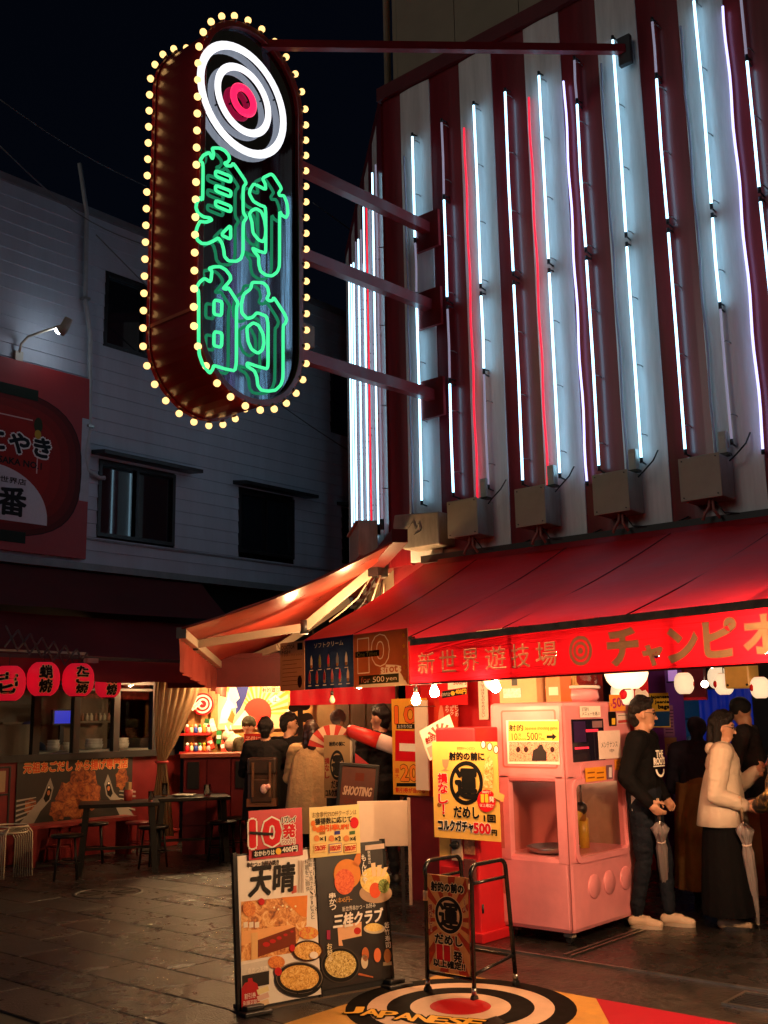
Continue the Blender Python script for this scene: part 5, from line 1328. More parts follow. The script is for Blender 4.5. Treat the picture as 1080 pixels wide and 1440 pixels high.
# ------------------------------------------------------------------ A-board with two food posters
A0p = Vector((-4.66, 4.12, .05)); Au = Vector((.27, .97, 0)).normalized(); An = Vector((Au.y, -Au.x, 0))
AM = frame(A0p, Au, Vector((0, 0, 1)) - An * .10)
t = thing('poster_a_board', 'black framed street board with white and black food posters', 'sign board', AM)
def L(px, py): return loc(AM, px, py)
x1, _ = L(452, 1395); x2, _ = L(551, 1380); _, yb = L(345, 1418); _, yt = L(345, 1203)
part('board_back', MB().bx(-.012, x2 + .015, yb - .015, yt + .01, -.03, -.012), M_BLACK, t)
for x in (-.012, x1, x2 + .012):
    part('frame_post', MB().bx(x - .012, x + .012, yb - .03, yt + .02, -.034, -.004), M_TUBE, t)
part('frame_rail', MB().bx(-.012, x2, yb - .03, yb - .016, -.034, 0), mat('bronze_rail', (.12, .08, .05), rough=.4), t)
part('poster_sheet', MB().bx(.002, x1 - .002, yb, yt, -.011, -.001), mat('white_poster', (.84, .77, .68), rough=.5, var=.05), t, label='white poster with black brush characters')
part('poster_sheet', MB().bx(x1 + .006, x2 - .002, yb + .02, yt + .01, -.011, -.001), mat('black_poster', (.02, .016, .014), rough=.4, var=.3), t, label='black poster with noodles and sushi')
for k, (x, s_) in enumerate(((.02, 0), (x2 - .03, 0))):
    part('foot_block', MB().bx(x - .05, x + .12, -.05, -.025, -.16, .1).bx(x - .02, x + .09, -.025, .0, -.12, .06), M_BLACK, t, bevel=.006)
part('rear_leg', MB().bar((x2, yt - .02, -.03), (x2 + .03, -.04, -.42), .02), M_TUBE, t)

part('brace', MB().bar((x2 + .01, .25, -.05), (x2 + .02, .2, -.34), .014), M_TUBE, t)
b = MB(); P = lambda m, pts, z=.002: pg(b, AM, m, pts, z)
Br = ink('14100e')
wr(b, AM, '天', 352, 1219, 381, 1259, Br, bold=.006, shear=.15); wr(b, AM, '晴', 385, 1214, 414, 1254, Br, bold=.005, shear=.1)
wr(b, AM, '串かつ・お好み焼き', 347, 1211, 392, 1218, ink('3a2a22'), bold=.001); wr(b, AM, 'あっぱれ', 378, 1221, 392, 1224, ink('6a4a3a')); P(ink('c05a48'), [(410, 1246), (417, 1245), (417, 1255), (410, 1257)])
wr(b, AM, 'お客様に「あっぱれ！」と', 441, 1206, 447, 1281, Br, vertical=True); wr(b, AM, '感動して頂ける、サービスと', 435, 1206, 440, 1293, Br, vertical=True); wr(b, AM, '料理をご提供', 429, 1208, 434, 1254, Br, vertical=True)
for k in range(4): P(ink('a08878'), [(419 + 2.2 * k, 1210), (419.8 + 2.2 * k, 1210), (419.8 + 2.2 * k, 1255), (419 + 2.2 * k, 1256)])
shopf = food('restaurant_print', ['3a1a0c', '8a4a1c', 'd08038', 'f0b468', 'f6dca8', 'b05a20'], 18)
P(shopf, [(339, 1268), (432, 1259), (431, 1300), (410, 1340), (339, 1352)], .0015)
P(ink('e88a3c'), [(395, 1262), (432, 1259), (431, 1290), (422, 1288)], .003); P(ink('f0b070'), [(339, 1310), (410, 1300), (415, 1303), (362, 1322), (339, 1330)], .003)
P(ink('7a3012'), [(362, 1322), (415, 1303), (416, 1328), (362, 1346)], .003); P(ink('e8b878'), [(353, 1312), (362, 1311), (362, 1348), (353, 1350)], .004)
for k in range(5): el(b, AM, ink('c0201c'), 374 + 9 * k, 1328 - 4.5 * k, 5 - .7 * k, 3.4 - .5 * k, .005)
for k in range(6): el(b, AM, ink('fff0c0'), 385 + 6 * k, 1276 + 3 * math.sin(k * 2), 1.4, 1.4, .005)
for px in (342, 350, 358): P(ink('f0e0c8'), [(px, 1297), (px + 6, 1296), (px + 6, 1304), (px, 1305)], .004)
fdA = food('fried_orange', ['7a2c0c', 'd06a20', 'f09a40', 'f6c070'], 40); fdN = food('noodle_print', ['4a2408', 'b07020', 'e8b050', 'f6dc90', '6a5a18'], 55); fdG = food('salad_print', ['5a1a0c', 'd0502a', 'e89a3a', 'd8c84a', '4a6a1c'], 45)
el(b, AM, fdA, 350, 1278, 9, 11, .006); el(b, AM, ink('c81c20'), 367, 1268, 4.5, 5, .007); el(b, AM, fdA, 388, 1353, 12, 9, .006)
el(b, AM, fdG, 433, 1312, 14, 9, .005); el(b, AM, ink('3a2014'), 432, 1337, 22, 15, .006); el(b, AM, fdN, 432, 1337, 19, 12.5, .007); el(b, AM, ink('c81c20'), 410, 1333, 4, 5, .008)
P(ink('d8d0c4'), [(339, 1357), (378, 1349), (378, 1385), (339, 1400)], .003); P(ink('2a2420'), [(340, 1372), (378, 1365), (378, 1384), (340, 1392)], .004); wr(b, AM, '串かつ天晴', 348, 1360, 376, 1367, W_, z=.005, bold=.001)
el(b, AM, ink('1a1614'), 420, 1377, 34, 25, .008, 36); el(b, AM, ink('8a7a68'), 420, 1374.5, 32.5, 22.5, .009, 36); el(b, AM, ink('201814'), 420, 1375, 31.5, 21.5, .010, 36); el(b, AM, fdN, 420, 1375, 27, 18, .011, 36)
el(b, AM, ink('f2e8dc'), 440, 1343, 6, 5, .012); el(b, AM, ink('c81c20'), 390, 1366, 5, 6, .012)
P(ink('b41c22'), [(339, 1390), (344, 1382), (348, 1381), (348, 1376), (354, 1375), (355, 1380), (361, 1383), (364, 1394), (365, 1415), (339, 1421)], .006)
wr(b, AM, '割引券', 343, 1396, 359, 1404, W_, z=.008); wr(b, AM, '利用可能', 341, 1406, 361, 1414, W_, z=.008)
for k in range(3): P(ink(['e8d8a0', 'e0b8a8', 'e8c8a0'][k]), [(360, 1392 + 9 * k), (376, 1386 + 9 * k), (378, 1393 + 9 * k), (362, 1399 + 9 * k)], .007 + .001 * k)
P(Br, [(416, 1393), (446, 1388), (446, 1391), (416, 1397)], .012)
# black poster
el(b, AM, ink('e08a3c'), 488, 1229, 19, 21, .003); P(ink('d88040'), [(495, 1215), (502, 1198), (507, 1198), (507, 1212), (503, 1220)], .003); el(b, AM, food('roe_print', ['8a2008', 'd8481c', 'f07a3a', 'c03a14'], 60), 484, 1240, 14, 18, .004)
el(b, AM, ink('b89878'), 528, 1256, 23, 14, .003); el(b, AM, food('egg_print', ['c88a28', 'f0c858', 'f6e090', 'e0a838'], 50), 527, 1238, 21, 19, .004); el(b, AM, ink('e0562c'), 527, 1252, 8, 11, .005); el(b, AM, food('leek_print', ['1a2a10', '3a5a1c', 'a8b85a', '22300f'], 70), 539, 1246, 8, 10, .005)
for k in range(3): P(ink('f0cfa0'), [(521 + 9 * k, 1214 + 3 * k), (527 + 9 * k, 1213 + 3 * k), (528 + 6 * k, 1232), (523 + 6 * k, 1233)], .006)
wr(b, AM, '三桂クラブ', 468, 1281, 537, 1301, W_, z=.010, bold=.003, shear=.15); wr(b, AM, '新世界串かつ・お好み', 480, 1272, 527, 1279, W_, z=.010)
wr(b, AM, '串かつ', 462, 1255, 471, 1280, W_, z=.010, vertical=True, bold=.001); wr(b, AM, '1本45円~', 472, 1261, 494, 1269, ink('d8a050'), z=.010); wr(b, AM, 'もんじゃ', 508, 1201, 514, 1243, W_, z=.010, vertical=True, bold=.001); wr(b, AM, '鉄板焼き', 516, 1196, 520, 1215, W_, z=.010, vertical=True)
wr(b, AM, 'お好み', 459, 1326, 466, 1352, ink('f0e0b0'), z=.012, vertical=True, bold=.001); wr(b, AM, '若竹寿司', 540, 1296, 547, 1334, W_, z=.010, vertical=True)
P(ink('e8b488'), [(474, 1302), (508, 1296), (508, 1316), (480, 1322), (482, 1330), (476, 1330)], .004); el(b, AM, ink('c0281c'), 502, 1309, 5, 5, .005); el(b, AM, ink('d8c8a8'), 526, 1306, 15, 7, .004); el(b, AM, food('egg_print', [], 1), 525, 1304, 12, 6, .005)
el(b, AM, ink('4a4038'), 478, 1357, 27, 25, .006, 36); el(b, AM, ink('0e0c0b'), 478, 1357, 25.5, 23.5, .007, 36); el(b, AM, food('bean_sprout_print', ['2a1a0a', '7a5a20', 'd8b860', 'f6ecb0', '8a7a30'], 70), 478, 1356, 22, 19, .008, 36)
for px, py, c_ in ((513, 1342, 'c06a38'), (530, 1343, 'e87a48'), (544, 1344, 'a86a38'), (512, 1352, 'd8c8a8')): el(b, AM, ink(c_), px, py, 5, 10, .006)
P(ink('b8643a'), [(504, 1368), (524, 1373), (524, 1375), (503, 1371)], .005); P(ink('a02a50'), [(459, 1308), (464, 1308), (464, 1321), (459, 1321)], .005)
P(ink('a89878'), [(538, 1353), (550, 1352), (550, 1357), (538, 1358)], .005)
part('printed_pictures', b, None, t)
part('tape_strip', MB().add([(*L(*p), .004) for p in [(513, 1196), (540, 1193), (540, 1186), (513, 1189)]], [(0, 1, 2, 3)]), mat('clear_tape', (.6, .45, .35), rough=.3), t)
# two small boards standing in the top of the A-board
def topboard(name, label, pts, base):
    o = loc(AM, *pts[0]); q = AM @ Vector((o[0], o[1], .012)); M = frame(q, Au, Vector((0, 0, 1)) - An * .04)
    c = loc(M, *pts[1]); d = loc(M, *pts[2]); return board(name, label, 'sign', M, c[0], d[1], base, .008), M, c[0], d[1]
g, M, w, h = topboard('price_board', 'red board reading 10 shots 500 yen clipped on the street board', [(349, 1210), (426, 1203), (345, 1141)], mat('red_card', (.58, .012, .025), rough=.4, var=.1))
b = MB(); wr(b, M, '10', 352, 1153, 394, 1189, R_, bold=.010, outline=W_, ow=.010); wr(b, M, '1プレイ', 396, 1148, 415, 1156, K_, z=.007, bold=.001, outline=W_, ow=.006); wr(b, M, '発', 397, 1159, 414, 1177, R_, z=.007, bold=.004, outline=W_, ow=.006); wr(b, M, '500円', 395, 1180, 414, 1187, ink('a8141c'), z=.007, outline=W_, ow=.006)
pg(b, M, K_, [(355, 1196), (419, 1187), (419, 1196), (355, 1207)], .008); wr(b, M, 'おかわりは', 357, 1196, 385, 1203, W_, z=.010, bold=.001); el(b, M, Y_, 390.5, 1197, 4, 4.6, .010); wr(b, M, '400円', 396, 1190, 417, 1198, W_, z=.010, bold=.0015)
pg(b, M, K_, [(350, 1169), (383, 1171), (383, 1175), (350, 1173)], .012); part('lettering', b, None, g)
g, M, w, h = topboard('coupon_board', 'yellow coupon board with discount prices clipped on the street board', [(435, 1207), (507, 1198), (434, 1136)], mat('pale_yellow_card', (.82, .62, .22), rough=.45, var=.08))
b = MB(); wr(b, M, 'お食事代5%OFFクーポンは', 439, 1140, 501, 1148, ink('6a4a10')); wr(b, M, '獲得数に応じて', 443, 1149, 494, 1158, ink('2a1c08'), bold=.001); wr(b, M, '割引率UP!!', 449, 1159, 490, 1168, ink('e86018'), bold=.002); el(b, M, R_, 498, 1157, 6, 8, .003)
for k in range(3):
    x = 441 + 21 * k; wr(b, M, '×' + '124'[k], x + 9, 1176, x + 17, 1183, K_, bold=.001); el(b, M, ink('e08848'), x + 4, 1179, 4, 4.5, .003)
    pg(b, M, ink(['e8b060', '8a6aa0', 'a87828'][k]), [(x, 1187), (x + 18, 1185), (x + 18, 1198), (x, 1200)], .003); pg(b, M, ink('f6d890'), [(x + .8, 1188), (x + 17.2, 1186), (x + 17.2, 1197), (x + .8, 1199)], .0045); wr(b, M, ['5%OFF', '10%OFF', '20%OFF'][k], x + 1.5, 1189, x + 16.5, 1196, R_, z=.006, bold=.001)
    pg(b, M, ink(['a07030', '3a3a8a', '4a6a3a'][k]), [(x + 8, 1169), (x + 16, 1168), (x + 16, 1173), (x + 8, 1174)], .003)
for px, py in ((440, 1158), (442, 1165), (447, 1167)): el(b, M, ink('e87828'), px, py, 3, 4, .003)
part('lettering', b, None, g)

# ------------------------------------------------------------------ floor mat
MC = Vector((-3.77, 4.94, 0))
t = thing('floor_mat', 'yellow floor mat printed with a black, white and red bullseye', 'floor mat', (-3.6, 5.0, 0.0))
part('mat_sheet', MB().bx(-.72, 1.6, -1.2, .54, .011, .0145), mat('mat_yellow', (.55, .28, .05), rough=.42, var=.3, vscale=5, bump=.2, bscale=120), t)
b = MB(); z_ = .0155
MK = mat('mat_black', (.006, .005, .005), rough=.7, var=.3, spec=.05)
for r_, m_ in ((.64, MK), (.52, ink('c8a890')), (.41, MK), (.28, ink('c8a890')), (.17, ink('b01018'))):
    b.use(m_).disc(MC.x + 3.6, MC.y - 5.0, r_, r_, z_, 48); z_ += .0006
b.use(ink('a00c24')).poly([(.34, .539), (.68, .1), (.68, -1.2), (1.59, -1.2), (1.59, .539)], .0156)
for k in range(6): b.use(K_).poly([(.1 + .12 * k, -.1 - .1 * (k % 2)), (.2 + .12 * k, -.16), (.22 + .12 * k, -.3), (.08 + .12 * k, -.26)], .0185)
s_ = 'JAPANESE'
for k, c_ in enumerate(s_):
    p_ = onZ(498 + 24 * k, 1426 + 3.4 * k - .12 * k * k) - Vector((-3.6, 5.0, 0)); write(b, c_, p_.x, p_.y, .095, .125, ink('e0a838'), z=.019, bold=.005, outline=MK, ow=.014, rot=.62 - .05 * k)
part('printed_pattern', b, None, t)

# ------------------------------------------------------------------ right-hand interior
t = thing('purple_pillar', 'purple pillar with pasted notices inside the arcade', 'pillar', onZ(945, 1225, .016))
q = t.matrix_world.translation
M_PURP = mat('purple_paint', (.10, .02, .22), rough=.4, var=.15)
pw = .24
part('shaft', MB().bx(-pw / 2, pw / 2, -.1, .3, 0, 2.7), M_PURP, t)
part('red_side', MB().bx(-pw / 2 - .3, -pw / 2 - .002, -.05, .3, 0, 2.7), M_HOTRED, t)
def onpill(px0, pyb, px1, pyt, name, label, base, off=.105):
    M, w, h = fY(px0, pyb, px1, pyt, q.y - off); return board(name, label, 'poster', M, w, h, base, .003), M
g, M = onpill(912, 1023, 943, 975, 'notice_sheet', 'yellow and blue notice with bold black lettering behind the bespectacled man', ink('e8c040'), .16); b = MB(); pg(b, M, ink('1a4a8a'), [(913, 1001), (942, 1000), (942, 1021), (913, 1022)]); wr(b, M, 'Japanese', 915, 978, 941, 983, K_, bold=.003); wr(b, M, 'Jeenie', 921, 985, 941, 990, K_, bold=.003); wr(b, M, 'bags', 926, 991, 941, 998, K_, bold=.004); part('lettering', b, None, g)
g, M = onpill(934, 1036, 949, 992, 'notice_sheet', 'narrow purple notice with small print on the pillar', ink('8a6098')); b = MB()
for k in range(8): pg(b, M, ink('4a2a60'), [(936, 998 + 4.5 * k), (947, 998 + 4.5 * k), (947, 999.5 + 4.5 * k), (936, 999.5 + 4.5 * k)])
part('lettering', b, None, g)
g, M = onpill(936, 1062, 953, 1037, 'notice_sheet', 'small brown picture notice low on the pillar', ink('8a6a50')); b = MB(); pg(b, M, food('notice_print', ['2a1a30', '6a4a6a', 'b89080'], 60), [(938, 1058), (951, 1058), (951, 1046), (938, 1046)]); part('lettering', b, None, g)
g, M = onpill(940, 958, 953, 940, 'pillar_lightbox', 'small lilac light box high on the pillar', glow('lilac_panel', (.55, .28, .75), .5)); part('lightbox_frame', MB().bx(-.02, .1, -.015, -.001, -.01, .005), M_BLACK, g)
M, w, h = fY(888, 1050, 917, 950, 7.85)
t = board('skyline_panel', 'red panel printed with white tower silhouettes behind the machine', 'sign', M, w, h, ink('b0101c')); b = MB()
pg(b, M, W_, [(893, 972), (895, 968), (897, 962), (899, 968), (903, 972), (908, 970), (912, 975), (914, 985), (913, 992), (894, 990)]); pg(b, M, W_, [(889, 1000), (905, 1000), (903, 1010), (896, 1018), (890, 1012)]); pg(b, M, W_, [(900, 1024), (912, 1022), (912, 1034), (900, 1036)]); part('printed_picture', b, None, t)
# globe lantern, white lanterns
G_GLOBE = mat('lantern_white_lit', (.8, .7, .6), rough=.6, emit=.85, ecol=(1, .70, .42), var=.03)
p = onY(880, 938, 7.15)
t = thing('globe_lantern', 'large white round lantern half hidden by the banner over the pink machine', 'lantern', p)
part('paper_body', lantern_me(.165, .16, 8), mat('globe_lit', (.8, .7, .6), rough=.6, emit=2.0, ecol=(1, .66, .36), var=.03), t); part('hanger', MB().cyl((0, 0, .16), (0, 0, .3), .004, n=6), M_WIRE, t); part('bottom_ring', MB().lathe([(.03, -.168), (.03, -.158)], 12), M_BLACK, t)
p = onY(700, 952, 7.1)
t = thing('globe_lantern', 'white round lantern behind the bulb left of the pink machine', 'lantern', p)
part('paper_body', lantern_me(.12, .11, 8), mat('globe_lit2', (.8, .7, .6), rough=.6, emit=2.0, ecol=(1, .66, .36), var=.03), t); part('hanger', MB().cyl((0, 0, .11), (0, 0, .25), .004, n=6), M_WIRE, t); part('bottom_ring', MB().lathe([(.025, -.118), (.025, -.108)], 12), M_BLACK, t)
p = onY(875, 975, 7.55)
t = thing('heart_lantern', 'small white lamp with a red heart patch behind the machine corner', 'lantern', p)
part('paper_body', lantern_me(.09, .09, 6), G_GLOBE, t); part('heart_patch', MB().ball((.04, -.07, -.01), .04, sc=(1, .5, 1)), ink('c81028'), t); part('hanger', MB().cyl((0, 0, .09), (0, 0, .3), .004, n=6), M_WIRE, t)
for k, (px, py, Y, lab) in enumerate([(962, 961, 9.3, 'white paper lantern beside the purple pillar'), (1018, 962, 9.6, 'white paper lantern partly behind the golden box lamp'), (1069, 967, 9.4, 'white paper lantern beyond the golden box lamp'), (1009, 953, 11.0, 'small far lantern behind the golden box lamp')]):
    p = onY(px, py, Y); R = 13.6 / FPX * (RW @ (p - CAM)).z
    t = thing('white_paper_lantern', lab, 'lantern', p, 'white lanterns in the arcade')
    part('paper_body', lantern_me(R, R * 1.08, 7), G_GLOBE, t)
    part('top_ring', MB().lathe([(R * .45, R * 1.0), (R * .5, R * 1.12), (R * .4, R * 1.12)], 14), R_, t); part('bottom_ring', MB().lathe([(R * .45, -R * 1.1), (R * .5, -R * 1.0)], 14), R_, t)
    part('cord', MB().cyl((0, 0, R * 1.1), (0, 0, 2.72 - p.z), .005, n=5), M_WIRE, t)
    if k in (1, 2): part('red_crest', MB().ball((-.55 * R, -.78 * R, 0), R * .38, sc=(.7, .5, 1)), R_, t)
    if k == 0: part('red_crest', MB().ball((.9 * R, .15 * R, -.1 * R), R * .3, sc=(.5, .7, 1)), R_, t)
for k, (px, py, Y) in enumerate([(991, 962, 10.2), (1044, 963, 10.2), (1001, 937, 10.5)]):
    p = onY(px, py, Y); t = thing('ceiling_bulb', ['bare bulb between two white lanterns', 'bare bulb under the golden box lamp', 'tiny bulb high behind the banner hem'][k], 'light bulb', p, 'bare bulbs in the arcade')
    part('glass_bulb', MB().ball((0, 0, 0), .036 if k < 2 else .02), glow('bare_bulb', (1, .75, .5), 25), t); part('cord', MB().cyl((0, 0, .03), (0, 0, 2.72 - p.z), .005, n=5), M_WIRE, t)
p = onY(1043, 948, 9.5)
t = thing('golden_box_lamp', 'plain golden box lamp hanging between white lanterns', 'lamp', p)
part('lamp_box', MB().bx(-.12, .12, -.12, .12, -.13, .13), mat('gold_box', (.5, .25, .05), rough=.4, emit=.12, ecol=(1, .45, .08)), t, bevel=.02)
part('hanger', MB().cyl((0, 0, .13), (0, 0, 2.72 - p.z), .006, n=6), M_WIRE, t)
for sx in (-1, 1):
    for sz in (-1, 1): part('stud', MB().cyl((sx * .09, -.125, sz * .1), (sx * .09, -.119, sz * .1), .012, n=8), M_BLACK, t)
p0 = onY(955, 985, 10.6); p1 = onY(990, 938, 10.6)
t = thing('red_fascia', 'dark red fascia board inside the arcade behind the lanterns', 'board', p0); part('panel', MB().bx(0, p1.x - p0.x, 0, .04, 0, p1.z - p0.z + .3), M_DKRED, t); part('lower_trim', MB().bx(0, p1.x - p0.x, -.01, -.001, 0, .03), M_HOTRED, t)
p0 = onY(988, 1060, 11.5); p1 = onY(1056, 968, 11.5)
t = thing('blue_curtain', 'blue lit curtain at the back of the arcade', 'curtain', p0)
b = MB(); n = 24; w = p1.x - p0.x; hh = p1.z - p0.z
b.add([(w * i / n, .03 * math.sin(i * 1.7), z) for z in (.0, hh) for i in range(n + 1)], [(i, i + 1, n + 2 + i, n + 1 + i) for i in range(n)], True)
part('cloth', b, mat('blue_glow_cloth', (.005, .03, .30), rough=.6, emit=.10, ecol=(.01, .06, 1), var=.2), t); part('curtain_rail', MB().bar((0, 0, hh + .02), (w, 0, hh + .02), .03), M_BLACK, t)  # blue light is put into the cloth as its own glow
p0 = onY(958, 1085, 11.8)
t = thing('glass_showcase', 'dim blue glass showcase at the back of the arcade', 'showcase', p0)
part('case_back', MB().bx(0, .62, .1, .14, -.3, 1.0), mat('case_teal', (.03, .08, .12), rough=.3, emit=.05, ecol=(.1, .4, .7)), t); part('case_front', MB().bx(0, .62, -.2, -.19, -.3, 1.0), panes('case_glass', (.6, .75, .9)), t)
for k in range(3): part('shelf', MB().bx(.02, .6, -.15, .09, .0 + .3 * k, .015 + .3 * k), M_DKSTEEL, t)
for k in range(7): part('prize', MB().ball((.08 + .08 * k, -.05, .06 + .3 * (k % 2)), .04, sc=(1, 1, 1.3)), mat('prize_%d' % (k % 3), [(.2, .4, .6), (.5, .6, .7), (.1, .2, .3)][k % 3], rough=.3), t)
p = onZ(1078, 1260, .016)
t = thing('red_counter_end', 'cream and red counter end beside the patterned jacket', 'counter', p); part('cream_panel', MB().bx(-.18, 0, 0, .5, 0, .8), mat('cream_panel', (.45, .3, .18), rough=.5), t); part('red_panel', MB().bx(.003, .5, -.01, .5, 0, .8), M_DKRED, t)
for k, (x, m_) in enumerate([(-2.9, 1), (-2.2, 0), (-1.5, 1)]):
    t = thing('game_cabinet', ['dark game cabinet at the back of the arcade', 'second dark game cabinet by the back wall', 'third dark game cabinet by the back wall'][k], 'game cabinet', (x, 11.9, .016))
    part('body', MB().bx(0, .6, 0, .7, 0, 1.5), M_BLACK, t, bevel=.02); part('monitor', MB().bx(.06, .54, -.01, -.001, .8, 1.3), mat('dim_monitor', (.01, .02, .05), rough=.1, emit=.04, ecol=(.1, .3, 1)), t)
# ================================================================== SHOOTING BOOTH IN THE ALLEY
FW = Vector((RW[2][0], RW[2][1], 0)).normalized(); BU2 = Vector((-FW.y, FW.x, 0)) * -1
def bp(px, py, d): return onP(px, py, FW * d, FW)
def bfr(px0, pyb, px1, pyt, d):
    o = bp(px0, pyb, d); return frame(o, BU2), (bp(px1, pyb, d) - o).dot(BU2), bp(px0, pyt, d).z - o.z
DC, DM = 13.2, 14.5
booth = thing('shooting_booth', 'lit wooden shooting gallery stall with maroon counter at the end of the alley', 'stall', frame(bp(262, 1185, DC).xy.to_3d(), BU2))
def bl(px, py, d):
    return booth.matrix_world.inverted() @ bp(px, py, d)
M_WOOD = mat('warm_pine', (.46, .22, .07), rough=.5, var=.25, vscale=4, stretch=(1, 8, 1))
c0 = bl(258, 1060, DC); c1 = bl(560, 1060, DC); ctop = c0.y
M_MAR = mat('counter_maroon', (.15, .014, .016), rough=.4, var=.3)
npan = 9
for k in range(npan):
    x0 = c0.x + (c1.x - c0.x) * k / npan; x1 = c0.x + (c1.x - c0.x) * (k + 1) / npan
    part('counter_panel', MB().bx(x0 + .006, x1 - .006, .35, ctop - .06, -.02, .012 if k % 2 else 0), M_MAR, booth)
    part('counter_panel', MB().bx(x0 + .006, x1 - .006, 0, .34, -.02, 0 if k % 2 else .012), M_MAR, booth)
    if k % 2 == 0:
        part('rifle_slot', MB().bx(x0 + .06, x0 + .2, ctop - .42, ctop - .1, .0, .03), M_BLACK, booth)
part('counter_core', MB().bx(c0.x, c1.x, 0, ctop - .05, -.3, -.021), M_DKRED, booth)
part('counter_top', MB().bx(c0.x - .03, c1.x, ctop - .05, ctop, -.45, .06), mat('counter_edge', (.45, .13, .08), rough=.35), booth, bevel=.008)
zs = DC - DM
a = bl(268, 1060, DM); c = bl(560, 960, DM)
part('stall_back', MB().bx(a.x - .1, c.x, 0, 2.35, zs - .08, zs - .03), M_WOOD, booth)
part('stall_roof', MB().bx(a.x - .1, c.x + .1, 2.36, 2.42, zs - .1, .1), M_DKRED, booth)
part('red_fascia', MB().bx(c0.x - .2, c1.x + .1, bl(300, 967, DC).y, 2.36, .05, .08), M_DKRED, booth)
for px in (302, 410, 288, 270):
    x = bl(px, 1000, DM).x; part('stall_post', MB().bx(x - .045, x + .045, 0, 2.35, zs - .029, zs + .05), M_WOOD, booth)
p = bl(305, 1031, DM); q = bl(412, 1024, DM); part('shelf_rail', MB().bx(p.x, q.x, p.y - .06, p.y, zs - .029, zs + .12), M_WOOD, booth)
# painted mural of a rising sun over snowy hills and blue water
M, w, h = bfr(306, 1026, 412, 960, DM - .05)
t = board('sun_mural', 'painted mural of red sun with orange rays, white peak and blue water', 'mural', M, w, h, mat('mural_cream', (.72, .52, .3), rough=.5, var=.05), .02)
b = MB(); sx_, sy_ = w * .53, h * .34
for k in range(13):
    a = -.1 + k * .21; x1_, y1_ = sx_ + 1.2 * math.cos(a), sy_ + 1.2 * math.sin(a); x2_, y2_ = sx_ + 1.2 * math.cos(a + .11), sy_ + 1.2 * math.sin(a + .11)
    def cl(x, y):
        t_ = 1.
        for v, lo, hi, c_ in ((x, 0.005, w - .005, sx_), (y, .005, h - .005, sy_)):
            if v > hi: t_ = min(t_, (hi - c_) / (v - c_))
            if v < lo: t_ = min(t_, (lo - c_) / (v - c_))
        return sx_ + (x - sx_) * t_, sy_ + (y - sy_) * t_
    b.use(ink('f08a28' if k % 2 else 'f6b04a')).poly([(sx_, sy_), cl(x1_, y1_), cl(x2_, y2_)], .002 + .0002 * k)
b.use(ink('e8382a')).disc(sx_, sy_, .19, .2, .006)
b.use(ink('2c3a86')).poly([(w * .24, h * .5), (w * .2, h * .98), (w * .42, h * .98), (w * .38, h * .7), (w * .3, h * .42), (w * .24, h * .3)], .0065)
b.use(W_).poly([(w * .02, h * .12), (w * .05, h * .4), (w * .12, h * .62), (w * .16, h * .95), (w * .24, h * .9), (w * .29, h * .66), (w * .24, h * .58), (w * .26, h * .46), (w * .18, h * .44), (w * .13, h * .14)], .008)
b.use(W_).poly([(w * .2, h * .08), (w * .36, h * .4), (w * .52, h * .08)], .009); b.use(W_).poly([(w * .58, h * .05), (w * .67, h * .18), (w * .76, h * .05)], .009)
b.use(ink('b06a2c')).poly([(w * .13, h * .2), (w * .19, h * .42), (w * .23, h * .3), (w * .2, h * .12)], .010)
b.use(ink('e8e0d8')).poly([(w * .82, h * .08), (w * .99, h * .55), (w * .99, h * .08)], .009); b.use(ink('34447c')).poly([(w * .88, h * .08), (w * .99, h * .36), (w * .99, h * .08)], .010)
write(b, '1回500円から', w * .75, h * .94, w * .34, .06, ink('d8342a'), z=.010, bold=.002, outline=ink('f6c0a0'), ow=.008); write(b, '射的遊び場', w * .74, h * .82, w * .3, .06, ink('d8342a'), z=.010, bold=.002, outline=ink('f6c0a0'), ow=.008)
b.use(ink('f4ead0')).poly([(w * .68, h * .62), (w * .74, h * .5), (w * .84, h * .62), (w * .77, h * .72)], .011); write(b, '止', w * .765, h * .62, .06, .07, K_, z=.013, bold=.002)
part('painted_shapes', b, None, t)
p = bl(285, 990, DM - .1); W0_ = bp(285, 990, DM - .12)
t = thing('target_sign', 'round red and white target plaque hung at the stall', 'sign', frame(W0_, BU2)); part('disc', MB().lathe([(.15, -.012), (.15, 0)], 28, smooth=False), W_, t); b = MB()
for r0, r1 in ((.125, .15), (.075, .1), (.005, .05)): b.use(R_).ring(0, 0, r0, r1, .003)
part('painted_rings', b, None, t)
t = thing('stall_tag', 'narrow white wooden tag with dark marks beside the target plaque', 'sign', frame(bp(271, 1000, DM - .25), BU2 + Vector((0, 0, .8)), Vector((0, 0, 1)))); part('panel', MB().bx(0, .16, 0, .06, -.01, 0), W_, t); b = MB(); write(b, '射的', .08, .03, .1, .03, K_); part('lettering', b, None, t)
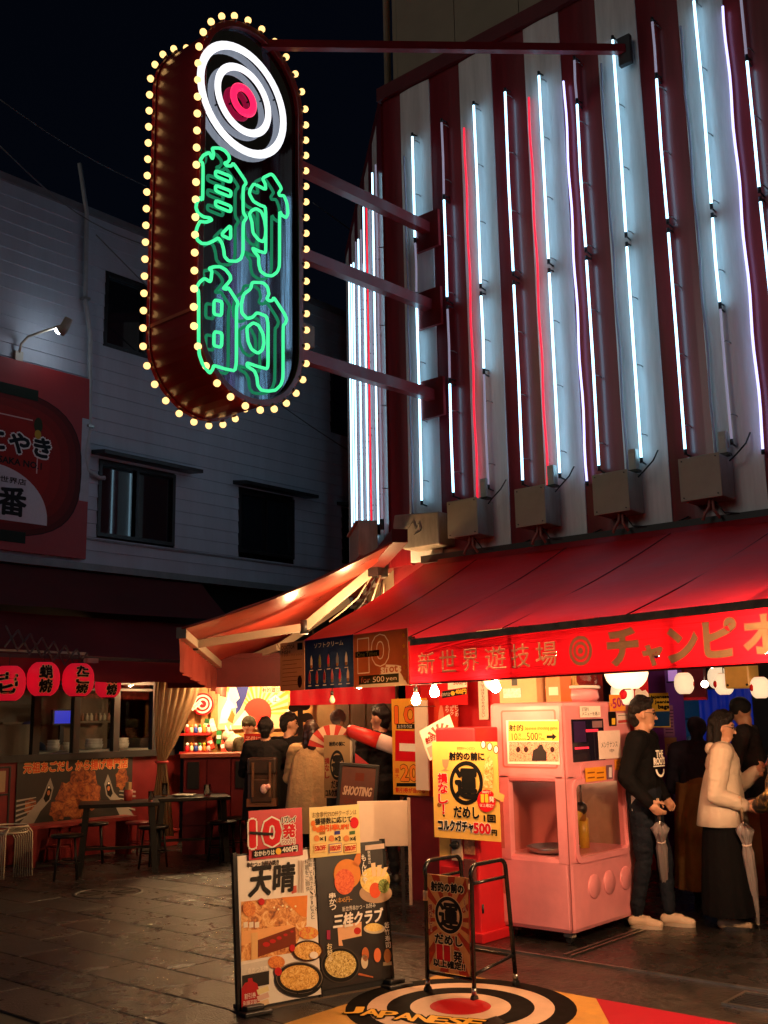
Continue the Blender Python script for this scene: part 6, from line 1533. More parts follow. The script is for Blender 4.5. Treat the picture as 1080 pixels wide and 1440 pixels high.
# prizes on the shelves
cols = ['d82030', 'f0d0a0', '3048a0', 'f0f0e8', 'e08030', 'f4b8b0', '308040', 'e8c840']
k = 0
for py in (1031, 1057):
    for i in range(6):
        P0 = bp(263 + 6.0 * i, py, DM - .3)
        t = thing('prize_toy', ('%s toy prize on the %s shelf beside the curtain' % (['red', 'cream', 'blue', 'white', 'orange', 'pink'][i], ['upper', 'lower'][py > 1040])), 'toy', P0, 'prizes on the stall shelves')
        part('toy_body', MB().lathe([(.02, 0), (.03, .02), (.026, .06), (.014, .08)], 10), ink(cols[i]), t); part('toy_head', MB().ball((0, 0, .095), .022, 8, 6), ink(cols[(i + 3) % 8]), t); k += 1
x0 = bl(260, 1000, DM).x; x1 = bl(300, 1000, DM).x
for py in (1031, 1057): part('prize_shelf', MB().bx(x0, x1, bl(263, py, DM - .3).y - .03, bl(263, py, DM - .3).y - .001, zs, zs + .35), mat('red_shelf', (.5, .03, .03), rough=.4), booth)
for i, (px, py, cc, tl) in enumerate([(296, 1045, 'd8402a', .4), (290, 1020, '2c5a30', -.2), (299, 1020, 'f0e4c8', .35), (308, 1037, '2f8040', 0.), (314, 1050, 'e84838', .2), (322, 1052, 'f0d8c0', -.2)]):
    t = thing('prize_packet', ['red snack packet leaning by the stall post', 'green packet hung by the stall post', 'cream packet leaning on the stall post', 'green box on the stall shelf', 'red packet lying by the mural foot', 'cream packet lying by the mural foot'][i], 'packet', frame(bp(px, py, DM - .2), BU2 + Vector((0, 0, tl)), Vector((-tl, 0, 1))), 'prizes on the stall shelves')
    part('packet', MB().bx(-.035, .035, -.09, .09, -.02, .02), ink(cc), t, bevel=.008); part('print_band', MB().bx(-.03, .03, -.02, .03, .021, .022), W_, t)
t = thing('plush_toy', 'white plush fox like toy sitting under the mural', 'toy', bp(330, 1060, DM - .5)); part('body', MB().ball((0, 0, .12), .13, sc=(1.3, .9, 1)).ball((-.1, -.02, .22), .09), mat('plush_white', (.75, .55, .4), rough=.8, bump=.3), t); part('ear', MB().cyl((-.14, -.02, .28), (-.17, -.02, .37), .03, .004), W_, t); part('ear', MB().cyl((-.07, -.02, .29), (-.06, -.02, .37), .03, .004), W_, t)
M, w, h = bfr(343, 1060, 373, 1032, DM - .9)
t = board('counter_notice', 'tilted red notice with white characters on the stall counter', 'sign', M, w, h, ink('a83028')); b = MB(); write(b, '子供に', w * .42, h * .72, w * .7, h * .3, ink('f0c8b0'), bold=.002); write(b, '注意', w * .3, h * .3, w * .4, h * .3, ink('f0c8b0'), bold=.002); part('lettering', b, None, t)
# unseen lamps added inside the stall to brighten it
for k, px in enumerate((292, 345, 395)):
    P0 = bp(px, 958, DM - .75); t = thing('added_stall_lamp', ['lamp tucked up over the prize shelves', 'lamp tucked up over the middle of the mural', 'lamp tucked up over the end of the mural'][k], 'lamp', P0 + Vector((0, 0, .02)), 'lamps under the stall roof')
    part('bulb', MB().ball((0, 0, 0), .04), glow('added_stall_bulb', (1, .62, .28), 1150.), t); part('socket', MB().cyl((0, 0, .035), (0, 0, .1), .02, n=10), M_BLACK, t); part('cord', MB().cyl((0, 0, .1), (0, 0, 2.36 - P0.z - .02), .005, n=6), M_WIRE, t)
# red cloth over the brown doors on the other half
M, w, h = bfr(408, 992, 556, 958, 12.4)
t = thing('red_noren', 'plain bright red cloth strip hung across the alley passage', 'curtain', M); b = MB(); n = 24
b.add([(w * i / n, y, .03 * math.sin(i * .9) + .02 * j) for j, y in enumerate((0 + 0, h * .5, h + .05)) for i in range(n + 1)], [(j * (n + 1) + i, j * (n + 1) + i + 1, (j + 1) * (n + 1) + i + 1, (j + 1) * (n + 1) + i) for j in range(2) for i in range(n)], True)
part('cloth', b, mat('noren_red', (.6, .012, .03), rough=.5, trans=.3), t); part('rail', MB().bar((0, h + .05, 0), (w, h + .05, 0), .03), M_BLACK, t)
t = thing('passage_doors', 'row of dark brown wooden doors at the end of the passage', 'doors', frame(bp(425, 1180, 14.2).xy.to_3d(), BU2))
x1 = (bp(562, 1100, 14.2) - bp(425, 1100, 14.2)).dot(BU2)
for k in range(6):
    part('door_leaf', MB().bx(x1 * k / 6 + .01, x1 * (k + 1) / 6 - .01, 0, 2.3, 0, .04), mat('brown_door', (.12, .07, .045), rough=.45, var=.3, stretch=(8, 1, 1)), t)
part('door_head', MB().bx(0, x1, 2.3, 2.5, -.02, .06), M_DKRED, t)
for k, (px0, px1, cc) in enumerate([(410, 437, 'c89a58'), (440, 470, 'c8a878')]):
    M, w, h = bfr(px0, 1075, px1, 985, 13.9); g = thing('paper_screen', ['cream paper screen behind the tree silhouette', 'cream paper screen beside the dark doors'][k], 'screen', M); part('paper', MB().bx(0, w, 0, h, -.01, 0), mat('screen_paper_%d' % k, cc, rough=.6, trans=.2), g)
    part('screen_frame', MB().bx(-.02, 0, 0, h, -.02, .02).bx(w, w + .02, 0, h, -.02, .02), M_WOOD, g)
t = thing('tree_cutout', 'black flat tree shaped cut-out standing before the paper screen', 'cut-out', frame(bp(423, 1060, 13.6), BU2)); b = MB()
for k, (x, y, r_) in enumerate([(-.09, .58, .07), (.05, .6, .075), (-.1, .43, .075), (.08, .45, .08), (-.1, .28, .07), (.07, .3, .075), (-.02, .68, .07)]): b.use(M_BLACK).prism([(x + r_ * math.cos(2 * PI * i / 14), y + r_ * .8 * math.sin(2 * PI * i / 14)) for i in range(14)], -.01 - .001 * k, .01 + .001 * k)
part('crown', b, M_BLACK, t); part('trunk', MB().bx(-.04, .03, -.4, .62, -.008, .008), M_BLACK, t)
# signs and panels standing about the passage
M, w, h = bfr(456, 1122, 493, 1034, 10.2)
t = board('passage_sign', 'narrow tan standing sign with circled black character in the passage', 'sign', M, w, h, mat('tan_sign', (.36, .23, .09), rough=.5)); b = MB(); circled(b, M, 474, 1076, 10, 21, K_); wr(b, M, '射的の前に', 463, 1043, 485, 1049, K_, bold=.002); wr(b, M, 'だめし', 466, 1098, 483, 1108, K_, bold=.002); wr(b, M, 'コルクガチャ', 458, 1110, 482, 1120, K_, bold=.002); wr(b, M, '損なし', 457, 1065, 463, 1095, ink('8a2018'), vertical=True, bold=.002); part('lettering', b, None, t)
part('side_edge', MB().bx(w, w + .02, 0, h, -.12, 0), mat('edge_cream', (.6, .5, .35), rough=.5), t); part('sign_foot', MB().bx(.02, w - .02, -.9, -.003, -.1, -.02), M_BLACK, t)
Mb = frame(bp(477, 1135, 9.6), BU2 + Vector((0, 0, -.10)), Vector((0, 0, 1)) + BU2 * .28)
t = board('shooting_board', 'leaning dark framed board lettered SHOOTING behind the white panel', 'sign', Mb, .30, .36, mat('rust_panel', (.12, .028, .014), rough=.5, var=.3)); b = MB(); write(b, 'SHOOTING', .15, .15, .25, .075, ink('c8a890'), bold=.003, shear=.15); write(b, 'GALLERY', .14, .06, .2, .04, ink('7a3020')); b.use(ink('6a2a18')).rect(.12, .24, .2, .31, .002); part('lettering', b, None, t)
part('board_frame', MB().bx(-.03, 0, -.03, .39, -.02, .02).bx(.3, .33, -.03, .39, -.02, .02).bx(0, .3, .36, .39, -.02, .02).bx(0, .3, -.03, 0, -.02, .02), M_BLACK, t, bevel=.006)
part('board_leg', MB().bx(-.02, .32, -.6, -.032, -.05, -.03), M_BLACK, t)
M, w, h = bfr(503, 1191, 574, 1127, 8.7)
t = thing('white_counter_panel', 'white counter front panel behind the street board', 'counter', M); part('panel', MB().bx(0, w, 0, h, -.02, 0), mat('white_counter', (.7, .56, .44), rough=.4, var=.06), t, bevel=.003); part('end_post', MB().bx(w, w + .025, -.45, h + .02, -.03, .01), mat('cream_post', (.5, .38, .28), rough=.5), t)
part('panel_leg', MB().bx(.02, .05, -(M.translation.z - .016), -.001, -.03, -.005), M_DKSTEEL, t); part('panel_leg', MB().bx(w - .06, w - .03, -(M.translation.z - .016), -.001, -.03, -.005), M_DKSTEEL, t)
t = thing('sun_fan', 'large pale folding fan with red rays above the tan sign', 'fan', frame(bp(462, 1040, 10.4), BU2 + Vector((0, 0, .35)), Vector((-.3, 0, 1)))); b = MB()
for k in range(9):
    a = .3 + k * .26; b.use(ink('e8c0a0' if k % 2 else 'c84038')).poly([(0, -.1), (.24 * math.cos(a), -.1 + .24 * math.sin(a)), (.24 * math.cos(a + .26), -.1 + .24 * math.sin(a + .26))], .004 * (k % 2))
part('fan_leaf', b, None, t); part('fan_rod', MB().cyl((0, -.1, .01), (.0, -.3, .01), .008, n=6), M_WOOD, t)
t = thing('cork_bullet', 'big red and white padded cork shaped display jutting into the passage', 'display', bp(566, 1054, 10.05)); d_ = bp(488, 1026, 10.15) - bp(566, 1054, 10.05)
b = MB(); pts = [d_ * s for s in (-.1, .2, .42)]; part('white_end', MB().tube(pts, .075, 16), mat('padded_white', (.75, .55, .5), rough=.5), t)
part('red_end', MB().tube([d_ * s for s in (.421, .7, .93, .99, 1.01)], .075, 16, rs=[.077, .07, .062, .045, .01]), mat('padded_red', (.62, .03, .025), rough=.45), t)
t = thing('red_triangle_flag', 'red pennant with pale edge hanging behind the tan sign', 'flag', frame(bp(497, 1090, 10.0), BU2)); part('cloth', MB().add([(0, -.25, 0), (.12, -.08, .02), (.17, .08, .0), (.02, .2, 0)], [(0, 1, 2, 3)]), mat('flag_red', (.5, .02, .03), rough=.6), t); part('pale_edge', MB().bar((.12, -.1, .005), (.175, .09, .005), .02, .006), W_, t)

# ------------------------------------------------------------------ tied-back curtain at the shop corner
t = thing('tied_curtain', 'translucent beige plastic curtain tied back at the shop corner', 'curtain', onX(236, 1185, -10.9).xy.to_3d())
rowsC = [(2.22, .30, .10), (1.9, .27, .06), (1.6, .2, .0), (1.3, .12, -.06), (1.12, .055, -.10), (.95, .07, -.09), (.6, .12, -.09), (.2, .15, -.08)]
b = MB(); n = 26
for z, hw, off in rowsC: b.v += [tuple(BU2 * (off + hw * (2 * i / n - 1)) + FW * (.035 * math.sin(i * 1.55) * (.4 + hw * 3)) + Vector((0, 0, z))) for i in range(n + 1)]
for j in range(len(rowsC) - 1):
    for i in range(n): b.f.append([j * (n + 1) + i, j * (n + 1) + i + 1, (j + 1) * (n + 1) + i + 1, (j + 1) * (n + 1) + i]); b.mi.append(0); b.sm.append(True)
part('curtain_sheet', b, mat('plastic_sheet', (.33, .22, .12), rough=.22, trans=.35, coat=.4), t); part('tie_band', MB().tube([tuple(BU2 * (-.10 + .07 * math.cos(a)) + FW * (.05 * math.sin(a)) + Vector((0, 0, 1.1))) for a in [k * PI / 8 for k in range(16)]], .018, 6, closed=True), mat('red_tie', (.4, .03, .03), rough=.5), t)

# ------------------------------------------------------------------ tables, stools, glasses
M_DKWOOD = mat('black_wood', (.006, .0055, .0055), rough=.4, var=.2, spec=.25)
def table(base, ang, w, d, hgt, label):
    t = thing('street_table', label, 'table', rz(base, ang), 'dark tables in the alley')
    part('table_top', MB().bx(-w / 2, w / 2, -d / 2, d / 2, hgt - .04, hgt), M_DKWOOD, t, bevel=.006)
    for sx in (-1, 1):
        for sy in (-1, 1): part('leg', MB().bar((sx * (w / 2 - .08), sy * (d / 2 - .06), hgt - .04), (sx * (w / 2 - .03), sy * (d / 2 - .03), .009), .06), M_DKWOOD, t)
    part('stretcher', MB().bar((-(w / 2 - .05), 0, .25), (w / 2 - .05, 0, .25), .03), M_DKWOOD, t)
    return t
TB1 = onZ(165, 1226); TB2 = onZ(268, 1212); h1 = .74
ang0 = math.atan2(BU2.y, BU2.x)
table(TB1, ang0 + .25, .85, .6, h1, 'black wooden street table in front of the fried chicken poster')
table(TB2, ang0 + .25, .85, .6, h1, 'black wooden street table beside the tied curtain with glasses on it')
def stool(base, ang, label, hgt=.46, m=None, back=False):
    t = thing('street_stool', label, 'stool', rz(base, ang), 'dark stools in the alley'); m = m or M_DKWOOD
    part('seat', MB().lathe([(.16, hgt - .03), (.17, hgt - .015), (.165, hgt)], 20), m, t)
    for k in range(4):
        a = PI / 4 + k * PI / 2; part('leg', MB().tube([(.11 * math.cos(a), .11 * math.sin(a), hgt - .03), (.16 * math.cos(a), .16 * math.sin(a), .009)], .012, 8), m, t)
    part('foot_ring', MB().tube([(.14 * math.cos(a), .14 * math.sin(a), .18) for a in [k * PI / 8 for k in range(16)]], .008, 6, closed=True), m, t)
    return t
for px, py, lab in [(92, 1238, 'dark stool before the street table under the fish poster'), (215, 1222, 'dark stool between the two street tables'), (312, 1213, 'dark stool right of the glass topped table'), (333, 1205, 'dark stool tucked near the booth counter'), (130, 1215, 'dark stool pushed behind the first street table')]:
    stool(onZ(px, py), random.uniform(0, 2), lab)
RS = mat('red_stool_paint', (.25, .02, .02), rough=.45)
for px, py, lab in [(82, 1212, 'low red stool against the shop front'), (195, 1206, 'low red stool in front of the red end panel')]: stool(onZ(px, py), .3, lab, .42, RS)
# stack of white wire stools at the frame edge
t = thing('stacked_wire_stools', 'stack of cream wire stools standing by the shop front', 'stools', onZ(12, 1240)); M_WIREW = mat('cream_wire', (.5, .42, .30), rough=.4)
for k in range(9):
    for s in (-1, 1):
        a = (k - 4) * .045; part('wire_leg', MB().tube([(a, s * .16, .009 + .006 * k), (a * .9, s * .15, .40 + .012 * k), (a * .85, s * .11, .455 + .012 * k), (a * .8, s * .0, .46 + .012 * k)], .008, 6), M_WIREW, t)
part('seat_ring', MB().tube([(.2 * math.cos(a), .15 * math.sin(a), .5) for a in [k * PI / 10 for k in range(20)]], .009, 6, closed=True), M_WIREW, t); part('seat_ring', MB().tube([(.2 * math.cos(a), .15 * math.sin(a), .56) for a in [k * PI / 10 for k in range(20)]], .009, 6, closed=True), M_WIREW, t)
M_GLASS = mat('clear_glass', (.9, .85, .8), rough=.03, glass=1., var=0)
def mug(p, label, r=.04, hh=.13, handle=True):
    t = thing('beer_mug' if handle else 'water_glass', label, 'glass', p, 'glasses on the street tables')
    part('glass_body', MB().lathe([(r * .9, 0), (r, .01), (r * 1.02, hh), (r * .92, hh), (r * .88, .018), (.001, .016)], 16), M_GLASS, t)
    if handle: part('handle', MB().tube([(r, 0, hh * .85), (r + .035, 0, hh * .75), (r + .04, 0, hh * .35), (r, 0, hh * .2)], .008, 6), M_GLASS, t)
def ontab(px, py): return onZ(px, py, h1)
mug(TB2 + Vector((.22, .05, h1)), 'clear handled mug on the table beside the curtain'); mug(TB2 + Vector((-.25, -.2, h1)), 'tall water glass on the edge of the curtain side table', .032, .15, False); mug(TB1 + Vector((.3, .2, h1)), 'small water glass on the table under the poster', .03, .11, False)
t = thing('ashtray', 'round grey tray lying on the table beside the curtain', 'tray', TB2 + Vector((-.02, -.1, h1))); part('dish', MB().lathe([(.1, 0), (.14, .02), (.13, .022), (.09, .008)], 24), M_STEEL, t); part('dish_rim', MB().tube([(.137 * math.cos(a), .137 * math.sin(a), .021) for a in [k * PI / 12 for k in range(24)]], .004, 5, closed=True), M_STEEL, t)
t = thing('chopstick_box', 'red and cream chopstick holder on the table under the poster', 'holder', TB1 + Vector((-.05, .15, h1))); part('cup', MB().lathe([(.045, 0), (.05, .12), (.045, .12), (.04, .01)], 14), mat('holder_red', (.35, .04, .03), rough=.5), t)
part('chopsticks', MB().bx(-.03, .03, -.02, .02, .1, .2), mat('chopstick_wood', (.5, .33, .14), rough=.6), t)
t = thing('red_bench', 'low red painted bench under the fried chicken poster', 'bench', onX(110, 1170, LX + .35).xy.to_3d()); part('seat', MB().bx(-.15, .15, -.75, .75, .42, .46), mat('bench_red', (.22, .018, .018), rough=.45), t)
for y in (-.65, .65): part('leg', MB().bx(-.13, .13, y - .03, y + .03, 0, .42), mat('bench_red', (.22, .018, .018)), t)
t = thing('red_crate', 'small red plastic crate on the ground by the booth counter', 'crate', onZ(232, 1190)); part('crate_box', MB().bx(-.14, .14, -.1, .1, .009, .2), mat('crate_red', (.3, .03, .03), rough=.5), t, bevel=.01); part('crate_rim', MB().bx(-.155, .155, -.115, .115, .2, .22), mat('crate_red', (.3, .03, .03)), t)
t = thing('hanging_coat', 'pale garment and dark strap hung on a stand by the counter', 'garment', onZ(326, 1180)); part('stand_pole', MB().tube([(0, 0, .009), (0, 0, .75), (.03, 0, .8), (.1, 0, .8)], .014, 8), M_BLACK, t); part('cloth', MB().tube([(-.03, 0, .76), (-.06, 0, .6), (-.09, 0, .4), (-.07, 0, .3)], .05, 10, rs=[.02, .045, .055, .03]), mat('pale_cloth', (.35, .28, .25), rough=.7), t)
# ================================================================== PEOPLE
def capsule(mb, p0, r0, p1, r1, sx=1., n=14):
    p0, p1 = Vector(p0), Vector(p1); d = p1 - p0; L_ = d.length
    a = d / L_ if L_ > 1e-6 else Vector((0, 0, 1))
    pts = []
    for k in range(5): t_ = PI / 2 * k / 5; pts.append((p0 - a * (r0 * math.cos(t_)), max(.0005, r0 * math.sin(t_)), p0))
    pts.append((p0, r0, p0)); pts.append((p1, r1, p1))
    for k in range(1, 6): t_ = PI / 2 * k / 5; pts.append((p1 + a * (r1 * math.sin(t_)), max(.0005, r1 * math.cos(t_)), p1))
    ref = Vector((0, 1, 0)) if abs(a.y) < .9 else Vector((1, 0, 0))
    u = a.cross(ref).normalized(); v = a.cross(u); vs_ = []
    for c, r, _ in pts:
        for k in range(n):
            w_ = (u * math.cos(2 * PI * k / n) + v * math.sin(2 * PI * k / n)) * r; w_.x *= sx; vs_.append(c + w_)
    m = len(pts); fs = [(i * n + k, i * n + (k + 1) % n, (i + 1) * n + (k + 1) % n, (i + 1) * n + k) for i in range(m - 1) for k in range(n)]
    fs.append(tuple(reversed(range(n)))); fs.append(tuple((m - 1) * n + k for k in range(n)))
    mb.add(vs_, fs, True)
def fuse(prims, voxel, smooth=3):
    """one continuous skin over all the given limbs; faces take the cloth of the nearest limb"""
    mb = MB()
    for pr in prims: capsule(mb, *pr[1:])
    me = mb.mesh('body'); o = bpy.data.objects.new('body', me); COL.objects.link(o)
    md = o.modifiers.new('r', 'REMESH'); md.mode = 'VOXEL'; md.voxel_size = voxel
    ms = o.modifiers.new('s', 'SMOOTH'); ms.factor = .5; ms.iterations = smooth
    out = bpy.data.meshes.new_from_object(o.evaluated_get(bpy.context.evaluated_depsgraph_get()))
    bpy.data.objects.remove(o); bpy.data.meshes.remove(me)
    import numpy as np
    nf = len(out.polygons); cen = np.empty(nf * 3); out.polygons.foreach_get('center', cen); cen = cen.reshape(-1, 3)
    best = np.full(nf, 1e9); idx = np.zeros(nf, int); mats = []
    for pr in prims:
        m = pr[0]
        if m not in mats: mats.append(m)
        p0 = np.array(pr[1]); r0 = pr[2]; p1 = np.array(pr[3]); r1 = pr[4]; sx = pr[5] if len(pr) > 5 else 1.
        d = p1 - p0; t_ = np.clip(((cen - p0) @ d) / max(1e-9, d @ d), 0, 1); q = cen - (p0 + t_[:, None] * d); q[:, 0] /= sx
        s = np.linalg.norm(q, axis=1) - (r0 + t_ * (r1 - r0))
        k = s < best; best[k] = s[k]; idx[k] = mats.index(m)
    nv = len(out.vertices); isk = np.zeros(nv, bool)
    skin_ids = [i for i, m in enumerate(mats) if m.name.startswith(('skin', 'cream_train', 'beige_boot', 'dark_shoe'))]
    for p in out.polygons:
        if idx[p.index] in skin_ids:
            for v in p.vertices: isk[v] = True
    from mathutils import noise as _ns
    nrm = np.empty(nv * 3); out.vertices.foreach_get('normal', nrm); nrm = nrm.reshape(-1, 3); cos_ = np.empty(nv * 3); out.vertices.foreach_get('co', cos_); cos_ = cos_.reshape(-1, 3)
    for vi in range(nv):
        if isk[vi]: continue
        c = Vector(cos_[vi]); q = Vector((c.x * 9, c.y * 9, c.z * 15 + 2 * c.x))
        d = _ns.noise(q) * .0075 + _ns.noise(q * 2.3) * .004 - abs(_ns.noise(Vector((c.x * 6 + c.z * 9, c.y * 7, c.z * 5)))) * .009
        cos_[vi] += nrm[vi] * (d + .003)
    out.vertices.foreach_set('co', cos_.ravel())
    out.materials.clear()
    for m in mats: out.materials.append(m)
    out.polygons.foreach_set('material_index', idx.astype('i')); out.polygons.foreach_set('use_smooth', np.ones(nf, bool)); out.update()
    return out
SKIN = mat('skin', (.52, .27, .17), rough=.5, var=.08, vscale=20)
HAIR = mat('black_hair', (.008, .006, .006), rough=.45, var=.4, vscale=30, stretch=(1, 1, .2), bump=.8, bscale=160, spec=.3)
def cloth(name, c, **k): return mat(name, c, rough=k.get('rough', .9), var=k.get('var', .25), vscale=k.get('vscale', 5), bump=.4, bscale=k.get('bscale', 22), spec=.12)
def hand(prims, wrist, direction, palm_n, curl=.6, m=None):
    """palm and five unequal fingers bent towards palm_n"""
    m = m or SKIN; w = Vector(wrist); d = Vector(direction).normalized(); n = Vector(palm_n); n = (n - d * d.dot(n)).normalized(); s = d.cross(n)
    kn = w + d * .085
    prims.append((m, tuple(w), .026, tuple(w + d * .05), .032)); 
    for i, ln in enumerate((.072, .082, .076, .058)):
        b = kn + s * (.027 - .018 * i) - d * (.004 * abs(i - 1)); a1, a2 = curl, curl * 2.1
        m1 = b + (d * math.cos(a1) + n * math.sin(a1)) * ln * .5; e = m1 + (d * math.cos(a2) + n * math.sin(a2)) * ln * .5
        prims += [(m, tuple(w + d * .03 + s * (.02 - .013 * i)), .014, tuple(b), .0105), (m, tuple(b), .0105, tuple(m1), .009), (m, tuple(m1), .009, tuple(e), .0075)]
    tb = w + d * .025 + s * .03; t1 = tb + (d * .6 + s * .6 + n * .35).normalized() * .04; t2 = t1 + (d * .75 + n * .65).normalized() * .032
    prims += [(m, tuple(tb), .015, tuple(t1), .012), (m, tuple(t1), .0115, tuple(t2), .009)]
def person(label, base, heading, H=1.7, top=None, legs=None, shoes=None, arms=None, feet=((-.06, -.09), (.08, .09)), lean=0., fat=1., head_yaw=0., voxel=.009,
           hair='short', hair_m=None, coat_len=0., hands=True, skin=SKIN, nod=0., sleeve=1., group=None, face=True):
    s = H / 1.72; top = top or cloth('black_cloth', (.012, .012, .014)); legs = legs or cloth('dark_trousers', (.015, .015, .018)); shoes = shoes or mat('dark_shoe', (.03, .025, .02), rough=.5)
    t = thing('person', label, 'person', rz(base, heading), group)
    V = lambda x, y, z: (x * s, y * s, z * s)
    hx = lean
    pr = []
    pr += [(top, V(hx * .25, 0, 1.02), .15 * s * fat, V(hx * .8, 0, 1.28), .168 * s * fat, .74), (top, V(hx * .8, -.09, 1.32), .11 * s * fat, V(hx * .8, .09, 1.32), .11 * s * fat, .8),
           (top, V(hx * .9, -.15, 1.385), .068 * s * sleeve, V(hx * .9, .15, 1.385), .068 * s * sleeve)]
    pr += [(top if coat_len else legs, V(hx * .1, 0, .93), .145 * s * fat, V(0, 0, .99), .15 * s * fat, .82)]
    sides = {-1: 0, 1: 1}
    for sd, i in sides.items():
        fx, fy = feet[i]
        hip = V(0, sd * .085, .9); knee = V(fx * .55 + .03, fy * .95, .49); ank = V(fx, fy, .09)
        pr += [(legs, hip, .098 * s * fat, knee, .066 * s), (legs, knee, .066 * s, V(fx - .015, fy, .13), .05 * s)]
        pr += [(shoes, V(fx - .05, fy, .045), .042 * s, V(fx + .06, fy, .05), .042 * s), (shoes, V(fx + .06, fy, .042), .041 * s, V(fx + .15, fy, .034), .03 * s)]
        el_, wr_ = (arms or {}).get(sd, ((-.03, sd * .27, 1.1), (.06, sd * .27, .86)))
        sh = V(hx * .9, sd * .185, 1.385); E_ = V(el_[0] + hx * .6, el_[1], el_[2]); Wp = V(wr_[0] + hx * .3, wr_[1], wr_[2])
        pr += [(top, sh, .066 * s * sleeve, E_, .052 * s * sleeve), (top, E_, .052 * s * sleeve, Wp, .038 * s * sleeve)]
        if hands:
            d = Vector(Wp) - Vector(E_); hand(pr, Vector(Wp), d, Vector((.25, -sd, .1)) if d.z < -.1 else Vector((0, -sd * .8, .4)), .75 if d.z > -.1 else .55, skin)
    # neck and head
    hc = Vector(V(hx + .015, 0, 1.575)); Rh = Matrix.Rotation(head_yaw, 3, 'Z') @ Matrix.Rotation(nod, 3, 'Y')
    hp = lambda x, y, z: tuple(hc + Rh @ Vector((x * s, y * s, z * s)))
    pr += [(skin, V(hx * .95, 0, 1.40), .062 * s, hp(-.012, 0, -.06), .055 * s)]
    pr += [(skin, hp(-.012, 0, .035), .092 * s, hp(-.005, 0, .03), .09 * s), (skin, hp(.02, 0, -.01), .074 * s, hp(.035, 0, -.062), .05 * s), (skin, hp(.05, -.022, -.075), .028 * s, hp(.05, .022, -.075), .028 * s)]
    if face:
        pr += [(skin, hp(.082, 0, .018), .010 * s, hp(.104, 0, -.014), .0135 * s), (skin, hp(.078, -.02, .05), .014 * s, hp(.078, .02, .05), .014 * s),
               (skin, hp(.078, -.014, -.05), .011 * s, hp(.078, .014, -.05), .011 * s), (skin, hp(.074, -.016, -.06), .012 * s, hp(.074, .016, -.06), .012 * s)]
        for sd in (-1, 1): pr += [(skin, hp(-.008, sd * .083, .03), .016 * s, hp(-.002, sd * .085, -.012), .011 * s)]
    part('body', fuse(pr, voxel), None, t)
    if face:
        for sd in (-1, 1):
            part('eye', MB().ball(hp(.077, sd * .032, .022), .011 * s, 10, 6, (.7, 1.2, .8)), mat('eye_dark', (.03, .02, .018), rough=.15, var=0), t)
            part('eyebrow', MB().tube([hp(.088, sd * .015, .046), hp(.086, sd * .035, .05), hp(.07, sd * .055, .045)], .004 * s, 5), HAIR, t)
        part('mouth', MB().tube([hp(.079, -.022, -.053), hp(.0905, 0, -.054), hp(.079, .022, -.053)], .003 * s, 5), mat('lip', (.3, .09, .07), rough=.4, var=0), t)
    for fx, fy in feet:
        pts_ = [(fx * s + .05 * s + .125 * s * math.cos(2 * PI * i / 20), fy * s + .043 * s * math.sin(2 * PI * i / 20) * (1.1 + .12 * math.cos(2 * PI * i / 20))) for i in range(20)]
        part('shoe_sole', MB().prism(pts_, .0, .026 * s), mat('sole_rubber', (.42, .34, .26), rough=.7) if shoes.name.startswith('cream') else M_BLACK, t)
    hm = hair_m or HAIR; hpz = []
    if hair in ('short', 'long', 'bob'):
        hpz += [(hm, hp(-.028, 0, .058), .094 * s, hp(-.02, 0, .062), .094 * s), (hm, hp(-.055, 0, .0), .068 * s, hp(-.05, 0, -.035), .055 * s), (hm, hp(.045, -.025, .118), .034 * s, hp(.048, .025, .118), .034 * s), (hm, hp(-.03, -.02, .13), .04 * s, hp(.0, .02, .132), .04 * s)]
        for sd in (-1, 1): hpz += [(hm, hp(-.03, sd * .055, .06), .045 * s, hp(.02, sd * .05, .085), .04 * s)]
        if hair == 'bob':
            for sd in (-1, 1): hpz += [(hm, hp(-.035, sd * .06, .04), .045 * s, hp(-.03, sd * .065, -.11), .034 * s)]
            hpz += [(hm, hp(-.075, 0, .0), .055 * s, hp(-.07, 0, -.12), .045 * s)]
        if hair == 'long':
            for sd in (-1, 1): hpz += [(hm, hp(-.04, sd * .06, .03), .045 * s, hp(-.06, sd * .075, -.25), .032 * s)]
            hpz += [(hm, hp(-.08, 0, .0), .06 * s, hp(-.10, 0, -.27), .055 * s)]
        part('hair', fuse(hpz, .009, 2), None, t)
    if hair == 'cap':
        part('cap', fuse([(hm, hp(-.012, 0, .062), .103 * s, hp(-.008, 0, .066), .102 * s), (hm, hp(.08, -.03, .06), .02 * s, hp(.08, .03, .06), .02 * s), (hm, hp(.11, 0, .052), .016 * s, hp(.08, 0, .06), .02 * s)], .01, 2), None, t)
    return t, hp, V
def drape(t, rows, m, name, folds=9, amp=.02, seed=0):
    """skirt or coat hem: rings (z, cx, rx, ry) with folds that deepen downwards"""
    b = MB(); n = 64; nr = len(rows)
    for j, (z, cx, rx, ry) in enumerate(rows):
        for k in range(n):
            a = 2 * PI * k / n; f = 1 + amp * (j / max(1, nr - 1)) * (math.sin(folds * a + seed) + .5 * math.sin(folds * 2.3 * a + seed * 2)) ; b.v.append((cx + rx * f * math.cos(a), ry * f * math.sin(a), z))
    for j in range(nr - 1):
        for k in range(n): b.f.append([j * n + k, j * n + (k + 1) % n, (j + 1) * n + (k + 1) % n, (j + 1) * n + k]); b.mi.append(0); b.sm.append(True)
    return part(name, b, m, t)
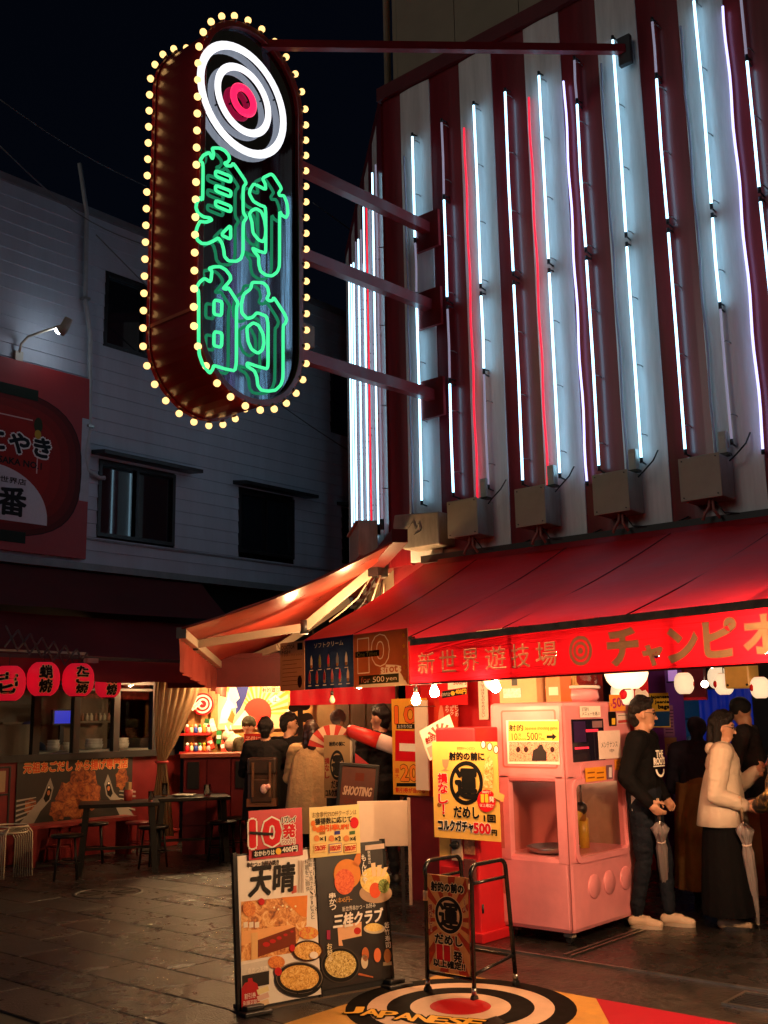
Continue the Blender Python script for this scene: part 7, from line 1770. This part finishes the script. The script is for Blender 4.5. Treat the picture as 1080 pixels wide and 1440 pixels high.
def umbrella(top_, tip, label, hook=True):
    top_, tip = Vector(top_), Vector(tip); d = tip - top_; L_ = d.length
    t = thing('folded_umbrella', label, 'umbrella', top_)
    q = d.to_track_quat('Z', 'Y').to_matrix().to_4x4(); inv_ = q
    def w(z, r=0, a=0): return inv_ @ Vector((r * math.cos(a), r * math.sin(a), z))
    part('handle', MB().tube([w(-.06, .0), w(.0), w(.12)], .011, 8), mat('umbrella_handle', (.42, .30, .2), rough=.4), t)
    part('shaft', MB().tube([w(.1), w(L_ * .5), w(L_ - .01)], .006, 6), M_STEEL, t)
    b = MB(); n = 32; rows = [(.15, .02, .012), (.19, .052, .02), (.24, .04, .012), (.30, .026, .006), (.36, .038, .008), (.55, .033, .006), (L_ * .8, .022, .004), (L_ - .05, .008, .001)]
    for z, r, am in rows: b.v += [tuple(w(z + (am * 1.2 * math.sin(8 * k / n * 2 * PI) if z < .2 else 0), r + am * math.sin(8 * k / n * 2 * PI + z * 6), 2 * PI * k / n)) for k in range(n)]
    for j in range(len(rows) - 1):
        for k in range(n): b.f.append([j * n + k, j * n + (k + 1) % n, (j + 1) * n + (k + 1) % n, (j + 1) * n + k]); b.mi.append(0); b.sm.append(True)
    part('clear_canopy', b, mat('clear_vinyl', (.34, .29, .29), rough=.18, trans=.3, var=.15, coat=.5), t)
    part('tie_band', MB().tube([w(.30, .03, a) for a in [k * PI / 8 for k in range(16)]], .007, 5, closed=True), mat('band_clear', (.55, .45, .4), rough=.3), t)
    part('tip', MB().cyl(w(L_ - .05), w(L_), .006, .004, n=8), mat('tip_white', (.6, .5, .4), rough=.4), t)
    return t
HR = math.atan2(BU2.y, BU2.x)            # facing along the picture towards the arcade's far end
HA = math.atan2(FW.y, FW.x)              # facing away from the street
FZ = .016
# --- bespectacled man with folded umbrella
BLK = cloth('black_sweatshirt', (.005, .005, .006)); JEAN = cloth('dark_jeans', (.011, .015, .024), var=.4, bscale=40); SHO = mat('cream_trainers', (.55, .42, .30), rough=.6, var=.1)
mb_ = onZ(917, 1303, FZ); mb_.z = FZ
pm, hp, V = person('man in glasses, black printed sweatshirt and jeans holding a folded umbrella', mb_, HR - .5, 1.70, BLK, JEAN, SHO,
    arms={-1: ((-.07, -.26, 1.12), (.10, -.26, .94)), 1: ((-.02, .25, 1.12), (.1, .22, .95))}, feet=((-.07, -.08), (.13, .10)), fat=1.10, voxel=.007, sleeve=1.25, lean=.02, nod=.06, head_yaw=.35)
gl = MB()
for sd in (-1, 1): gl.tube([hp(.094, sd * .034 + .024 * math.cos(a), .02 + .017 * math.sin(a)) for a in [k * PI / 8 for k in range(16)]], .0022, 5, closed=True).tube([hp(.092, sd * .058, .026), hp(.05, sd * .082, .03), hp(-.01, sd * .088, .03)], .0022, 5)
part('glasses', gl.tube([hp(.098, -.012, .022), hp(.1, .012, .022)], .002, 5), M_BLACK, pm)
# print on the chest and silver pocket patch
b = MB(); write(b, 'THE', 0, .085, .1, .05, W_, bold=.002); write(b, 'ROOTS', 0, .03, .15, .05, W_, bold=.003); b.use(W_).rect(-.08, -.012, .08, -.003, 0); n = 16
q_ = [(.06 * math.cos(PI + PI * i / n), -.03 + .06 * math.sin(PI + PI * i / n)) for i in range(n + 1)]; q2 = [(x * .7, -.03 + (y + .03) * .7) for x, y in q_]
b.use(W_).add([(x, y, .0) for x, y in q_ + q2], [(i, i + 1, n + 2 + i, n + 1 + i) for i in range(n)])
vs_ = []
for x, y, z in b.v:
    a = -.42 + x * 5.0; vs_.append((.022 + .158 * math.cos(a) + z, .200 * math.sin(a), 1.19 + y))
b.v = vs_; part('chest_print', b, None, pm)
part('pocket_patch', MB().box((-.005, -.168, .91), (.09, .012, .11)), food('silver_print', ['3a3836', '9a9490', 'd8d0c8', '5a5450'], 60), pm)
Mm = rz(mb_, HR - .5)
umbrella(Mm @ Vector((.165, -.22, .90)), onZ(939, 1296, FZ), 'folded clear vinyl umbrella held by the man in glasses')
# --- woman in beige jacket
BEI = cloth('beige_jacket', (.60, .49, .39), var=.12, bscale=9); SKT = cloth('black_skirt', (.004, .004, .005), var=.1)
wb = onZ(1030, 1305, FZ); wb.z = FZ
pw_, hp, V = person('woman in beige jacket and long black skirt looking at her phone', wb, HR - .35, 1.58, BEI, SKT, mat('beige_boot', (.34, .23, .15), rough=.7, var=.2),
    arms={-1: ((-.05, -.26, 1.06), (.16, -.2, .98)), 1: ((.10, .24, 1.10), (.27, .13, 1.22))}, feet=((-.02, -.07), (.03, .08)), fat=1.12, voxel=.007, sleeve=1.4, hair='bob', lean=.03, nod=.16, coat_len=1)
drape(pw_, [(1.2, .015, .10, .15), (1.1, .01, .135, .175), (.98, .0, .158, .195), (.84, -.01, .178, .21), (.74, -.015, .19, .222), (.735, -.015, .18, .21), (.76, -.015, .165, .2)], BEI, 'jacket_hem', 7, .03, 1)
drape(pw_, [(.86, -.01, .13, .17), (.6, -.01, .165, .195), (.35, -.01, .185, .215), (.12, -.01, .20, .225), (.10, -.01, .195, .22)], SKT, 'skirt', 14, .035, 2)
part('collar', fuse([(BEI, (-.05, -.07, 1.305), .045, (.06, -.06, 1.27), .035), (BEI, (-.05, .07, 1.305), .045, (.06, .06, 1.27), .035), (BEI, (-.055, -.06, 1.30), .042, (-.055, .06, 1.30), .042), (BEI, (.06, -.06, 1.26), .032, (.08, .0, 1.24), .03), (BEI, (.06, .06, 1.26), .032, (.08, 0, 1.24), .03)], .008), None, pw_)
gl = MB()
for sd in (-1, 1): gl.tube([hp(.094, sd * .034 + .025 * math.cos(a), .018 + .02 * math.sin(a)) for a in [k * PI / 8 for k in range(16)]], .002, 5, closed=True).tube([hp(.092, sd * .058, .026), hp(.05, sd * .082, .03), hp(-.01, sd * .088, .03)], .002, 5)
part('glasses', gl.tube([hp(.098, -.012, .022), hp(.1, .012, .022)], .002, 5), mat('thin_gold_frame', (.5, .42, .45), rough=.2, metal=.8), pw_)
Mw_ = rz(wb, HR - .35)
ph = thing('phone', 'dark phone with pink case held up by the woman in the beige jacket', 'phone', Mw_ @ Matrix.Translation((.345, .115, 1.20)) @ Matrix.Rotation(.5, 4, 'Y'))
part('phone_body', MB().bx(-.006, .006, -.037, .037, -.075, .075), mat('phone_case', (.35, .06, .05), rough=.35), ph, bevel=.004); part('screen', MB().bx(-.0085, -.0065, -.033, .033, -.068, .068), mat('phone_screen', (.02, .015, .02), rough=.1, emit=.1, ecol=(.6, .4, .4)), ph)
umbrella(Mw_ @ Vector((.14, -.23, .91)), onZ(1068, 1308, FZ), 'folded clear vinyl umbrella leaning by the woman in the beige jacket')
# --- person in patterned black jacket at the picture edge
jk = food('gold_pattern_cloth', ['0a0a0a', '0b0a0a', '0c0b0a', '0a0a0a', '6a5028', 'c8a868', 'e8d8b0'], 11)
kb = onZ(1148, 1332, FZ); kb.z = FZ
pk, hp, V = person('person in black jacket with gold pattern standing at the red counter end', kb, HR + 2.4, 1.60, jk, cloth('charcoal_skirt', (.02, .018, .018)), None, arms={-1: ((.05, -.27, 1.08), (.2, -.2, 1.0)), 1: ((.06, .27, 1.08), (.24, .18, 1.0))}, sleeve=1.5, fat=1.2, hair='short', voxel=.01, lean=.05)
drape(pk, [(1.1, 0, .16, .21), (.9, 0, .19, .24), (.78, 0, .2, .25)], cloth('black_hem', (.012, .012, .012)), 'jacket_hem', 6, .02, 3)
# --- people deeper in the arcade
def at_d(px, d, z=FZ):
    p = onP(px, 1100, FW * d, FW); return Vector((p.x, p.y, z))
NAV = cloth('navy_hood', (.014, .013, .026)); BRN = cloth('brown_coat', (.17, .09, .035))
pd, hp, V = person('person in dark hooded jacket and brown skirt behind the woman in beige', at_d(985, 9.0), HA - .3, 1.56, NAV, BRN, None, hair='none', sleeve=1.4, fat=1.2, lean=.14, voxel=.012, nod=.5, face=False, skin=NAV, arms={-1: ((.1, -.25, 1.06), (.25, -.1, 1.1)), 1: ((.1, .25, 1.06), (.25, .1, 1.1))})
drape(pd, [(1.0, .02, .16, .2), (.7, .02, .2, .23), (.3, 0, .23, .25), (.16, 0, .235, .255)], BRN, 'skirt', 12, .05, 1)
person('man in dark cap and coat bending at the back of the arcade', at_d(1072, 10.2), HR + 2.6, 1.70, cloth('dark_coat', (.03, .024, .026)), None, None, hair='cap', hair_m=cloth('dark_cap', (.015, .014, .016)), lean=.12, sleeve=1.3, voxel=.012, nod=.35, arms={-1: ((.12, -.24, 1.1), (.3, -.08, 1.22)), 1: ((.12, .24, 1.1), (.3, .08, 1.2))})
# --- customers at the stall
pb, hp, V = person('man in black coat with brown backpack standing at the stall counter', at_d(373, 11.6, .009), HA, 1.61, cloth('black_coat', (.014, .013, .014)), None, None, coat_len=1, fat=1.15, sleeve=1.3, voxel=.011, arms={-1: ((.1, -.27, 1.1), (.3, -.14, 1.14)), 1: ((.1, .27, 1.1), (.3, .14, 1.14))})
drape(pb, [(1.05, 0, .16, .21), (.8, 0, .18, .24), (.55, 0, .19, .25)], cloth('black_coat', (.014, .013, .014)), 'coat_skirt', 6, .03, 2)
bag = thing('backpack', 'dark brown leather backpack with a small colourful charm worn at the stall', 'bag', rz(at_d(373, 11.6, .009), HA)); M_BAG = mat('brown_leather', (.06, .03, .018), rough=.4, var=.3)
part('bag_body', MB().bx(-.33, -.17, -.15, .15, .72, 1.18), M_BAG, bag, bevel=.03); part('bag_flap', MB().bx(-.345, -.16, -.155, .155, 1.02, 1.2), mat('dark_leather', (.035, .02, .015), rough=.4), bag, bevel=.025); part('front_pocket', MB().bx(-.36, -.331, -.11, .11, .74, .98), M_BAG, bag, bevel=.012)
for sy in (-.09, .09): part('strap', MB().bx(-.365, -.347, sy - .012, sy + .012, .8, 1.15), mat('strap_tan', (.16, .07, .03), rough=.5), bag)
part('base_band', MB().bx(-.34, -.165, -.156, .156, .70, .78), mat('tan_base', (.2, .08, .035), rough=.45), bag)
part('charm', MB().ball((-.375, -.03, .88), .04, sc=(.5, 1, 1.2)).ball((-.375, -.07, .9), .03), food('charm_print', ['2a9a4a', 'f0a0a0', 'f8e0d0', '58c070'], 25), bag)
person('dark haired man in black at the counter beside the backpack man', at_d(406, 12.3, .009), HA - .4, 1.66, cloth('black_coat', (.014, .013, .014)), voxel=.012, head_yaw=-.9, arms={-1: ((.1, -.27, 1.1), (.3, -.14, 1.14)), 1: ((.1, .27, 1.1), (.3, .14, 1.14))})
HOO = cloth('tan_hoodie', (.52, .36, .18), var=.15)
pr_, hp, V = person('long haired woman in tan hooded coat at the stall', at_d(437, 11.2, .009), HA - .25, 1.56, HOO, None, None, hair='long', hair_m=mat('brown_hair', (.03, .014, .01), rough=.4), coat_len=1, fat=1.2, sleeve=1.5, voxel=.011, head_yaw=.5, arms={-1: ((.06, -.28, 1.08), (.26, -.12, 1.06)), 1: ((.06, .28, 1.08), (.26, .12, 1.06))})
drape(pr_, [(1.28, 0, .11, .16), (1.18, 0, .15, .20), (.95, -.01, .19, .24), (.7, -.02, .215, .265), (.45, -.02, .235, .285)], HOO, 'coat_skirt', 7, .03, 4)
person('man in black jacket standing beyond the padded cork display', at_d(537, 10.6, FZ), HA + .5, 1.70, cloth('black_jacket', (.012, .012, .015)), voxel=.011, fat=1.15, sleeve=1.3, head_yaw=.6)
person('stall attendant in olive beanie behind the counter', at_d(350, 13.75, .009), HA + 2.7, 1.63, cloth('olive_jacket', (.09, .075, .04)), hair='cap', hair_m=cloth('olive_beanie', (.05, .045, .025)), voxel=.012, head_yaw=.3)
person('passer-by in grey hood far behind the fan in the passage', at_d(476, 13.0, .009), HA, 1.68, cloth('grey_hood', (.2, .18, .17)), hair='cap', hair_m=cloth('grey_hood', (.2, .18, .17)), voxel=.013, face=False, hands=False)
ck = onX(36, 1050, LX - 1.25)
person('cook in dark clothes working inside the takoyaki shop', (ck.x, ck.y, .0), -.4, 1.62, cloth('cook_navy', (.02, .025, .05)), hair='cap', hair_m=cloth('cook_cap', (.03, .04, .12)), voxel=.013, lean=.08, nod=.3)
